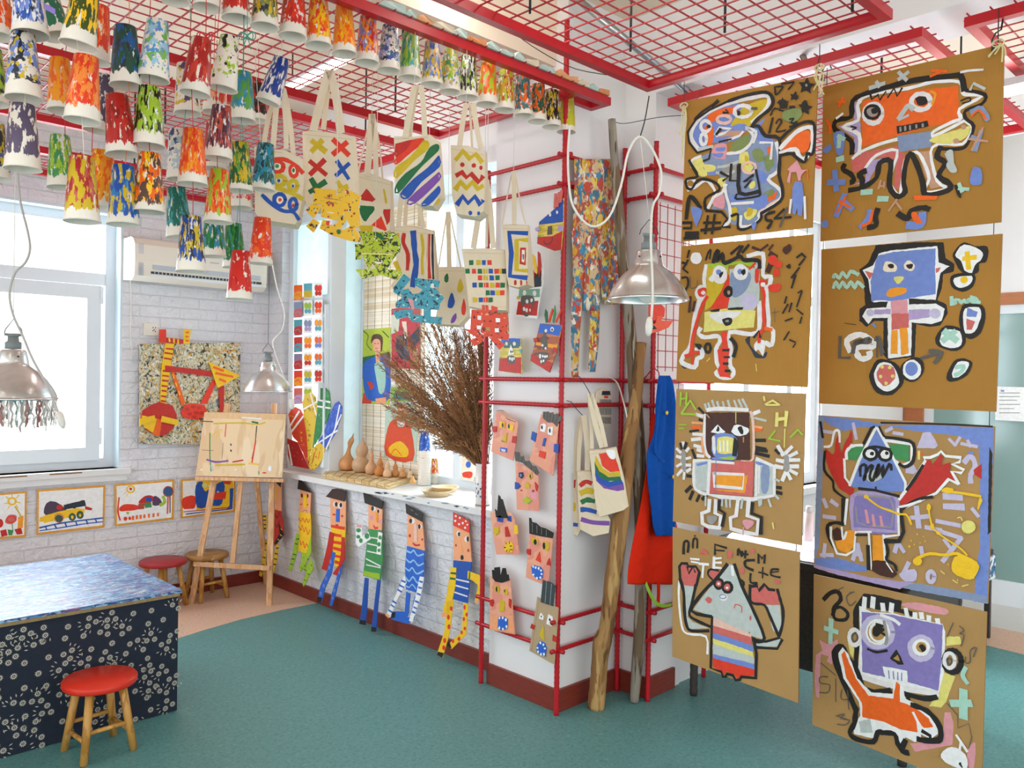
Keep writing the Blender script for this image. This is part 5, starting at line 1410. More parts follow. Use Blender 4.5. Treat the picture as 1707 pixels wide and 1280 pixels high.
relief('cardboard_portrait','peach cardboard face with one blue eye and stubby black hair, centre of the pillar','face',gf,(XF,0,0),CX,FU,'''face_board peach 0 245,550 330,590 420,650 458,685 460,1012 258,998
- q p 380,820 440,820 440,900 400,900
- e r 302,820 12,8 412,825 14,12
hair k 1 240,462 262,465 280,470 290,510 318,500 330,550 370,545 400,590 430,595 462,655 445,680 380,620 310,565 245,545
- w K 6 250,470 250,540 270,470 275,545 310,510 305,560 345,540 340,585 400,590 390,630 440,630 430,670
eye d 1 278,655 310,650 320,690 300,712 275,690
- e b 295,680 10,14
eye Y 1 370,665 395,650 400,700 380,720 366,700
- e K 384,690 7,20
nose Y 1 350,745 378,765 375,800 325,795
mouth l 1 312,905 350,878 395,915 360,945 325,930
- e Y 350,915 22,14
ear B 1 240,742 270,750 290,785 265,808 240,808
ear r 1 425,742 455,780 440,830 430,800''',matf=MF)
relief('cardboard_portrait','peach cardboard face with a tall black spike of hair, left edge of the pillar','face',gf,(XF,0,0),CX,(815,860,5.12),'''face_board peach 0 10,-30 185,-30 215,20 262,330 62,328
hair K 1 80,-180 98,-160 95,-150 115,-140 150,-15 165,20 60,10 50,-60 70,-40
eye B 1 70,5 95,-5 118,15 115,55 70,45
- e d 90,25 8,14
eye B 1 155,0 185,0 188,50 155,40
- e d 172,22 7,14
nose r 1 135,95 155,90 180,175 140,178
mouth M 1 140,225 190,222 205,250 198,310 145,310 128,285
- w K 9 145,225 150,240 175,222 175,238 195,255 180,258 200,290 185,285 175,305 175,290 150,305 155,290 130,270 145,268
ear Y 1 45,95 80,95 85,140 60,165 35,135
ear M 1 215,75 240,78 248,155 215,150''',matf=MF)
relief('cardboard_portrait','peach cardboard face with jagged black fringe and toothed blue mouth, right side of the pillar','face',gf,(XF,0,0),CX,FL,'''face_board peach 0 345,130 550,150 510,560 450,580 315,525
hair K 1 342,15 358,20 365,50 400,60 440,95 480,105 550,145 540,190 450,175 345,150
- w x 1.5 370,60 370,140 410,80 410,150 450,105 448,160 490,115 490,170
eye Y 1 362,180 418,195 415,245 370,235
- e K 395,222 14,24
eye Y 1 460,225 510,225 512,270 500,300 460,280
- e K 470,255 12,30
nose R 1 430,305 440,398 397,375
mouth i 1 360,430 380,420 440,435 460,470 455,530 420,545 370,500
- e x 378,432 8,10 400,440 8,12 425,447 8,12 445,465 9,9 450,495 9,8 440,525 9,10 410,530 9,12 380,500 9,9
ear r 1 325,280 355,285 352,335 325,325 318,300
ear r 1 500,380 515,358 526,425 490,415''',matf=MF)
relief('cardboard_portrait','peach cardboard face with tufted black hair, lower left of the pillar','face',gf,(XF,0,0),CX,FL,'''face_board peach 0 10,515 180,540 222,1012 5,970
- p f 15,850 200,850 215,1000 10,965
hair K 1 25,460 38,460 45,500 45,440 90,435 95,520 115,445 140,445 150,500 165,500 172,550 110,570 55,560 30,530
eye Y 1 45,590 75,595 92,620 80,658 50,640
- e K 66,625 8,24
eye Y 1 120,630 150,620 162,660 150,672 125,660
- e K 135,640 5,14
nose Y 1 95,720 115,715 132,740 128,815 90,812
mouth i 1 80,860 120,855 160,880 155,960 100,978 75,950
- e x 90,870 7,12 118,868 8,14 145,885 8,14 150,945 8,14 120,965 8,12 90,955 8,14
ear r 1 5,715 35,712 42,740 28,775 8,760
ear r 1 170,705 190,715 185,790 168,765''',matf=MF)
relief('cardboard_portrait','unpainted brown cardboard face with black comb hair, lowest on the pillar','face',gf,(XF,0,0),CX,FL,'''face_board kraft 0 412,690 592,785 558,1270 345,1150
- l 8a7450 4 430,700 365,1150
hair 3a4448 1 460,545 495,560 500,555 540,575 565,600 545,770 440,735
- w x 2 492,560 480,740 535,580 520,760
eye x 1 440,825 465,860 460,888 425,875
- e K 447,858 6,8
eye x 1 505,840 540,860 545,915 535,942 490,920
- e K 520,885 8,12
nose Y 1 462,935 470,1062 427,1020
mouth i 1 435,1065 475,1085 490,1130 480,1200 405,1165 408,1110
- e x 440,1082 8,12 465,1098 8,12 478,1130 9,8 470,1180 8,14 445,1180 8,12 420,1158 8,12 415,1125 9,8
ear r 1 362,920 390,935 380,970 352,955
ear r 1 545,1015 580,1035 575,1078 542,1065''',matf=MF)
# masks higher up
mk=lambda n,a,b,c: speck(n,a,b,25,[.5,.58,.64],stretch=(1,.3,1.5),rough=.5)
MM={'sky':mk('mask_blue','2a5aa0',['3a78c0','1d3c70'],0),'yel':mk('mask_yellow','c8b030',['e0c860','7a9a3a'],0),'redp':mk('mask_red','c8281e',['d84a3a','a81c18'],0),'brn':mk('mask_brown','a8542a',['c8703a','7a3420'],0)}
FM=(820,310,4.); gm='painted paper masks on the upper pillar'
relief('paper_mask','painted mask pegged at the top right of the pillar, blue over yellow over red','mask',gm,(XF,0,0),CX,FM,'''mask_sheet yel 0 315,240 415,155 478,80 476,260 462,425 415,432 300,385
- p B 315,240 415,155 476,85 476,240 390,250 315,258
- p r 303,340 400,335 470,300 462,425 415,432 302,385
- l d 6 345,365 365,390 400,370 402,340
- e W 388,190 8,14 435,175 7,12
nose k 1 372,270 395,265 398,320 368,325
ear v 1 288,280 310,270 320,290 305,305 290,298
ear v 1 440,265 470,262 470,300 440,300
clothes_peg s 1.6 415,50 432,48 425,150 410,150
clothes_peg s 1.6 440,40 456,38 440,140 424,140
clothes_peg s 1.6 455,28 470,28 462,110 448,110''',matf=MM)
relief('paper_mask','painted mask with navy forehead, red chin and pink and yellow feathers','mask',gm,(XF,0,0),CX,FM,'''mask_sheet x 0 240,580 345,505 345,640 322,740 300,885 158,870 182,690 240,690
- p d 238,600 330,560 330,670 240,680
- p 7aa890 182,690 320,685 318,740 178,745
- p redp 175,770 310,765 300,865 162,858
- q k 200,735 275,735 280,800 240,870 205,850 195,790
- e W 218,712 12,18 285,715 12,18 235,770 9,14 265,762 8,13
- q r 205,795 270,792 260,840 215,845
- e W 215,820 8,14 232,828 8,14 255,828 5,10
feather r 1 238,490 262,530 290,600 280,605 245,550
feather M 1 265,450 285,470 305,575 295,590 272,520
feather r 1 305,435 320,450 328,530 315,610 305,560
ear Y 1 165,735 180,735 180,755 165,755'''.replace('p redp','p r'),matf=MM)
relief('paper_mask','painted mask with blue forehead and white nose below a painted cup, lower left','mask',gm,(XF,0,0),CX,FM,'''mask_sheet yel 0 62,1015 195,1020 200,1255 45,1235
- p i 65,1012 190,1018 190,1070 120,1065 62,1075
- p 4a6a70 75,1035 185,1040 180,1080 80,1080
- p r 50,1150 195,1140 195,1250 45,1232
- e W 98,1052 9,12 150,1052 10,14
- q k 105,1135 150,1135 155,1175 125,1190 105,1170
- e W 120,1150 6,12 135,1155 6,14 148,1150 5,10
nose x 1 125,1058 148,1120 108,1125
- e K 127,1105 5,9 138,1105 4,8
ear q 1 185,1085 200,1090 195,1115 183,1108''',matf=MM)
relief('paper_mask','painted mask tilted right with grin, blue forehead and green and red feathers','mask',gm,(XF,0,0),CX,FM,'''mask_sheet brn 0 320,915 468,928 450,1020 430,1100 385,1245 255,1165 300,1000
- p i 320,920 465,930 450,1000 400,990 310,980
- p A 295,1040 440,1060 430,1085 290,1060
- p r 262,1120 405,1180 385,1240 258,1165
- q k 355,950 372,1060 360,1095 330,1075 340,1000
- e W 338,1062 7,9 358,1082 7,9 360,965 9,12 402,955 12,16
- e d 402,958 6,9
- q k 310,1110 378,1115 365,1165 335,1190 315,1160
- e x 322,1135 7,16 340,1135 6,10 355,1138 6,10 368,1135 6,9 345,1165 6,9 330,1170 5,12
feather D 1 355,820 368,840 372,910 358,912 350,860
feather R 1 400,815 408,830 385,912 372,905
feather g 1 418,795 426,850 412,915 402,905 410,840
feather R 1 460,820 462,835 430,912 420,905
ear r 1 275,1015 300,1010 305,1035 280,1042
ear r 1 410,1075 430,1085 435,1115 410,1100''',matf=MM)
p=on(840,560,0,2.64); cup_at(V((2.628,p.y,p.z)),(0,math.radians(-8),1),list('WRYR'),91,'m','small painted cup stuck on the pillar above the white nosed mask','cups fixed to walls',.85)
# ================================================================= puppets on the wall under the sill
PB=V((2.828,4,.76)); PN=V((1,0,-.115)); PC=(400,780,3.97); gp='jointed cardboard figures along the brick wall'; PM={'peach':pm('f0a678',.6,.08,14,name='peach_paint')}
relief('cardboard_figure','jointed cardboard figure in dark red with striped limbs, half hidden by the easel','figure',gp,PB,PN,PC,'''head peach 0 222,75 275,90 272,290 220,275
- p K 225,70 275,85 270,130 240,100
- p M 225,120 245,125 240,210 222,205
- l x 5 225,230 240,255 228,265
torso r 0.5 218,272 272,285 290,400 285,450 230,515 215,480
- l K 7 225,290 245,330 262,290
- l K 7 225,350 245,390 262,350
arm M 1 140,305 175,310 172,430 148,430
- w K 8 145,320 172,320 145,345 172,345 145,375 172,375 148,400 172,400
arm K 1.2 255,365 290,440 240,505 225,500 262,430
- w M 6 270,400 280,410 265,440 278,450 250,470 262,480
leg M 1 160,470 180,475 165,640 140,720 125,710 148,600
- w K 8 162,500 178,500 158,540 175,545 152,590 170,595 146,640 164,645 135,680 152,690
leg M 1 240,505 258,510 235,650 220,695 215,650 228,560
- w K 8 238,530 255,530 232,565 250,570 226,600 245,605 220,635 238,640''',matf=PM)
relief('cardboard_figure','cardboard figure with pointed black hat and yellow shirt with red zigzags','figure',gp,PB,PN,PC,'''head peach 0 398,140 470,165 462,300 388,290
- e K 410,182 7,15 447,185 7,14
- w r 8 398,240 412,240 443,243 452,243
- o K 3 432,290 14,10
nose M 1 418,180 441,180 440,262 418,265
hat K 1 390,60 470,165 380,138
torso M 0.5 390,290 465,300 470,400 468,450 450,572 385,548
- l R 8 390,330 405,355 415,330 430,360 440,335 452,360 463,340
- l R 8 388,385 405,410 412,375 425,425 435,390 450,440 462,410
- l R 8 398,480 405,510 418,485 428,530 440,500 450,525
arm l 1 372,430 395,440 378,560 340,685 318,680 340,600 358,500
- w D 8 372,470 392,470 365,500 385,505 350,570 372,575 340,600 362,605 335,635 352,640
arm l 1.3 440,560 468,450 470,560 430,640 400,690 390,660
- w D 6 445,600 455,605 425,645 435,655 405,655 415,675
leg l 1 405,555 440,565 432,650 460,625 470,590 486,660 445,740 420,785 412,760 440,690 415,670
- w D 7 420,590 428,600 440,600 450,610 425,670 440,680 450,700 460,705 425,740 435,745 470,640 478,650''',matf=PM)
relief('cardboard_figure','cardboard figure with brown hat, blue nose and red and yellow striped shirt','figure',gp,PB,PN,PC,'''head peach 0 598,200 700,218 697,400 600,388
- e W 630,240 14,18 665,248 16,22
- e K 637,240 9,16 668,246 9,16
- w r 12 615,308 630,308
- e r 677,318 7,8
- l r 14 635,378 650,380
nose i 1 636,270 657,270 656,358 634,355
hat 3a2622 1 568,190 610,140 640,136 700,152 690,222
torso M 0.5 602,392 697,402 692,560 672,620 650,660 625,650 622,560 600,520
- w R 20 605,385 690,400 615,440 670,450 620,490 680,500 620,530 675,545 625,580 670,590 630,620 660,630
arm r 1 593,420 622,432 612,540 600,600 572,680 540,668 560,590 580,500
arm r 1.2 672,455 692,460 692,600 640,712 612,700 655,640 668,560
leg i 1 605,555 632,560 605,700 565,790 538,892 510,885 532,780 575,690
- e b 600,620 8,14 590,660 8,14 570,730 8,14 555,780 8,14 535,830 8,14
- p K 515,850 545,860 536,892 510,885
leg i 1 650,672 680,640 655,740 632,840 607,915 592,910 610,820 635,740
- e b 655,690 7,12 640,750 7,12 625,810 7,12 612,860 6,10''',matf=PM)
relief('cardboard_figure','cardboard figure in green striped shirt with raised white and green arm','figure',gp,PB,PN,PC,'''head peach 0 850,240 942,270 937,412 850,402
- e W 885,268 16,18 915,290 14,18
- e K 878,268 9,16 915,288 8,14
- e p 872,328 13,15 931,352 12,16
- l R 14 885,380 895,398 912,395
nose A 1 898,290 912,292 910,360 900,358
hat K 1 815,162 945,220 938,272 825,232
torso g 0.5 850,402 938,416 945,600 928,745 815,712 832,560
- w W 9 865,460 935,470 845,500 935,520 842,550 935,570 835,600 930,650 835,640 930,660
- p l 820,680 925,700 925,740 815,710
arm x 1 770,375 806,375 808,450 850,422 865,470 785,522 765,500
- p p 772,375 805,377 803,395 772,392
- e g 785,412 16,14 783,455 14,12 840,450 16,20 800,480 12,16
arm x 1 915,422 940,430 930,575 903,570
- e g 927,460 12,14 920,505 12,16 920,545 10,12
leg B 1 825,725 850,730 842,900 830,1040 790,1030 808,900
- p K 795,1005 832,1010 830,1040 790,1032
leg B 1 908,738 930,745 912,920 900,1085 868,1082 885,930
- p K 870,1050 902,1055 900,1085 868,1082''',matf=PM)
relief('cardboard_figure','cardboard figure in blue shirt with pale wavy lines, its leg folded','figure',gp,PB,PN,PC,'''head peach 0 1110,308 1207,355 1222,548 1105,512
- e W 1140,350 18,18 1190,388 16,16
- e K 1130,350 10,16 1187,388 9,16
- e r 1125,448 8,11 1207,473 6,9
- l r 12 1145,498 1165,512 1190,508
nose j 1 1150,370 1168,370 1172,490 1150,485
hat K 1 1095,235 1210,300 1205,357 1100,300
- w H 3 1130,275 1145,285 1160,300 1175,310
torso i 0.5 1105,515 1220,548 1215,700 1195,780 1170,826 1098,802 1092,650
- l 8fc0e8 12 1100,545 1130,560 1150,545 1175,580 1215,570
- l 8fc0e8 12 1098,600 1125,625 1150,610 1180,645 1215,630
- l 8fc0e8 12 1095,660 1120,680 1140,660 1170,700 1215,680
- l 8fc0e8 12 1095,720 1120,750 1145,720 1175,760 1210,740
- l 8fc0e8 10 1100,780 1120,790 1140,770 1165,800
arm x 1 1088,710 1102,760 1045,860 992,990 965,970 1018,870
- w i 12 1068,745 1095,755 1055,775 1085,790 1045,805 1070,820 1010,880 1035,895 1000,905 1020,920 985,940 1008,955
- p f 968,960 992,975 985,995 962,975
arm x 1.3 1190,718 1216,722 1195,850 1140,1022 1118,1010 1160,860
- w i 12 1188,750 1208,755 1182,790 1203,795 1172,830 1195,840 1160,880 1182,890 1150,920 1170,930 1140,950 1160,960
leg i 0.7 1100,818 1127,832 1115,960 1102,1000 1000,998 1010,948 1090,950
- p K 1005,955 1030,955 1025,990 1000,995
leg i 1 1155,850 1182,850 1150,1000 1110,1032 1000,1002 1080,995 1125,985''',matf=PM)
relief('cardboard_figure','cardboard figure with red dotted headscarf and yellow trousers with red dots','figure',gp,PB,PN,PC,'''head peach 0 1415,383 1517,430 1532,622 1413,608
- e W 1447,435 14,20 1500,470 15,20
- e K 1450,438 8,15 1508,470 8,18
- e r 1430,512 6,8 1512,545 7,11
- e K 1470,592 11,17
- l A 4 1455,465 1480,560
scarf R 1 1410,292 1520,352 1516,430 1410,380
- e x 1428,318 7,8 1455,330 7,8 1425,350 7,8 1450,372 7,8 1475,365 7,8 1495,352 6,7 1490,395 7,8 1505,375 6,6
torso B 0.5 1412,610 1532,622 1520,750 1505,895 1400,865 1408,740
- w W 10 1425,735 1515,755 1420,775 1510,800 1415,820 1505,850
arm M 1 1395,655 1432,660 1425,780 1382,985 1335,982 1368,840
- w D 14 1395,695 1428,698 1392,730 1425,735
- p f 1340,955 1372,960 1368,990 1335,985
arm M 1 1508,680 1602,715 1600,790 1570,902 1552,890 1575,775 1540,745 1505,730
- w D 14 1522,690 1518,730
- p f 1560,870 1582,878 1572,902 1552,892
leg M 1 1370,878 1412,882 1388,1085 1340,1255 1303,1232 1352,1085
- e R 1398,930 10,16 1380,988 10,17 1383,1050 10,17 1355,1142 10,17 1350,1190 11,16
- p K 1312,1215 1350,1225 1340,1255 1303,1235
leg M 1 1480,895 1510,902 1495,1102 1400,1198 1373,1172 1468,1082
- e R 1487,922 8,16 1500,970 8,14 1482,1000 8,14 1488,1062 8,12 1468,1088 8,12 1450,1130 10,14 1410,1145 9,14
- p K 1375,1150 1390,1155 1402,1195 1373,1180''',matf=PM)
# ================================================================= cloth things by the recess
def sheet(name,label,cat,rows,axv,amp,nw,mt,ax=1,th=.003,ph=0,parent=None,cols=26,part=None):
    mb=MB(); G=[]; 
    for (y,xl,xr) in cat_rom(rows,4):
        r=[]
        for i in range(cols+1):
            u=i/cols; p=on(xl+(xr-xl)*u,y,ax,axv); d=amp*math.sin(u*nw*2*math.pi+ph+y*.006)*min(1,(y-rows[0][0])/60+.3); p[ax]-=d; r.append(p)
        G.append(r)
    R_=len(G); W=cols+1; vs=[p for r in G for p in r]; n0=len(vs); off=V((0,0,0)); off[ax]=th
    fs=[(i*W+j,i*W+j+1,(i+1)*W+j+1,(i+1)*W+j) for i in range(R_-1) for j in range(cols)]
    vs2=vs+[p+off for p in vs]; fs2=fs+[tuple(n0+k for k in reversed(f)) for f in fs]
    for i in range(R_-1): fs2+=[(i*W,(i+1)*W,n0+(i+1)*W,n0+i*W),(i*W+cols,n0+i*W+cols,n0+(i+1)*W+cols,(i+1)*W+cols)]
    for j in range(cols): fs2+=[(j,n0+j,n0+j+1,j+1),((R_-1)*W+j,(R_-1)*W+j+1,n0+(R_-1)*W+j+1,n0+(R_-1)*W+j)]
    mb.add(vs2,fs2,mt,True)
    return mb.build(part,parent) if parent is not None else solo(name,mb,label,cat)
multi=speck('splashed_paper','c8ac84',['c04030','c8981c','3a82a4','a84a34','d8c050','3a6a80','e0d8c8'],17,[.5,.54,.55,.56,.59,.58,.6],stretch=(1,1,.7),rough=.7,bump=.2,dist=.5)
t=thing('painted_paper_streamer',on(990,630,1,2.42),'long hanging streamers of paper splashed red, yellow and blue beside the pillar','streamer')
sheet('','','',[(265,957,1018),(300,957,1020),(340,955,1019),(392,954,1018)],2.425,.006,1.5,multi,parent=t,part='top_sheet')
for r in ([(385,953,974),(450,955,973),(520,953,970),(580,953,966),(629,954,965)],[(385,972,990),(450,974,1000),(518,972,999)],[(500,984,1000),(560,983,999),(620,982,993)],[(385,990,1012),(440,1000,1014),(500,1003,1012)],[(300,1010,1024),(380,1012,1032),(450,1011,1032),(508,1008,1030)]):
    sheet('','','',r,2.43 if r[0][1]>980 else 2.42,.004,1,multi,parent=t,part='strip',cols=8)
blu=clothmat('blue_apron_cloth','1450a8'); rdc=clothmat('red_apron_cloth','d42a12')
t=thing('red_apron',on(1085,1000,1,2.23),'red cloth apron hanging behind the blue apron','apron')
sheet('','','',[(690,1088,1100),(760,1082,1106),(805,1077,1112),(850,1069,1125),(905,1057,1135),(950,1049,1140),(974,1048,1142)],2.235,.008,2,rdc,parent=t,part='apron_body')
mb=MB(); a=[on(x,y,1,2.225) for x,y in ((1098,970),(1098,990),(1097,1010))]; mb.ribbon(a,V((.012,0,0)),rdc,(0,.002,0)); mb.build('apron_tie',t)
mb=MB(); a=[on(x,y,1,2.22) for x,y in cat_rom([(1077,972),(1082,985),(1092,1003),(1105,1010),(1120,1008)],4)]; mb.ribbon(a,V((.006,0,.006)),pm('9fd040',.6),(0,.002,0)); mb.build('apron_tie',t)
t=thing('blue_apron',on(1105,890,1,2.2),'blue felt apron with yellow buttons hanging beside the cardboard paintings','apron')
sheet('','','',[(626,1100,1116),(640,1099,1121),(680,1097,1125),(720,1094,1126),(757,1082,1127),(800,1082,1128),(840,1086,1128),(875,1089,1129),(893,1094,1128)],2.20,.013,1.6,blu,parent=t,part='apron_body',ph=1)
mb=MB(); a=[on(x,y,1,2.185) for x,y in cat_rom([(1104,640),(1098,690),(1093,745),(1098,760),(1108,770)],4)]; mb.ribbon(a,V((.008,0,.004)),blu,(0,.003,0)); mb.build('neck_strap',t)
for x,y in ((1111,688),(1122,795)):
    mb=MB(); c=on(x,y,1,2.178); mb.lathe([(0,0),(.009,0),(.009,.004),(0,.005)],pm('e8c83a',.3),c,14,M=Matrix.Rotation(math.radians(90),4,'X')); mb.build('button',t)
mb=MB(); c=on(1099,627,1,2.2); mb.tube([c,c+V((-.006,0,.02)),c+V((-.004,.03,.04)),V((c.x,2.275,1.52)),V((c.x,2.30,1.50))],.003,redm,6); solo('red_hook',mb,'small red hook holding the blue apron on the cage','hook')
relief('paper_bird','red and orange paper bird shape clipped on the wire grid behind the lamp','paper ornament',None,(0,2.225,0),(0,1,0),(780,300,3.97),'''disc R 0 1200,815 1270,810 1305,850 1300,905 1250,925 1200,935
wing e85a3a 1 1190,990 1215,965 1270,930 1360,930 1330,975 1260,1005 1190,1020
beak e85a3a 0.5 1250,900 1290,900 1275,960 1245,960
eye K 1.2 1215,970 1230,960 1252,985 1225,990''')
# power strip on the pillar side
PSx=(780,600,3.97); t=relief('power_strip','long cream power strip with grey sockets fixed on the pillar side','power strip',None,(0,2.474,0),(0,1,0),PSx,'''strip_body E 0 855,210 880,192 925,192 945,215 955,300 950,420 935,445 880,448 862,430 848,300
display d 1 898,205 940,205 945,232 893,232
switch_light R 1 910,238 928,238 928,252 910,252
socket H 1 880,260 910,260 910,305 880,305
- w K 3 888,272 888,282 900,272 900,282 893,293 898,293
socket H 1 918,262 950,262 950,307 918,307
- w K 3 926,272 926,282 938,272 938,282 931,293 936,293
socket H 1 878,318 908,318 908,362 878,362
socket H 1 918,318 950,318 950,362 918,362
socket H 1 878,376 908,376 908,420 878,420
- w K 3 886,388 886,398 898,388 898,398 891,408 896,408
socket H 1 916,378 948,378 948,422 916,422
- w K 3 924,388 924,398 936,388 936,398 929,408 934,408''',th=.008)
wire('power_cable',[on(x,y,1,2.43-(.0 if x<1040 else .12)) for x,y in ((1015,628),(1030,640),(1042,680),(1050,720),(1058,760),(1072,790))],.004,pm('d8d2c4',.5),'cream cable from the cage bar crossing the leaning poles','cable')
# ================================================================= things on the window sill
gour=[('pale orange gourd with a curved neck, leftmost on the mat',705,728,[(.0,0),(.040,.004),(.056,.035),(.048,.07),(.024,.10),(.013,.135),(.014,.165),(.020,.185),(.018,.205),(.008,.222),(.004,.235),(0,.237)],'d89a62',.03),
('large dusty grey brown gourd with two bulbs',799,742,[(0,0),(.042,.004),(.060,.04),(.054,.075),(.032,.098),(.034,.11),(.042,.14),(.034,.17),(.016,.19),(.006,.215),(0,.218)],'c4a07c',.01),
('tan gourd with slim tapering neck, third on the mat',868,755,[(0,0),(.03,.003),(.04,.03),(.034,.055),(.019,.075),(.015,.10),(.017,.12),(.01,.14),(.004,.16),(0,.161)],'d0a078',0),
('glossy orange small gourd with thin stem, fourth on the mat',924,765,[(0,0),(.026,.003),(.034,.024),(.027,.045),(.016,.058),(.02,.075),(.014,.095),(.004,.115),(.003,.14),(0,.141)],'c8803c',.004),
('pale cream small gourd standing between two orange ones',974,775,[(0,0),(.022,.003),(.028,.02),(.022,.038),(.015,.05),(.019,.068),(.014,.09),(.004,.105),(0,.108)],'dcb48c',0),
('small orange brown gourd with a thin stalk, sixth on the mat',1028,772,[(0,0),(.02,.003),(.026,.02),(.018,.036),(.013,.045),(.016,.06),(.01,.075),(.003,.085),(0,.09)],'cc8a4c',0),
('small round shouldered tan gourd, seventh on the mat',1077,778,[(0,0),(.018,.003),(.022,.016),(.016,.03),(.013,.038),(.015,.05),(.008,.062),(0,.066)],'d0955c',0),
('tiny pale gourd at the right end of the mat',1124,785,[(0,0),(.014,.003),(.017,.014),(.011,.024),(.012,.034),(.006,.046),(0,.05)],'e0bc90',0),
('tiny orange gourd in front of the pale one at the mat end',1143,818,[(0,0),(.017,.003),(.020,.015),(.012,.026),(.009,.034),(.004,.044),(0,.046)],'d49a58',0)]
MZ=.868
for lab,x,y,pr,col,bend in gour:
    c=on(400+x/3.97,600+y/3.97,2,MZ)
    if c.x>3.11: c=on(400+x/3.97,600+y/3.97,0,3.11)
    c.z=MZ; t=thing('gourd',c,lab,'gourd','dried gourds on the rolled bamboo mat'); mb=MB()
    fine=cat_rom(pr,3); seg=20; H=pr[-1][1]; vs=[];fs=[]
    for r,z in fine:
        for k in range(seg):
            a=2*math.pi*k/seg; vs.append(c+V((max(r,.0003)*math.cos(a),max(r,.0003)*math.sin(a),z))+RT*bend*(z/H)**2*1.4)
    for i in range(len(fine)-1):
        for k in range(seg): fs.append((i*seg+k,i*seg+(k+1)%seg,(i+1)*seg+(k+1)%seg,(i+1)*seg+k))
    mb.add(vs,fs,pm(col,.45,.2,18,.05),True); mb.build('gourd_body',t)
    mb=MB(); e=c+V((0,0,H))+RT*bend*1.4; mb.tube([e-V((0,0,.004)),e+V((0,0,.004)),e+RT*.003+V((0,0,.011))],[.0028,.0022,.0015],pm('6a4a2a',.8),6); mb.build('stem',t)
bam=speck('bamboo_mat','d8bc88',['c8a468','e4d0a4','b08a50'],60,[.5,.56,.66],stretch=(.15,.15,3),rough=.6,bump=.3)
q=[on(x,y,2,MZ) for x,y in ((534,780),(593,779),(693,799),(652,806))]
q=[on(534,797,2,.842),on(648,815,2,.842),on(694,802,2,.842),on(556,779,2,.842)]
for p_ in q: p_.x=min(max(p_.x,2.79),3.16)
mb=MB()
for k in range(4):
    z=.842+k*.0063; s_=[p+V((0,.004*(k%2),z-p.z)) for p in q]; mb.prism([p+V((0,0,.0055)) for p in s_],(0,0,-.0055),bam)
dk=pm('5a4028',.7)
for i in range(9):
    u=(i+.5)/9; a=q[0].lerp(q[1],u); b=q[3].lerp(q[2],u); mb.tube([a+V((-.001,0,.001)),a+V((-.001,0,.0265)),b+V((0,0,.0265))],.0009,dk,4)
for u in (.35,.7):
    a=q[0].lerp(q[3],u); b=q[1].lerp(q[2],u); mb.tube([a+V((0,0,.0265)),b+V((0,0,.0265))],.0009,dk,4)
solo('bamboo_mat',mb,'folded bamboo slat mat on the sill carrying the gourds','mat')
# blind with prints
XBl=3.17
mb=MB(); zt=on(640,300,0,XBl).z; yl=on(595,600,0,XBl).y; yr=on(708,600,0,XBl).y; z=.845; rnd=random.Random(2)
sl=[pm('f0dcc0',.7,.1,20,name='reed'),pm('e2caa4',.7,.1,20,name='reed'),pm('f6ead8',.7,.05,20,name='reed')]
while z<zt: h=rnd.uniform(.006,.0085); mb.box((XBl-.001,yr-rnd.uniform(0,.006),z),(XBl+.001,yl+rnd.uniform(0,.006),z+h-.0006),rnd.choice(sl)); z+=h
bl=thing('bamboo_blind',(XBl,(yl+yr)/2,.845),'pale slatted reed blind hanging in the window with prints pinned on it','blind'); mb.build('slats',bl)
mb=MB()
for i in range(9): y=yr+(yl-yr)*(i+.5)/9; mb.box((XBl-.0022,y-.0012,.845),(XBl-.0012,y+.0012,zt),dk)
mb.build('cords',bl)
WC=(590,520,3.767); gpr='paper prints pinned on the reed blind'
relief('portrait_print','print of a seated person in blue on a green background, on the reed blind','print',gpr,(XBl-.004,0,0),CX,WC,'''print_sheet b8c83a 0 48,110 230,97 224,580 45,575
- p D 50,285 225,250 224,400 48,420
- l 4a6a20 8 60,120 90,150 80,200 110,240
- l 4a6a20 8 180,120 220,160
- p R 60,510 110,500 110,575 50,575
- q i 60,330 120,285 220,290 222,540 140,560 80,540 60,450
- p R 85,440 110,435 125,470 105,490
- q P 115,185 140,160 170,175 172,230 150,260 125,240
- q 5a3a24 108,200 115,150 150,138 180,160 178,240 168,245 165,180 130,170
- p P 135,250 165,250 165,330 140,330
- q t 130,330 180,320 200,400 190,500 160,510 145,440
- p f 135,545 205,535 200,575 140,578
- e K 133,198 4,3 152,198 4,3
- l r 4 135,228 150,228''',th=.001)
relief('abstract_print','print with red, dark blue and cream patches beside the portrait','print',gpr,(XBl-.004,0,0),CX,WC,'''print_sheet c8404a 0 235,-20 415,-40 412,360 235,350
- p d8dcc8 235,20 290,10 280,120 235,140
- p 2f3e5a 270,150 330,140 340,290 300,300 260,240
- p E 300,60 330,60 335,160 320,170
- p 2f3e5a 345,160 410,90 412,180 360,240
- p 4a5a78 310,190 350,230 350,300 320,320
- p d06a6a 350,250 412,200 412,330 360,330
- p c4b890 375,230 400,230 405,350 385,340''',th=.001)
relief('figure_print','print of a person in a hat and orange coat, lowest on the reed blind','print',gpr,(XBl-.004,0,0),CX,WC,'''print_sheet bfd6c4 0 197,590 232,590 232,468 345,470 405,640 390,948 190,915
- p 8ab858 232,470 345,475 345,560 232,560
- q 4a8078 260,505 335,505 345,545 255,545
- q P 275,590 300,570 330,590 330,650 300,680 275,650
- q e0502a 200,900 215,720 260,670 330,680 365,760 370,935
- q M 220,850 290,810 340,860 330,910 240,900
- l O 7 210,830 225,900 260,860 300,905
- q x 272,685 312,680 315,715 280,722''',th=.001)
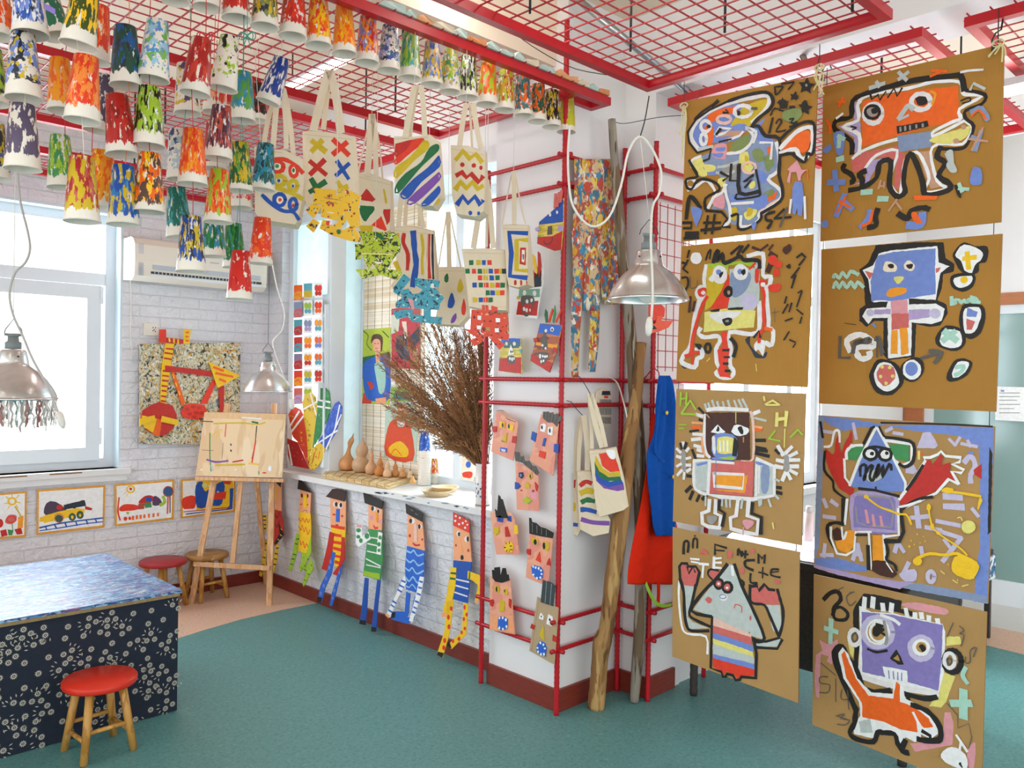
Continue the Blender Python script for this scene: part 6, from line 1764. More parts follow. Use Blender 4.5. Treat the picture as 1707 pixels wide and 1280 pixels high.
relief('window_painting','small painting of blue and red blots stuck in the narrow window by the vase','painting',None,(3.172,0,0),CX,(400,600,3.97),'''paper E 0 1468,590 1545,600 1548,805 1466,790
- q B 1470,600 1500,585 1520,605 1495,620
- e i 1512,692 18,22
- l K 3 1490,640 1515,670
- q R 1475,745 1535,740 1530,780 1480,775''',th=.001)
# little paintings taped in the left casement
cw=[['o O A','q b l'.replace('q','3fa0a8'),'x R O'],['a s a','x l q','x R r'],['q r q','x a v','x A q'],['r q q','x A O','x O q'],['a r a','x A O','x O R'],['R A O','x A q','x R i'],['s v k','x l A','x A E']]
nm1=['orange','teal','grey blue','red and teal','purple','red orange','pink']; gws='small paintings taped in rows on the casement window'
cols3=[['O','A'],['t','Y'],None]
rowc=[('O','A'),('a','s'),('4a9aa8','r'),('r','4a9aa8'),('8a7a98','r'),('R','A'),('s','v')]
c2=[('t','Y'),('l','q'),('a','v'),('A','O'),('A','r'),('Y','q'),('l','A')]; c3=[('R','r'),('R','O'),('A','q'),('O','b'),('O','q'),('r','R'),('H','b')]
CW=(480,460,3.767); ordn=['top','second','third','fourth','fifth','sixth','seventh']
for j,(x0,w_) in enumerate(((38,52),(98,55),(165,52))):
    for i in range(7 if j<2 else 6):
        y0=[58,165,275,385,490,595,705][i]-(12 if j==1 else (15 if j==2 else 0)); h=[95,98,100,95,98,98,100][i]; x1=x0+w_; a,b=(rowc,c2,c3)[j][i]
        L='paper %s 0 %d,%d %d,%d %d,%d %d,%d\n'%(('x' if j else a),x0,y0,x1,y0-3,x1,y0+h-4,x0,y0+h)
        if j==0: L+='- q %s %d,%d %d,%d %d,%d %d,%d\n- l %s 6 %d,%d %d,%d %d,%d'%(b,x0+4,y0+h*.5,x1-4,y0+h*.42,x1-4,y0+h-10,x0+4,y0+h-8,a,x0+8,y0+h*.7,x0+26,y0+h*.6,x1-8,y0+h*.8)
        elif i==0 and j==1: L+='- p q %d,%d %d,%d %d,%d %d,%d\n- p Y %d,%d %d,%d %d,%d %d,%d'%(x0+2,y0+2,x1-2,y0,x1-2,y0+h/2,x0+2,y0+h/2,x0+2,y0+h/2,x1-2,y0+h/2,x1-2,y0+h-6,x0+2,y0+h-4)
        else: L+='- e %s %d,%d 13,22 %d,%d 13,22\n- e %s %d,%d 10,15 %d,%d 10,15\n- l %s 7 %d,%d %d,%d'%(a,x0+w_*.3,y0+h*.35,x0+w_*.7,y0+h*.35,b,x0+w_*.3,y0+h*.7,x0+w_*.7,y0+h*.7,b,x0+w_*.5,y0+h*.25,x0+w_*.5,y0+h*.8)
        relief('small_painting','%s small painting in the %s column taped on the casement window'%(ordn[i],('left','middle','right')[j]),'painting',gws,(2.868,0,0),CX,CW,L,th=.0008)
# cactus-like painted board
pk0=on(525,784,2,.842); CNn=V((.93,.36,0))
tt=relief('painted_plant_board','board cut like a cactus with red, yellow, green and blue painted lobes on the sill','cut-out',None,(2.80,pk0.y,.85),CNn,CW,'''lobe B02020 0 -5,1020 62,1045 132,1212 20,1190 -2,1120
- w x 12 2,1060 25,1185
- e x 28,1080 2,2 60,1110 2,2 40,1130 2,2 90,1150 2,2
lobe redy 0.5 2,870 20,840 45,822 80,840 105,890 128,1000 130,1185 60,1040 30,1010
- w x 13 5,955 70,850 20,980 98,878
lobe yely 1 90,795 108,740 145,728 175,760 184,820 172,930 150,1080 125,1170 118,1000 98,880
- w x 10 92,840 180,790 140,735 180,880
lobe greny 1.5 185,745 203,703 238,702 262,735 268,800 262,850 225,960 152,1090 165,990 182,860
- w x 11 185,778 265,792 185,818 265,830
lobe bluy 2 318,785 340,820 338,870 300,985 235,1085 200,1070 170,1065 225,985 270,850 295,800
- w x 10 165,1065 310,970 240,1085 335,870 325,810 295,960
lobe yely 2.5 128,1195 150,1085 200,1045 235,1085 215,1150 180,1205 150,1222
- w R 5 155,1170 175,1090 190,1150 200,1100
- w K 3 150,1180 165,1110''',th=.005,matf={'redy':speck('orange_red_board','d03a1c',['f0a018','7a1410'],40,[.62,.66]),'yely':speck('yellow_board','dcb81c',['a87a10','3a2a10'],40,[.6,.68]),'greny':speck('green_board','1f7a34',['2a9a44','e8e8e0'],40,[.55,.72]),'bluy':speck('blue_board','2450b8',['3a6ad0','d8d8e8'],40,[.55,.72])})
# cup stacks
def stack(x,y,n_,sc,topc,lab,glab):
    c=on(x,y,2,.841); c.z=.842; 
    for k in range(n_+1):
        last=k==n_; seed=200+k+n_
        cup_at(c+V((0,0,k*.0155*sc)),(0,0,k*1.1),list(topc if last else ('W'+'rBRd'[k%4])),seed,'m' if last else 'd','upside down painted cup on top of the '+lab if last else 'white cup nested below others in the '+lab,glab,sc)
stack(707,808,12,.98,'WBiB','tall cup stack on the sill','cups of the tall stack on the sill')
stack(724,806,4,.72,'WRYR','short cup stack on the sill','cups of the short stack on the sill')
# compartment plates
ply=pm('d8c096',.5,.05,20,name='fibre_plate')
for k,(x,y,s_,lab) in enumerate(((728,826,1,'lower beige compartment plate on the sill'),(742,824,.9,'upper beige compartment plate resting on the other'))):
    c=on(x,y,2,.842); c.z=.842+k*.014;  t=thing('compartment_plate',c,lab,'plate','beige compartment plates on the sill'); R=.088*s_
    pr=[(0,.002),(R*.72,.002),(R*.93,.03),(R,.032),(R,.029),(R*.94,.027),(R*.74,0),(0,0)]
    mb=MB(); mb.lathe(pr,ply,c,28); mb.build('dish',t); mb=MB(); mb.prism([c+V((-R*.8,-.004,.003)),c+V((R*.8,-.004,.003)),c+V((R*.86,-.002,.024)),c+V((-R*.86,-.002,.024))],(0,.007,0),ply); mb.build('divider',t)
# enamel vase with dried branches
c=on(805,842,2,.841); c=V((2.845,c.y+.0,.841)); t=thing('enamel_vase',c,'tall white enamel vase with blue flowers standing behind the red cage bar','vase'); R=.039
vm=pm('ece8e2',.3,.04,10,name='white_enamel'); mb=MB(); mb.lathe([(0,0),(R,0),(R,.22),(R-.003,.22),(R-.003,.01),(0,.01)],vm,c,28)
for a0 in (-2.6,-3.3,2.4):
    for k in range(5):
        a=a0+math.sin(k*2.1)*.35; z=.04+.02*k+.01*math.cos(k); P_=c+V((math.cos(a)*(R+.0006),math.sin(a)*(R+.0006),z)); tg=V((-math.sin(a),math.cos(a),0)); pts=[P_+tg*.007*math.cos(j*math.pi/4)*(1 if j%2 else .5)+V((0,0,.008*math.sin(j*math.pi/4)*(1 if j%2 else .5))) for j in range(8)]
        mb.add(pts,[list(range(8))],ink('2a3a78' if k%2 else '4a6a9a'))
mb.build('vase_body',t); mb=MB(); mb.lathe([(R+.0015*math.cos(a*math.pi/3),.22+.0015*math.sin(a*math.pi/3)) for a in range(7)],ink('d'),c,28); mb.build('rim',t)
mb=MB(); mb.lathe([(R+.0015*math.cos(a*math.pi/3),.004+.0015*math.sin(a*math.pi/3)) for a in range(7)],ink('d'),c,28); mb.build('foot_line',t)
rnd=random.Random(12); mb=MB(); bm_=[pm(k,.8,.25,40,name='dry_stem') for k in ('7a4e2a','8d6038','5e3c1e','a87848')]
tgt=[(650,590),(640,600),(655,620),(665,640),(670,560),(700,548),(720,545),(745,548),(770,560),(790,575),(812,600),(690,600),(720,600),(750,590),(780,620),(660,690),(690,700),(700,650),(740,640),(770,660),(800,650),(812,700),(730,700),(735,740),(760,700),(650,665),(690,670),(810,560),(800,560)]
for i in range(300):
    x,y=rnd.choice(tgt); x+=rnd.uniform(-14,14); y+=rnd.uniform(-14,14); s0=c+V((rnd.uniform(-.02,.02),rnd.uniform(-.03,.03),.19)); e=on(x,y,0,rnd.uniform(2.66,2.98) if x<760 else rnd.uniform(2.70,2.80))
    md=(s0+e)/2+V((rnd.uniform(-.03,.03),rnd.uniform(-.03,.03),.03+rnd.uniform(0,.03))); md=s0.lerp(md,.9)
    P_=[V(p) for p in cat_rom([tuple(s0),tuple(md),tuple(e)],5)]; mt=rnd.choice(bm_); mb.tube(P_,[.0016*(1-.06*j) for j in range(len(P_))],mt,4,False,False)
    for j in range(4,len(P_)):
        for k in range(9):
            p=P_[j-1].lerp(P_[j],rnd.random()); d=(P_[j]-P_[j-1]).normalized(); v=(d+V((rnd.uniform(-1,1),rnd.uniform(-1,1),rnd.uniform(-1,1)))*.75).normalized()*rnd.uniform(.012,.035)
            q_=p+v; q2=q_+(d*.6+V((rnd.uniform(-1,1),rnd.uniform(-1,1),rnd.uniform(-.8,.8)))*.5).normalized()*rnd.uniform(.006,.016); w_=FW.cross(v).normalized()*rnd.uniform(.0008,.002)
            mb.ribbon([p,q_,q2],[w_*.6,w_,w_*.4],mt)
o=solo('dried_branches',mb,'large bundle of dried brown branches spreading from the enamel vase','dried plant'); o['kind']='stuff'
# ================================================================= back wall things
WY=(0,1,0)
p0,p1=on(225,392,1,5.29),on(223,466,1,5.29); q0=on(445,425,1,5.29); z1_,z0_=p0.z,p1.z; x0_,x1_=p0.x,q0.x
acm=pm('e9e3d4',.35,.03,10,name='ac_plastic'); acg=pm('b8c0c8',.4,.05,10,name='ac_grey_trim'); ack=pm('3a3c40',.6,.1,20,name='ac_slot')
t=thing('air_conditioner',((x0_+x1_)/2,5.4,z0_),'cream wall mounted air conditioner above the bicycle painting','air conditioner')
mb=MB(); pr=[(5.488,z0_+.015),(5.34,z0_),(5.295,z0_+.03),(5.285,z0_+.12),(5.29,z1_-.05),(5.325,z1_-.01),(5.36,z1_),(5.488,z1_)]
mb.prism([(x0_,y,z) for y,z in pr],(x1_-x0_,0,0),acm); mb.build('ac_body',t)
mb=MB()
for k in range(4): y=5.302+k*.006; mb.prism([(x0_-.001+.025+k*.008,5.2838+.0,z0_+.03),(x0_+.028+k*.008,5.2838,z0_+.03),(x0_+.028+k*.008,5.2888,z1_-.045),(x0_+.024+k*.008,5.2888,z1_-.045)],(0,.004,0),acg)
mb.box((x0_+.11,5.283,z0_+.075),(x1_-.05,5.2865,z0_+.105),acg); mb.build('trim_lines',t)
mb=MB(); mb.box((x0_+.10,5.286,z0_+.048),(x1_-.04,5.292,z0_+.062),ack); mb.box((x0_+.10,5.288,z0_+.028),(x1_-.04,5.298,z0_+.044),winm)
for k in range(30): x=x0_+.12+k*(x1_-x0_-.18)/30; mb.box((x,5.2855,z0_+.048),(x+.004,5.2865,z0_+.062),winm)
mb.build('air_vent',t)
mb=MB(); mb.box((x0_+.48,5.2835,z0_+.155),(x0_+.54,5.285,z0_+.162),acg); mb.build('badge',t)
mb=MB(); c=on(251,549,1,5.492); mb.box((c.x-.045,5.482,c.z-.04),(c.x+.045,5.499,c.z+.04),acm)
for dx,dz in ((.012,.012),(.028,.012),(.012,-.008),(.026,-.012),(.020,0)): mb.box((c.x+dx-.003,5.481,c.z+dz-.004),(c.x+dx+.003,5.4822,c.z+dz+.004),ack)
solo('wall_socket',mb,'cream wall socket above the bicycle painting','socket')
wire('power_cable',[on(x,y,1,5.487) for x,y in ((222,380),(217,400),(216,440),(219,500),(218,550),(219,578),(221,583))],.003,cord,'white cable running down the brick wall beside the air conditioner','cable')
# bicycle painting
dr=speck('dripped_canvas','cfc8a8',['3a3a38','b8a060','e8e4d8','d89a30','6a7a88','5a7a60','282420'],11,[.6,.56,.58,.6,.61,.62,.6],stretch=(1,1,.8),rough=.6,bump=.2,dist=3)
t=relief('bicycle_painting','square splattered canvas with a red and yellow wooden bicycle relief, on the back wall','painting',None,(0,5.470,0),WY,(0,0,1),'''canvas drip 0 233,573 401,571 399,741 233,740
handlebar R 4 266,549 277,549 277,572 265,571
handlebar r 3 275,562 307,566 307,573 275,571
- w M 3 282,564 283,569 290,565 290,571 297,566 297,572
handlebar M 4 307,548 318,549 316,574 306,573
- w O 3 310,554 314,554 310,561 314,561 310,568 314,568
fork M 2 276,572 291,573 286,600 280,640 273,690 267,690 268,640 270,610
- w r 3 277,581 289,582 275,588 288,590 274,597 286,599 272,618 282,619 271,626 281,627 271,634 280,635 270,643 279,644 270,651 277,652 269,660 276,661 269,668 275,669
top_tube r 3 276,609 355,619 353,628 276,618
down_tube O 2 285,618 291,620 309,671 303,677
- w M 2 288,624 290,630 293,638 295,644 298,652 300,658
seat_tube R 2 361,636 345,673 334,673 355,632
seat M 4 348,603 401,626 363,647
- w O 4 356,612 372,618 360,622 388,628 366,632 376,636
stay r 2 364,642 374,643 373,687 367,687
wheel r 3 252,675 266,670 288,676 295,692 290,712 278,724 264,727 246,718 234,702 238,684
- p M 236,692 262,698 256,722 240,712
- p O 262,698 270,700 266,727 254,724
wheel_bar M 5 232,698 258,692 259,700 234,709
wheel_bar M 5 270,693 298,700 296,709 268,703
crank R 3 302,686 308,675 325,672 340,675 345,683 342,693 330,699 312,698 303,693
- e r 312,682 4,3 322,678 4,3 332,680 4,3 316,690 4,3 327,688 5,3 336,688 4,3 324,695 4,3''',th=.006,matf={'drip':dr})
# four small framed paintings
CA=(0,600,3.97); gb='orange edged paintings in a row on the back wall'; org='e0a030'
def pic(lab,out,inn,art): relief('framed_painting',lab,'painting',gb,(0,5.49,0),WY,CA,'frame %s 0 %s\nsheet x 1 %s\n'%(org,out,inn)+'\n'.join('- '+l for l in art.strip().split('\n')),th=.003)
pic('orange edged painting of red flowers and a sun, cut by the left edge','-180,895 178,868 172,1170 -180,1200','-180,910 165,882 160,1158 -180,1185','''o M 12 80,935 24,22
w M 6 80,905 78,888 105,915 125,895 110,940 135,945 105,960 120,980 60,920 40,905 55,945 30,950 65,965 50,985
q s 35,1060 60,1025 110,1030 100,1070 70,1085 40,1080
o R 8 75,1055 30,20
e r 0,1080 22,30
l g 5 80,1085 85,1140
p A 120,1040 155,1030 150,1110 115,1120
l Y 8 100,970 125,1010 140,1040
p r 0,1130 40,1120 50,1160 10,1170
p g 50,1120 90,1125 80,1160 55,1160
p r 95,1120 140,1110 150,1150 110,1155''')
pic('orange edged painting of a purple and yellow train on blue rails','245,858 697,828 690,1108 243,1158','258,872 683,842 678,1094 256,1142','''q 4a3a50 290,1010 300,960 330,935 370,940 420,970 440,1000 400,1020 320,1030
p M 290,1030 400,1000 500,980 560,985 560,1010 470,1040 290,1080
p d 420,960 560,925 570,965 430,990
e d 545,945 20,18 490,965 18,18 450,965 15,15
e r 395,975 22,18
p M 262,1040 300,1035 300,1068 262,1072
e 3a5a4a 390,1050 26,26 478,1038 24,26 530,1025 24,28
e M 478,1040 9,12 530,1028 8,11
o s 5 390,1045 28,30
p r 560,965 610,980 605,995 565,990
l B 10 262,1110 400,1080 550,1060 680,1045
l i 8 262,1130 400,1110 550,1085 680,1070
w B 8 300,1100 310,1125 360,1090 375,1115 430,1075 440,1105 500,1065 510,1095 570,1060 580,1085 630,1050 640,1075''')
pic('orange edged painting of a red and green creature beside a blue round tree','758,822 1154,790 1150,1054 762,1100','772,835 1140,805 1136,1042 775,1086','''o M 10 865,855 24,22
e R 865,853 10,10
w M 4 840,865 820,890 850,880 835,905
q R 790,980 820,955 880,955 915,965 910,990 830,1000 795,1000
p b14a30 915,950 960,945 955,985 915,990
p g 955,940 1000,935 1005,975 960,980
q r 915,945 950,905 990,895 1020,910 1000,940 950,945
p B 965,910 1000,905 1005,935 965,935
q 5a3a60 1020,900 1060,920 1070,955 1010,960
l l 22 1080,905 1090,940 1060,960
e 2f5a88 1113,870 30,32
o r 5 1113,870 32,34
l s 12 1112,905 1108,1015
l d 7 1125,905 1125,1010
l R 10 788,910 780,1000 795,1060
e R 830,1050 12,14 858,1048 10,12
w O 14 880,1035 880,1055 905,1030 905,1050 930,1028 930,1048 955,1025 955,1042 985,1020 985,1040 1015,1018 1015,1036 1045,1015 1045,1032
e l 845,1012 10,9''')
pic('orange edged painting in blue, red and yellow, partly behind the easel','1198,790 1560,765 1555,1005 1198,1048','1210,802 1548,780 1542,992 1212,1035','''p M 1300,800 1545,785 1540,980 1300,1000
q R 1210,915 1290,900 1290,975 1250,985 1212,980
q B 1295,830 1340,805 1360,870 1480,800 1470,950 1400,965 1305,975
w x 8 1380,830 1420,880 1400,900 1400,930 1440,870 1480,920
e y 1355,830 18,18
p R 1400,880 1500,870 1490,920 1410,925
p R 1480,785 1545,782 1520,825 1485,820
p B 1520,850 1545,848 1538,985 1500,985 1520,960
l B 8 1230,1020 1350,1005 1530,985
l r 6 1215,1005 1350,992 1530,975''')
# ================================================================= easel
pine=speck('pine_wood','d8a878',['c89464','e4bc90'],14,[.52,.6],stretch=(3,3,.35),rough=.55,bump=.1)
f1=on(318,1008,2,0); f2=on(448,1010,2,0); dv=(f2-f1); Nh=V((dv.y,-dv.x,0)).normalized(); Nh=-Nh if Nh.dot(CP-f1)<0 else Nh
EN=(Nh+V((0,0,.16))).normalized()
def oe(x,y,off=0): return onp(x,y,f1+Nh*off,EN)
t=thing('easel',(f1+f2)/2,'pale wooden easel standing by the back wall corner','easel')
def bar(mb,a,b,w_,d_,nn,mt):
    a=V(a);b=V(b);t_=(b-a).normalized(); s=nn.cross(t_).normalized()*w_/2
    mb.prism([a-s,a+s,b+s,b-s],-nn*d_,mt)
for nm,(xa,ya,xb,yb),w_ in (('leg',(318,1007,379,672),.035),('leg',(448,1009,456,672),.035),('leg',(387,938,402,790),.03)):
    mb=MB(); a=oe(xa,ya,-.01); b=oe(xb,yb,-.01); bar(mb,a,b,w_,.022,EN,pine); mb.build(nm,t)
bk=on(437,966,2,0); bk.z=.003; bk=V((min(bk.x,2.80),5.38,.003)); mb=MB(); top=oe(418,700,-.045); bar(mb,bk,top,.032,.02,Nh,pine); mb.build('leg',t)
mb=MB(); bar(mb,oe(322,940,.014),oe(449,947,.014),.03,.02,EN,pine); mb.build('crossbar',t)
mb=MB(); cv=Canvas(mb,f1+Nh*.03,EN,(0,0,1)); bar(mb,oe(325,797,.035),oe(472,801,.035),.022,.05,EN,pine); mb.build('tray',t)
mb=MB(); BDm=speck('drawing_board','e6c9a0',['dcb98c','ecd4b0'],8,[.5,.6],stretch=(1,1,.2),rough=.5)
P_=f1+Nh*.036; cv=Canvas(mb,P_,EN,(0,0,1),jit=.3); cv.k=0; mb.prism([cv.pt(*p) for p in ((341,687),(476,690),(470,796),(326,793))],-EN*.016,BDm); cv.k=3
cv.draw('''p e0b888 341,687 476,690 475,700 340,697
l d 1.4 338,702 355,703
l Y 2.4 356,706 400,705 430,707 442,704
l D 3 420,703 430,705
l R 1.6 377,707 375,728
l M 1.2 350,727 370,715 360,729
l g 2 350,722 350,760 352,785
l k .8 337,750 356,751
l 2a2a20 1.6 428,710 425,740 420,765
l R 2.2 426,735 420,772
l Z 3 345,766 360,770 380,768
l r 2.4 388,770 405,767
l Y 3 360,775 385,775 408,774
l M 2.5 415,772 430,774
l W 2.4 404,696 436,698
l G 4 353,776 355,784
e d 385,741 1.2,2 385,751 1.2,2
e x 336,783 2,1.5 393,783 2,1.5 450,781 3,5
l g 1.5 431,786 432,791
e R 441,788 4,1.2
l k .6 372,738 370,765''')
o=mb.build('drawing_board',None,o=cv.pt(398,796)); tag(o,'paint marked drawing board resting on the easel','drawing board')
# ================================================================= round stools
oak=speck('stool_wood','c89448',['b07c34','d8a860'],16,[.52,.6],stretch=(2,2,.5),rough=.45,bump=.05)
def stool(c,rot,H,R,seatm,lab):
    t=thing('round_stool',c,lab,'stool','round wooden stools'); c=V(c)
    mb=MB(); mb.lathe([(0,H-.028),(R-.004,H-.028),(R,H-.022),(R,H-.006),(R-.005,H),(0,H)],seatm,c,40); mb.build('seat',t)
    L=[]
    for k in range(4):
        a=rot+k*math.pi/2+math.pi/4; tp=c+V((math.cos(a)*R*.62,math.sin(a)*R*.62,H-.028)); bt=c+V((math.cos(a)*R*.98,math.sin(a)*R*.98,.0)); L.append((tp,bt))
        mb=MB(); mb.tube([bt,tp],[.0145,.0165],oak,10); mb.build('leg',t)
    for k in range(4):
        (a,b),(c2_,d)=L[k],L[(k+1)%4]; u=.30 if k%2 else .42; mb=MB(); mb.tube([b.lerp(a,u),d.lerp(c2_,u)],.009,oak,8); mb.build('stretcher',t)
fs_=[on(*p,2,0) for p in ((108,1252),(140,1276),(222,1248),(188,1226))]; cc=sum(fs_,V((0,0,0)))/4
a0=math.atan2((fs_[1]-cc).y,(fs_[1]-cc).x)-math.pi/4
redp=pm('d63018',.35,.12,14,name='red_seat_paint')
stool((cc.x,cc.y,.001),a0,.292,.137,redp,'bright red round stool in front of the flower patterned table')
c=on(264,930,2,.30); stool((c.x,c.y-.08,.003),.3,.30,.145,pm('a82a30',.45,.12,14,name='dull_red_seat'),'dull red round stool against the back wall')
c=on(335,921,2,.30); stool((c.x+.02,c.y-.05,.003),.1,.30,.14,speck('bare_seat','a87c44',['94682f','c0a070'],14,[.55,.66],rough=.5),'bare wood round stool behind the easel leg')
# ================================================================= craft table
TX0,TX1,TY0,TY1,TZ=-.5,1.475,3.605,4.60,.54
topm=speck('paint_splashed_tabletop','4f82b0',['2a5090','8ab0cc','7a5088','b0bcc8','2f6ea0','b07868','1c3464','c4cc98'],14,[.5,.52,.57,.6,.58,.64,.6,.68],stretch=(.45,1.4,1),rough=.42,bump=.12,dist=2.4)
t=thing('craft_table',(.5,4.1,0),'low craft table with paint covered top and dark flower patterned cloth sides','table')
mb=MB(); mb.box((TX0,TY0,TZ-.012),(TX1,TY1,TZ),topm); mb.build('tabletop',t)
navy=pm('141f30',.8,.15,40,name='navy_cloth'); mb=MB()
mb.box((TX0+.01,TY0+.012,.004),(TX1-.012,TY1-.01,TZ-.0125),navy)
wf=pm('b8b4a6',.8,.1,40,name='printed_flower'); rnd=random.Random(21); yF=TY0+.0112
def flower(x,z,r,k):
    pts=[(x+r*(1 if j%2 else .62)*math.cos(j*math.pi/11),yF-.0001*k,z+r*(1 if j%2 else .62)*math.sin(j*math.pi/11)) for j in range(22)]
    mb.add(pts,[list(range(22))],wf)
    for rr,mt,d in ((.42,navy,.00015),(.2,wf,.0003)): mb.add([(x+r*rr*math.cos(j*math.pi/4),yF-.0001*k-d,z+r*rr*math.sin(j*math.pi/4)) for j in range(8)],[list(range(8))],mt)
def leaf(x,z,a,l):
    c_,s_=math.cos(a),math.sin(a); mb.add([(x+c_*u*l-s_*v*l,yF-.0001,z+s_*u*l+c_*v*l) for u,v in ((-.5,0),(0,.16),(.5,0),(0,-.16))],[(0,1,2,3)],wf)
z=.035; row=0
while z<.51:
    x=.45+(row%2)*.055
    while x<TX1-.035:
        a=rnd.uniform(0,6.28); kind=rnd.random(); xx=x+rnd.uniform(-.012,.012); zz=z+rnd.uniform(-.008,.008)
        if kind<.62:
            for k in range(3 if kind<.45 else 2): flower(xx+.019*math.cos(a+k*2.1),min(.51,zz+.019*math.sin(a+k*2.1)),.0135,k+1)
            for k in range(5):
                b=a+1+k*.42; leaf(xx+.045*math.cos(b),min(.515,zz+.04*math.sin(b)),b+rnd.uniform(-.4,.4),.016)
        else: flower(xx,zz,.014,1)
        x+=.082
    z+=.054; row+=1
mb.build('table_cloth',t)
mb=MB(); edge=pm('8a7448',.7,.4,80,name='painted_tape'); mb.box((TX0,TY0-.0005,TZ-.026),(TX1-.01,TY0+.011,TZ-.0122),edge); mb.build('edge_tape',t)
# ================================================================= furniture and things behind the cardboard sheets
wick=pm('22201e',.6,.4,140,.9,name='black_wicker'); leg_=pm('3a3430',.6,.2,40,.3)
t=thing('wicker_table',(3.6,1.75,0),'black wicker table behind the cardboard paintings','table')
mb=MB(); mb.box((3.33,1.18,.70),(4.0,2.2,.73),wick); mb.build('tabletop',t)
mb=MB(); mb.box((3.345,1.2,.27),(3.37,2.18,.70),wick); mb.box((3.37,1.2,.27),(3.98,1.22,.70),wick); mb.build('side_panel',t)
for x,y in ((3.35,2.17),(3.35,1.21),(3.97,1.21),(3.97,2.17)):
    mb=MB(); rebar_=[(x,y,z/100) for z in range(0,71,2)]; mb.tube(rebar_,[.018+.002*(i%2) for i in range(len(rebar_))],leg_,8); mb.build('leg',t)
mb=MB(); P=V((3.42,2.05,.7315)); vs=[]; rnd=random.Random(3)
for i in range(14):
    for j in range(14): vs.append((3.36+i*.042,1.24+j*.066,.733+rnd.uniform(0,.035)*(1 if 0<i<13 else .1)))
fs=[(i*14+j,(i+1)*14+j,(i+1)*14+j+1,i*14+j+1) for i in range(13) for j in range(13)]; mb.add(vs,fs,speck('pink_plastic_sheet','ddd4d8',['d89ab0','f0f0f2'],6,[.56,.6],rough=.15),True)
solo('plastic_sheet',mb,'crumpled pale pink plastic sheet lying on the black wicker table','plastic sheet')
def cyl(mb,c,r,h,m_,seg=18): mb.lathe([(0,0),(r,0),(r,h),(0,h)],m_,c,seg)
t=thing('glue_bottle',(3.62,1.70,.77),'white bottle on the wicker table between the two cardboard columns','bottle')
b_=V((3.62,1.74,.772)); mb=MB(); cyl(mb,b_,.022,.13,pm('ecdfe0',.3,.04)); mb.build('bottle_body',t); mb=MB(); cyl(mb,b_+V((0,0,.13)),.015,.03,pm('d8d8da',.3,.04)); mb.build('cap',t)
mb=MB(); mb.prism([(3.85,1.62,.772),(3.97,1.75,.772),(3.97,1.75,.98),(3.85,1.62,.93)],(.1,-.1,0),pm('1e3a38',.4,.2,20),pm('16241f',.5,.2,20)); solo('storage_box',mb,'dark green box standing on the wicker table behind the bottle','box')
mb=MB(); mb.box((3.74,1.55,.772),(3.82,1.63,.84),pm('c8202a',.35,.1)); solo('red_jar',mb,'small red container on the wicker table right of the bottle','jar')
# far table with patterned cloth
t=thing('far_table',(5.0,1.7,0),'dark legged table with a blue and white cloth, far behind the right cardboard column','table')
bw=speck('blue_white_cloth','2f6a94',['dfe6ea','1d4a78'],26,[.5,.6],rough=.7)
mb=MB(); mb.box((4.75,1.47,.5),(5.45,1.95,.53),wick); mb.build('tabletop',t)
mb=MB(); mb.box((4.74,1.46,.36),(5.46,1.96,.4995),bw); mb.build('table_cloth',t)
for x,y in ((4.78,1.92),(5.42,1.92),(4.78,1.50),(5.43,1.49)):
    mb=MB(); mb.box((x-.015,y-.015,.001),(x+.015,y+.015,.5),leg_); mb.build('leg',t)
# notice and frame on the glazed partition
relief('wall_notice','white printed notice stuck on the green glass at the right edge','notice',None,(6.295,0,0),CX,(0,0,1),'''paper_sheet x 0 1659,644 1730,646 1730,704 1659,700
- w H 1.4 1666,655 1700,655 1666,661 1700,661 1666,667 1695,667 1666,674 1700,674 1666,681 1690,681 1666,688 1700,688
- p b 1668,650 1674,650 1674,653 1668,653''',th=.002)
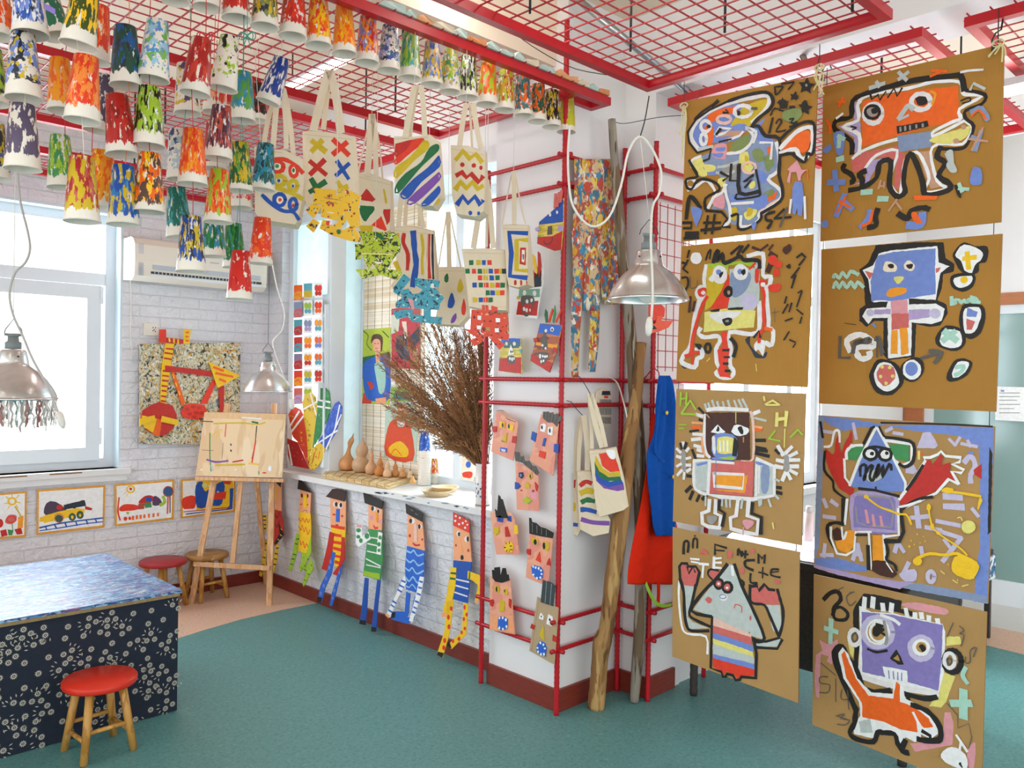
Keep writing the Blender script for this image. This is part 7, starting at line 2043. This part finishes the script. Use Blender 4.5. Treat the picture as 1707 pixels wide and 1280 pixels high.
# raffia ties on the top corners of the cardboard columns
raf=pm('d8cf98',.7,.1,30,name='raffia'); rnd=random.Random(9)
for x,y,pl,nm,L in ((1140,176,PL1,'top left corner of the left cardboard column',100),(1366,112,PL1,'top right corner of the left cardboard column',60),(1664,72,PL2,'top right corner of the right cardboard column',30)):
    mb=MB(); c=onp(x,y,pl[0]+V((-.012,0,0)),pl[1])
    for k in range(5):
        q_=[c+V((rnd.uniform(-.006,.006),rnd.uniform(-.012,.012),.0)),c+V((-.004,rnd.uniform(-.02,.02),-L*.0006)),c+V((-.006,rnd.uniform(-.03,.03),-L*.0023*rnd.uniform(.5,1)))]
        mb.ribbon([V(p) for p in cat_rom([tuple(p) for p in q_],4)],V((0,.0025,.0005)),raf,(-.0006,0,0))
    for k in range(3): 
        a=k*2.1; mb.tube([c+V((math.cos(b)*.004,math.sin(b+a)*.018,math.cos(b+a)*.012)) for b in [i*math.pi/5 for i in range(11)]],.0022,raf,5)
    mb.tube([c,V((c.x,c.y,2.78))],.0015,wirem,5)
    solo('raffia_tie',mb,'yellow raffia tie at the '+nm,'tie')
wire('ceiling_wire',[on(x,y,2,2.70) for x,y in ((1020,200),(1040,206),(1095,196),(1140,192))],.0016,wirem,'thin wire strung from the grey pole to the cardboard column','wire')
wire('ceiling_wire',[on(x,y,2,2.79) for x,y in ((850,50),(900,85),(960,115),(1040,130),(1085,148))],.0018,wirem,'dark wire lying along the nearest mesh panel edge','wire')

for x,y,pl,lab in ((1372,118,PL2,'black cable tie at the top left corner of the orange faced painting'),(1656,66,PL2,'black hooked tie at the top right corner of the orange faced painting')):
    mb=MB(); c=onp(x,y+12,pl[0]+V((-.006,0,0)),pl[1]); mb.tube([c,c+V((-.004,.004,.02)),c+V((0,-.006,.045)),c+V((.01,-.02,.055)),V((c.x+.03,c.y-.02,2.76))],.003,wirem,6); mb.tube([c-V((0,0,.012)),c+V((0,0,.004))],.007,wirem,8)
    solo('cable_tie',mb,lab,'tie')

# pieces that belong to a part of their thing go one level down
def under(cat,part,names):
    for o in [o for o in COL.objects if o.parent is None and o.get('category')==cat]:
        ch={c.name.split('.')[0]:c for c in o.children}; top=ch.get(part)
        if top is None: continue
        for c in list(o.children):
            if c.name.split('.')[0] in names: c.parent=top
under('lamp','shade',('rim','screw')); under('lamp','socket',()); under('power strip','strip_body',('display','switch_light'))
under('air conditioner','ac_body',('trim_lines','badge'))
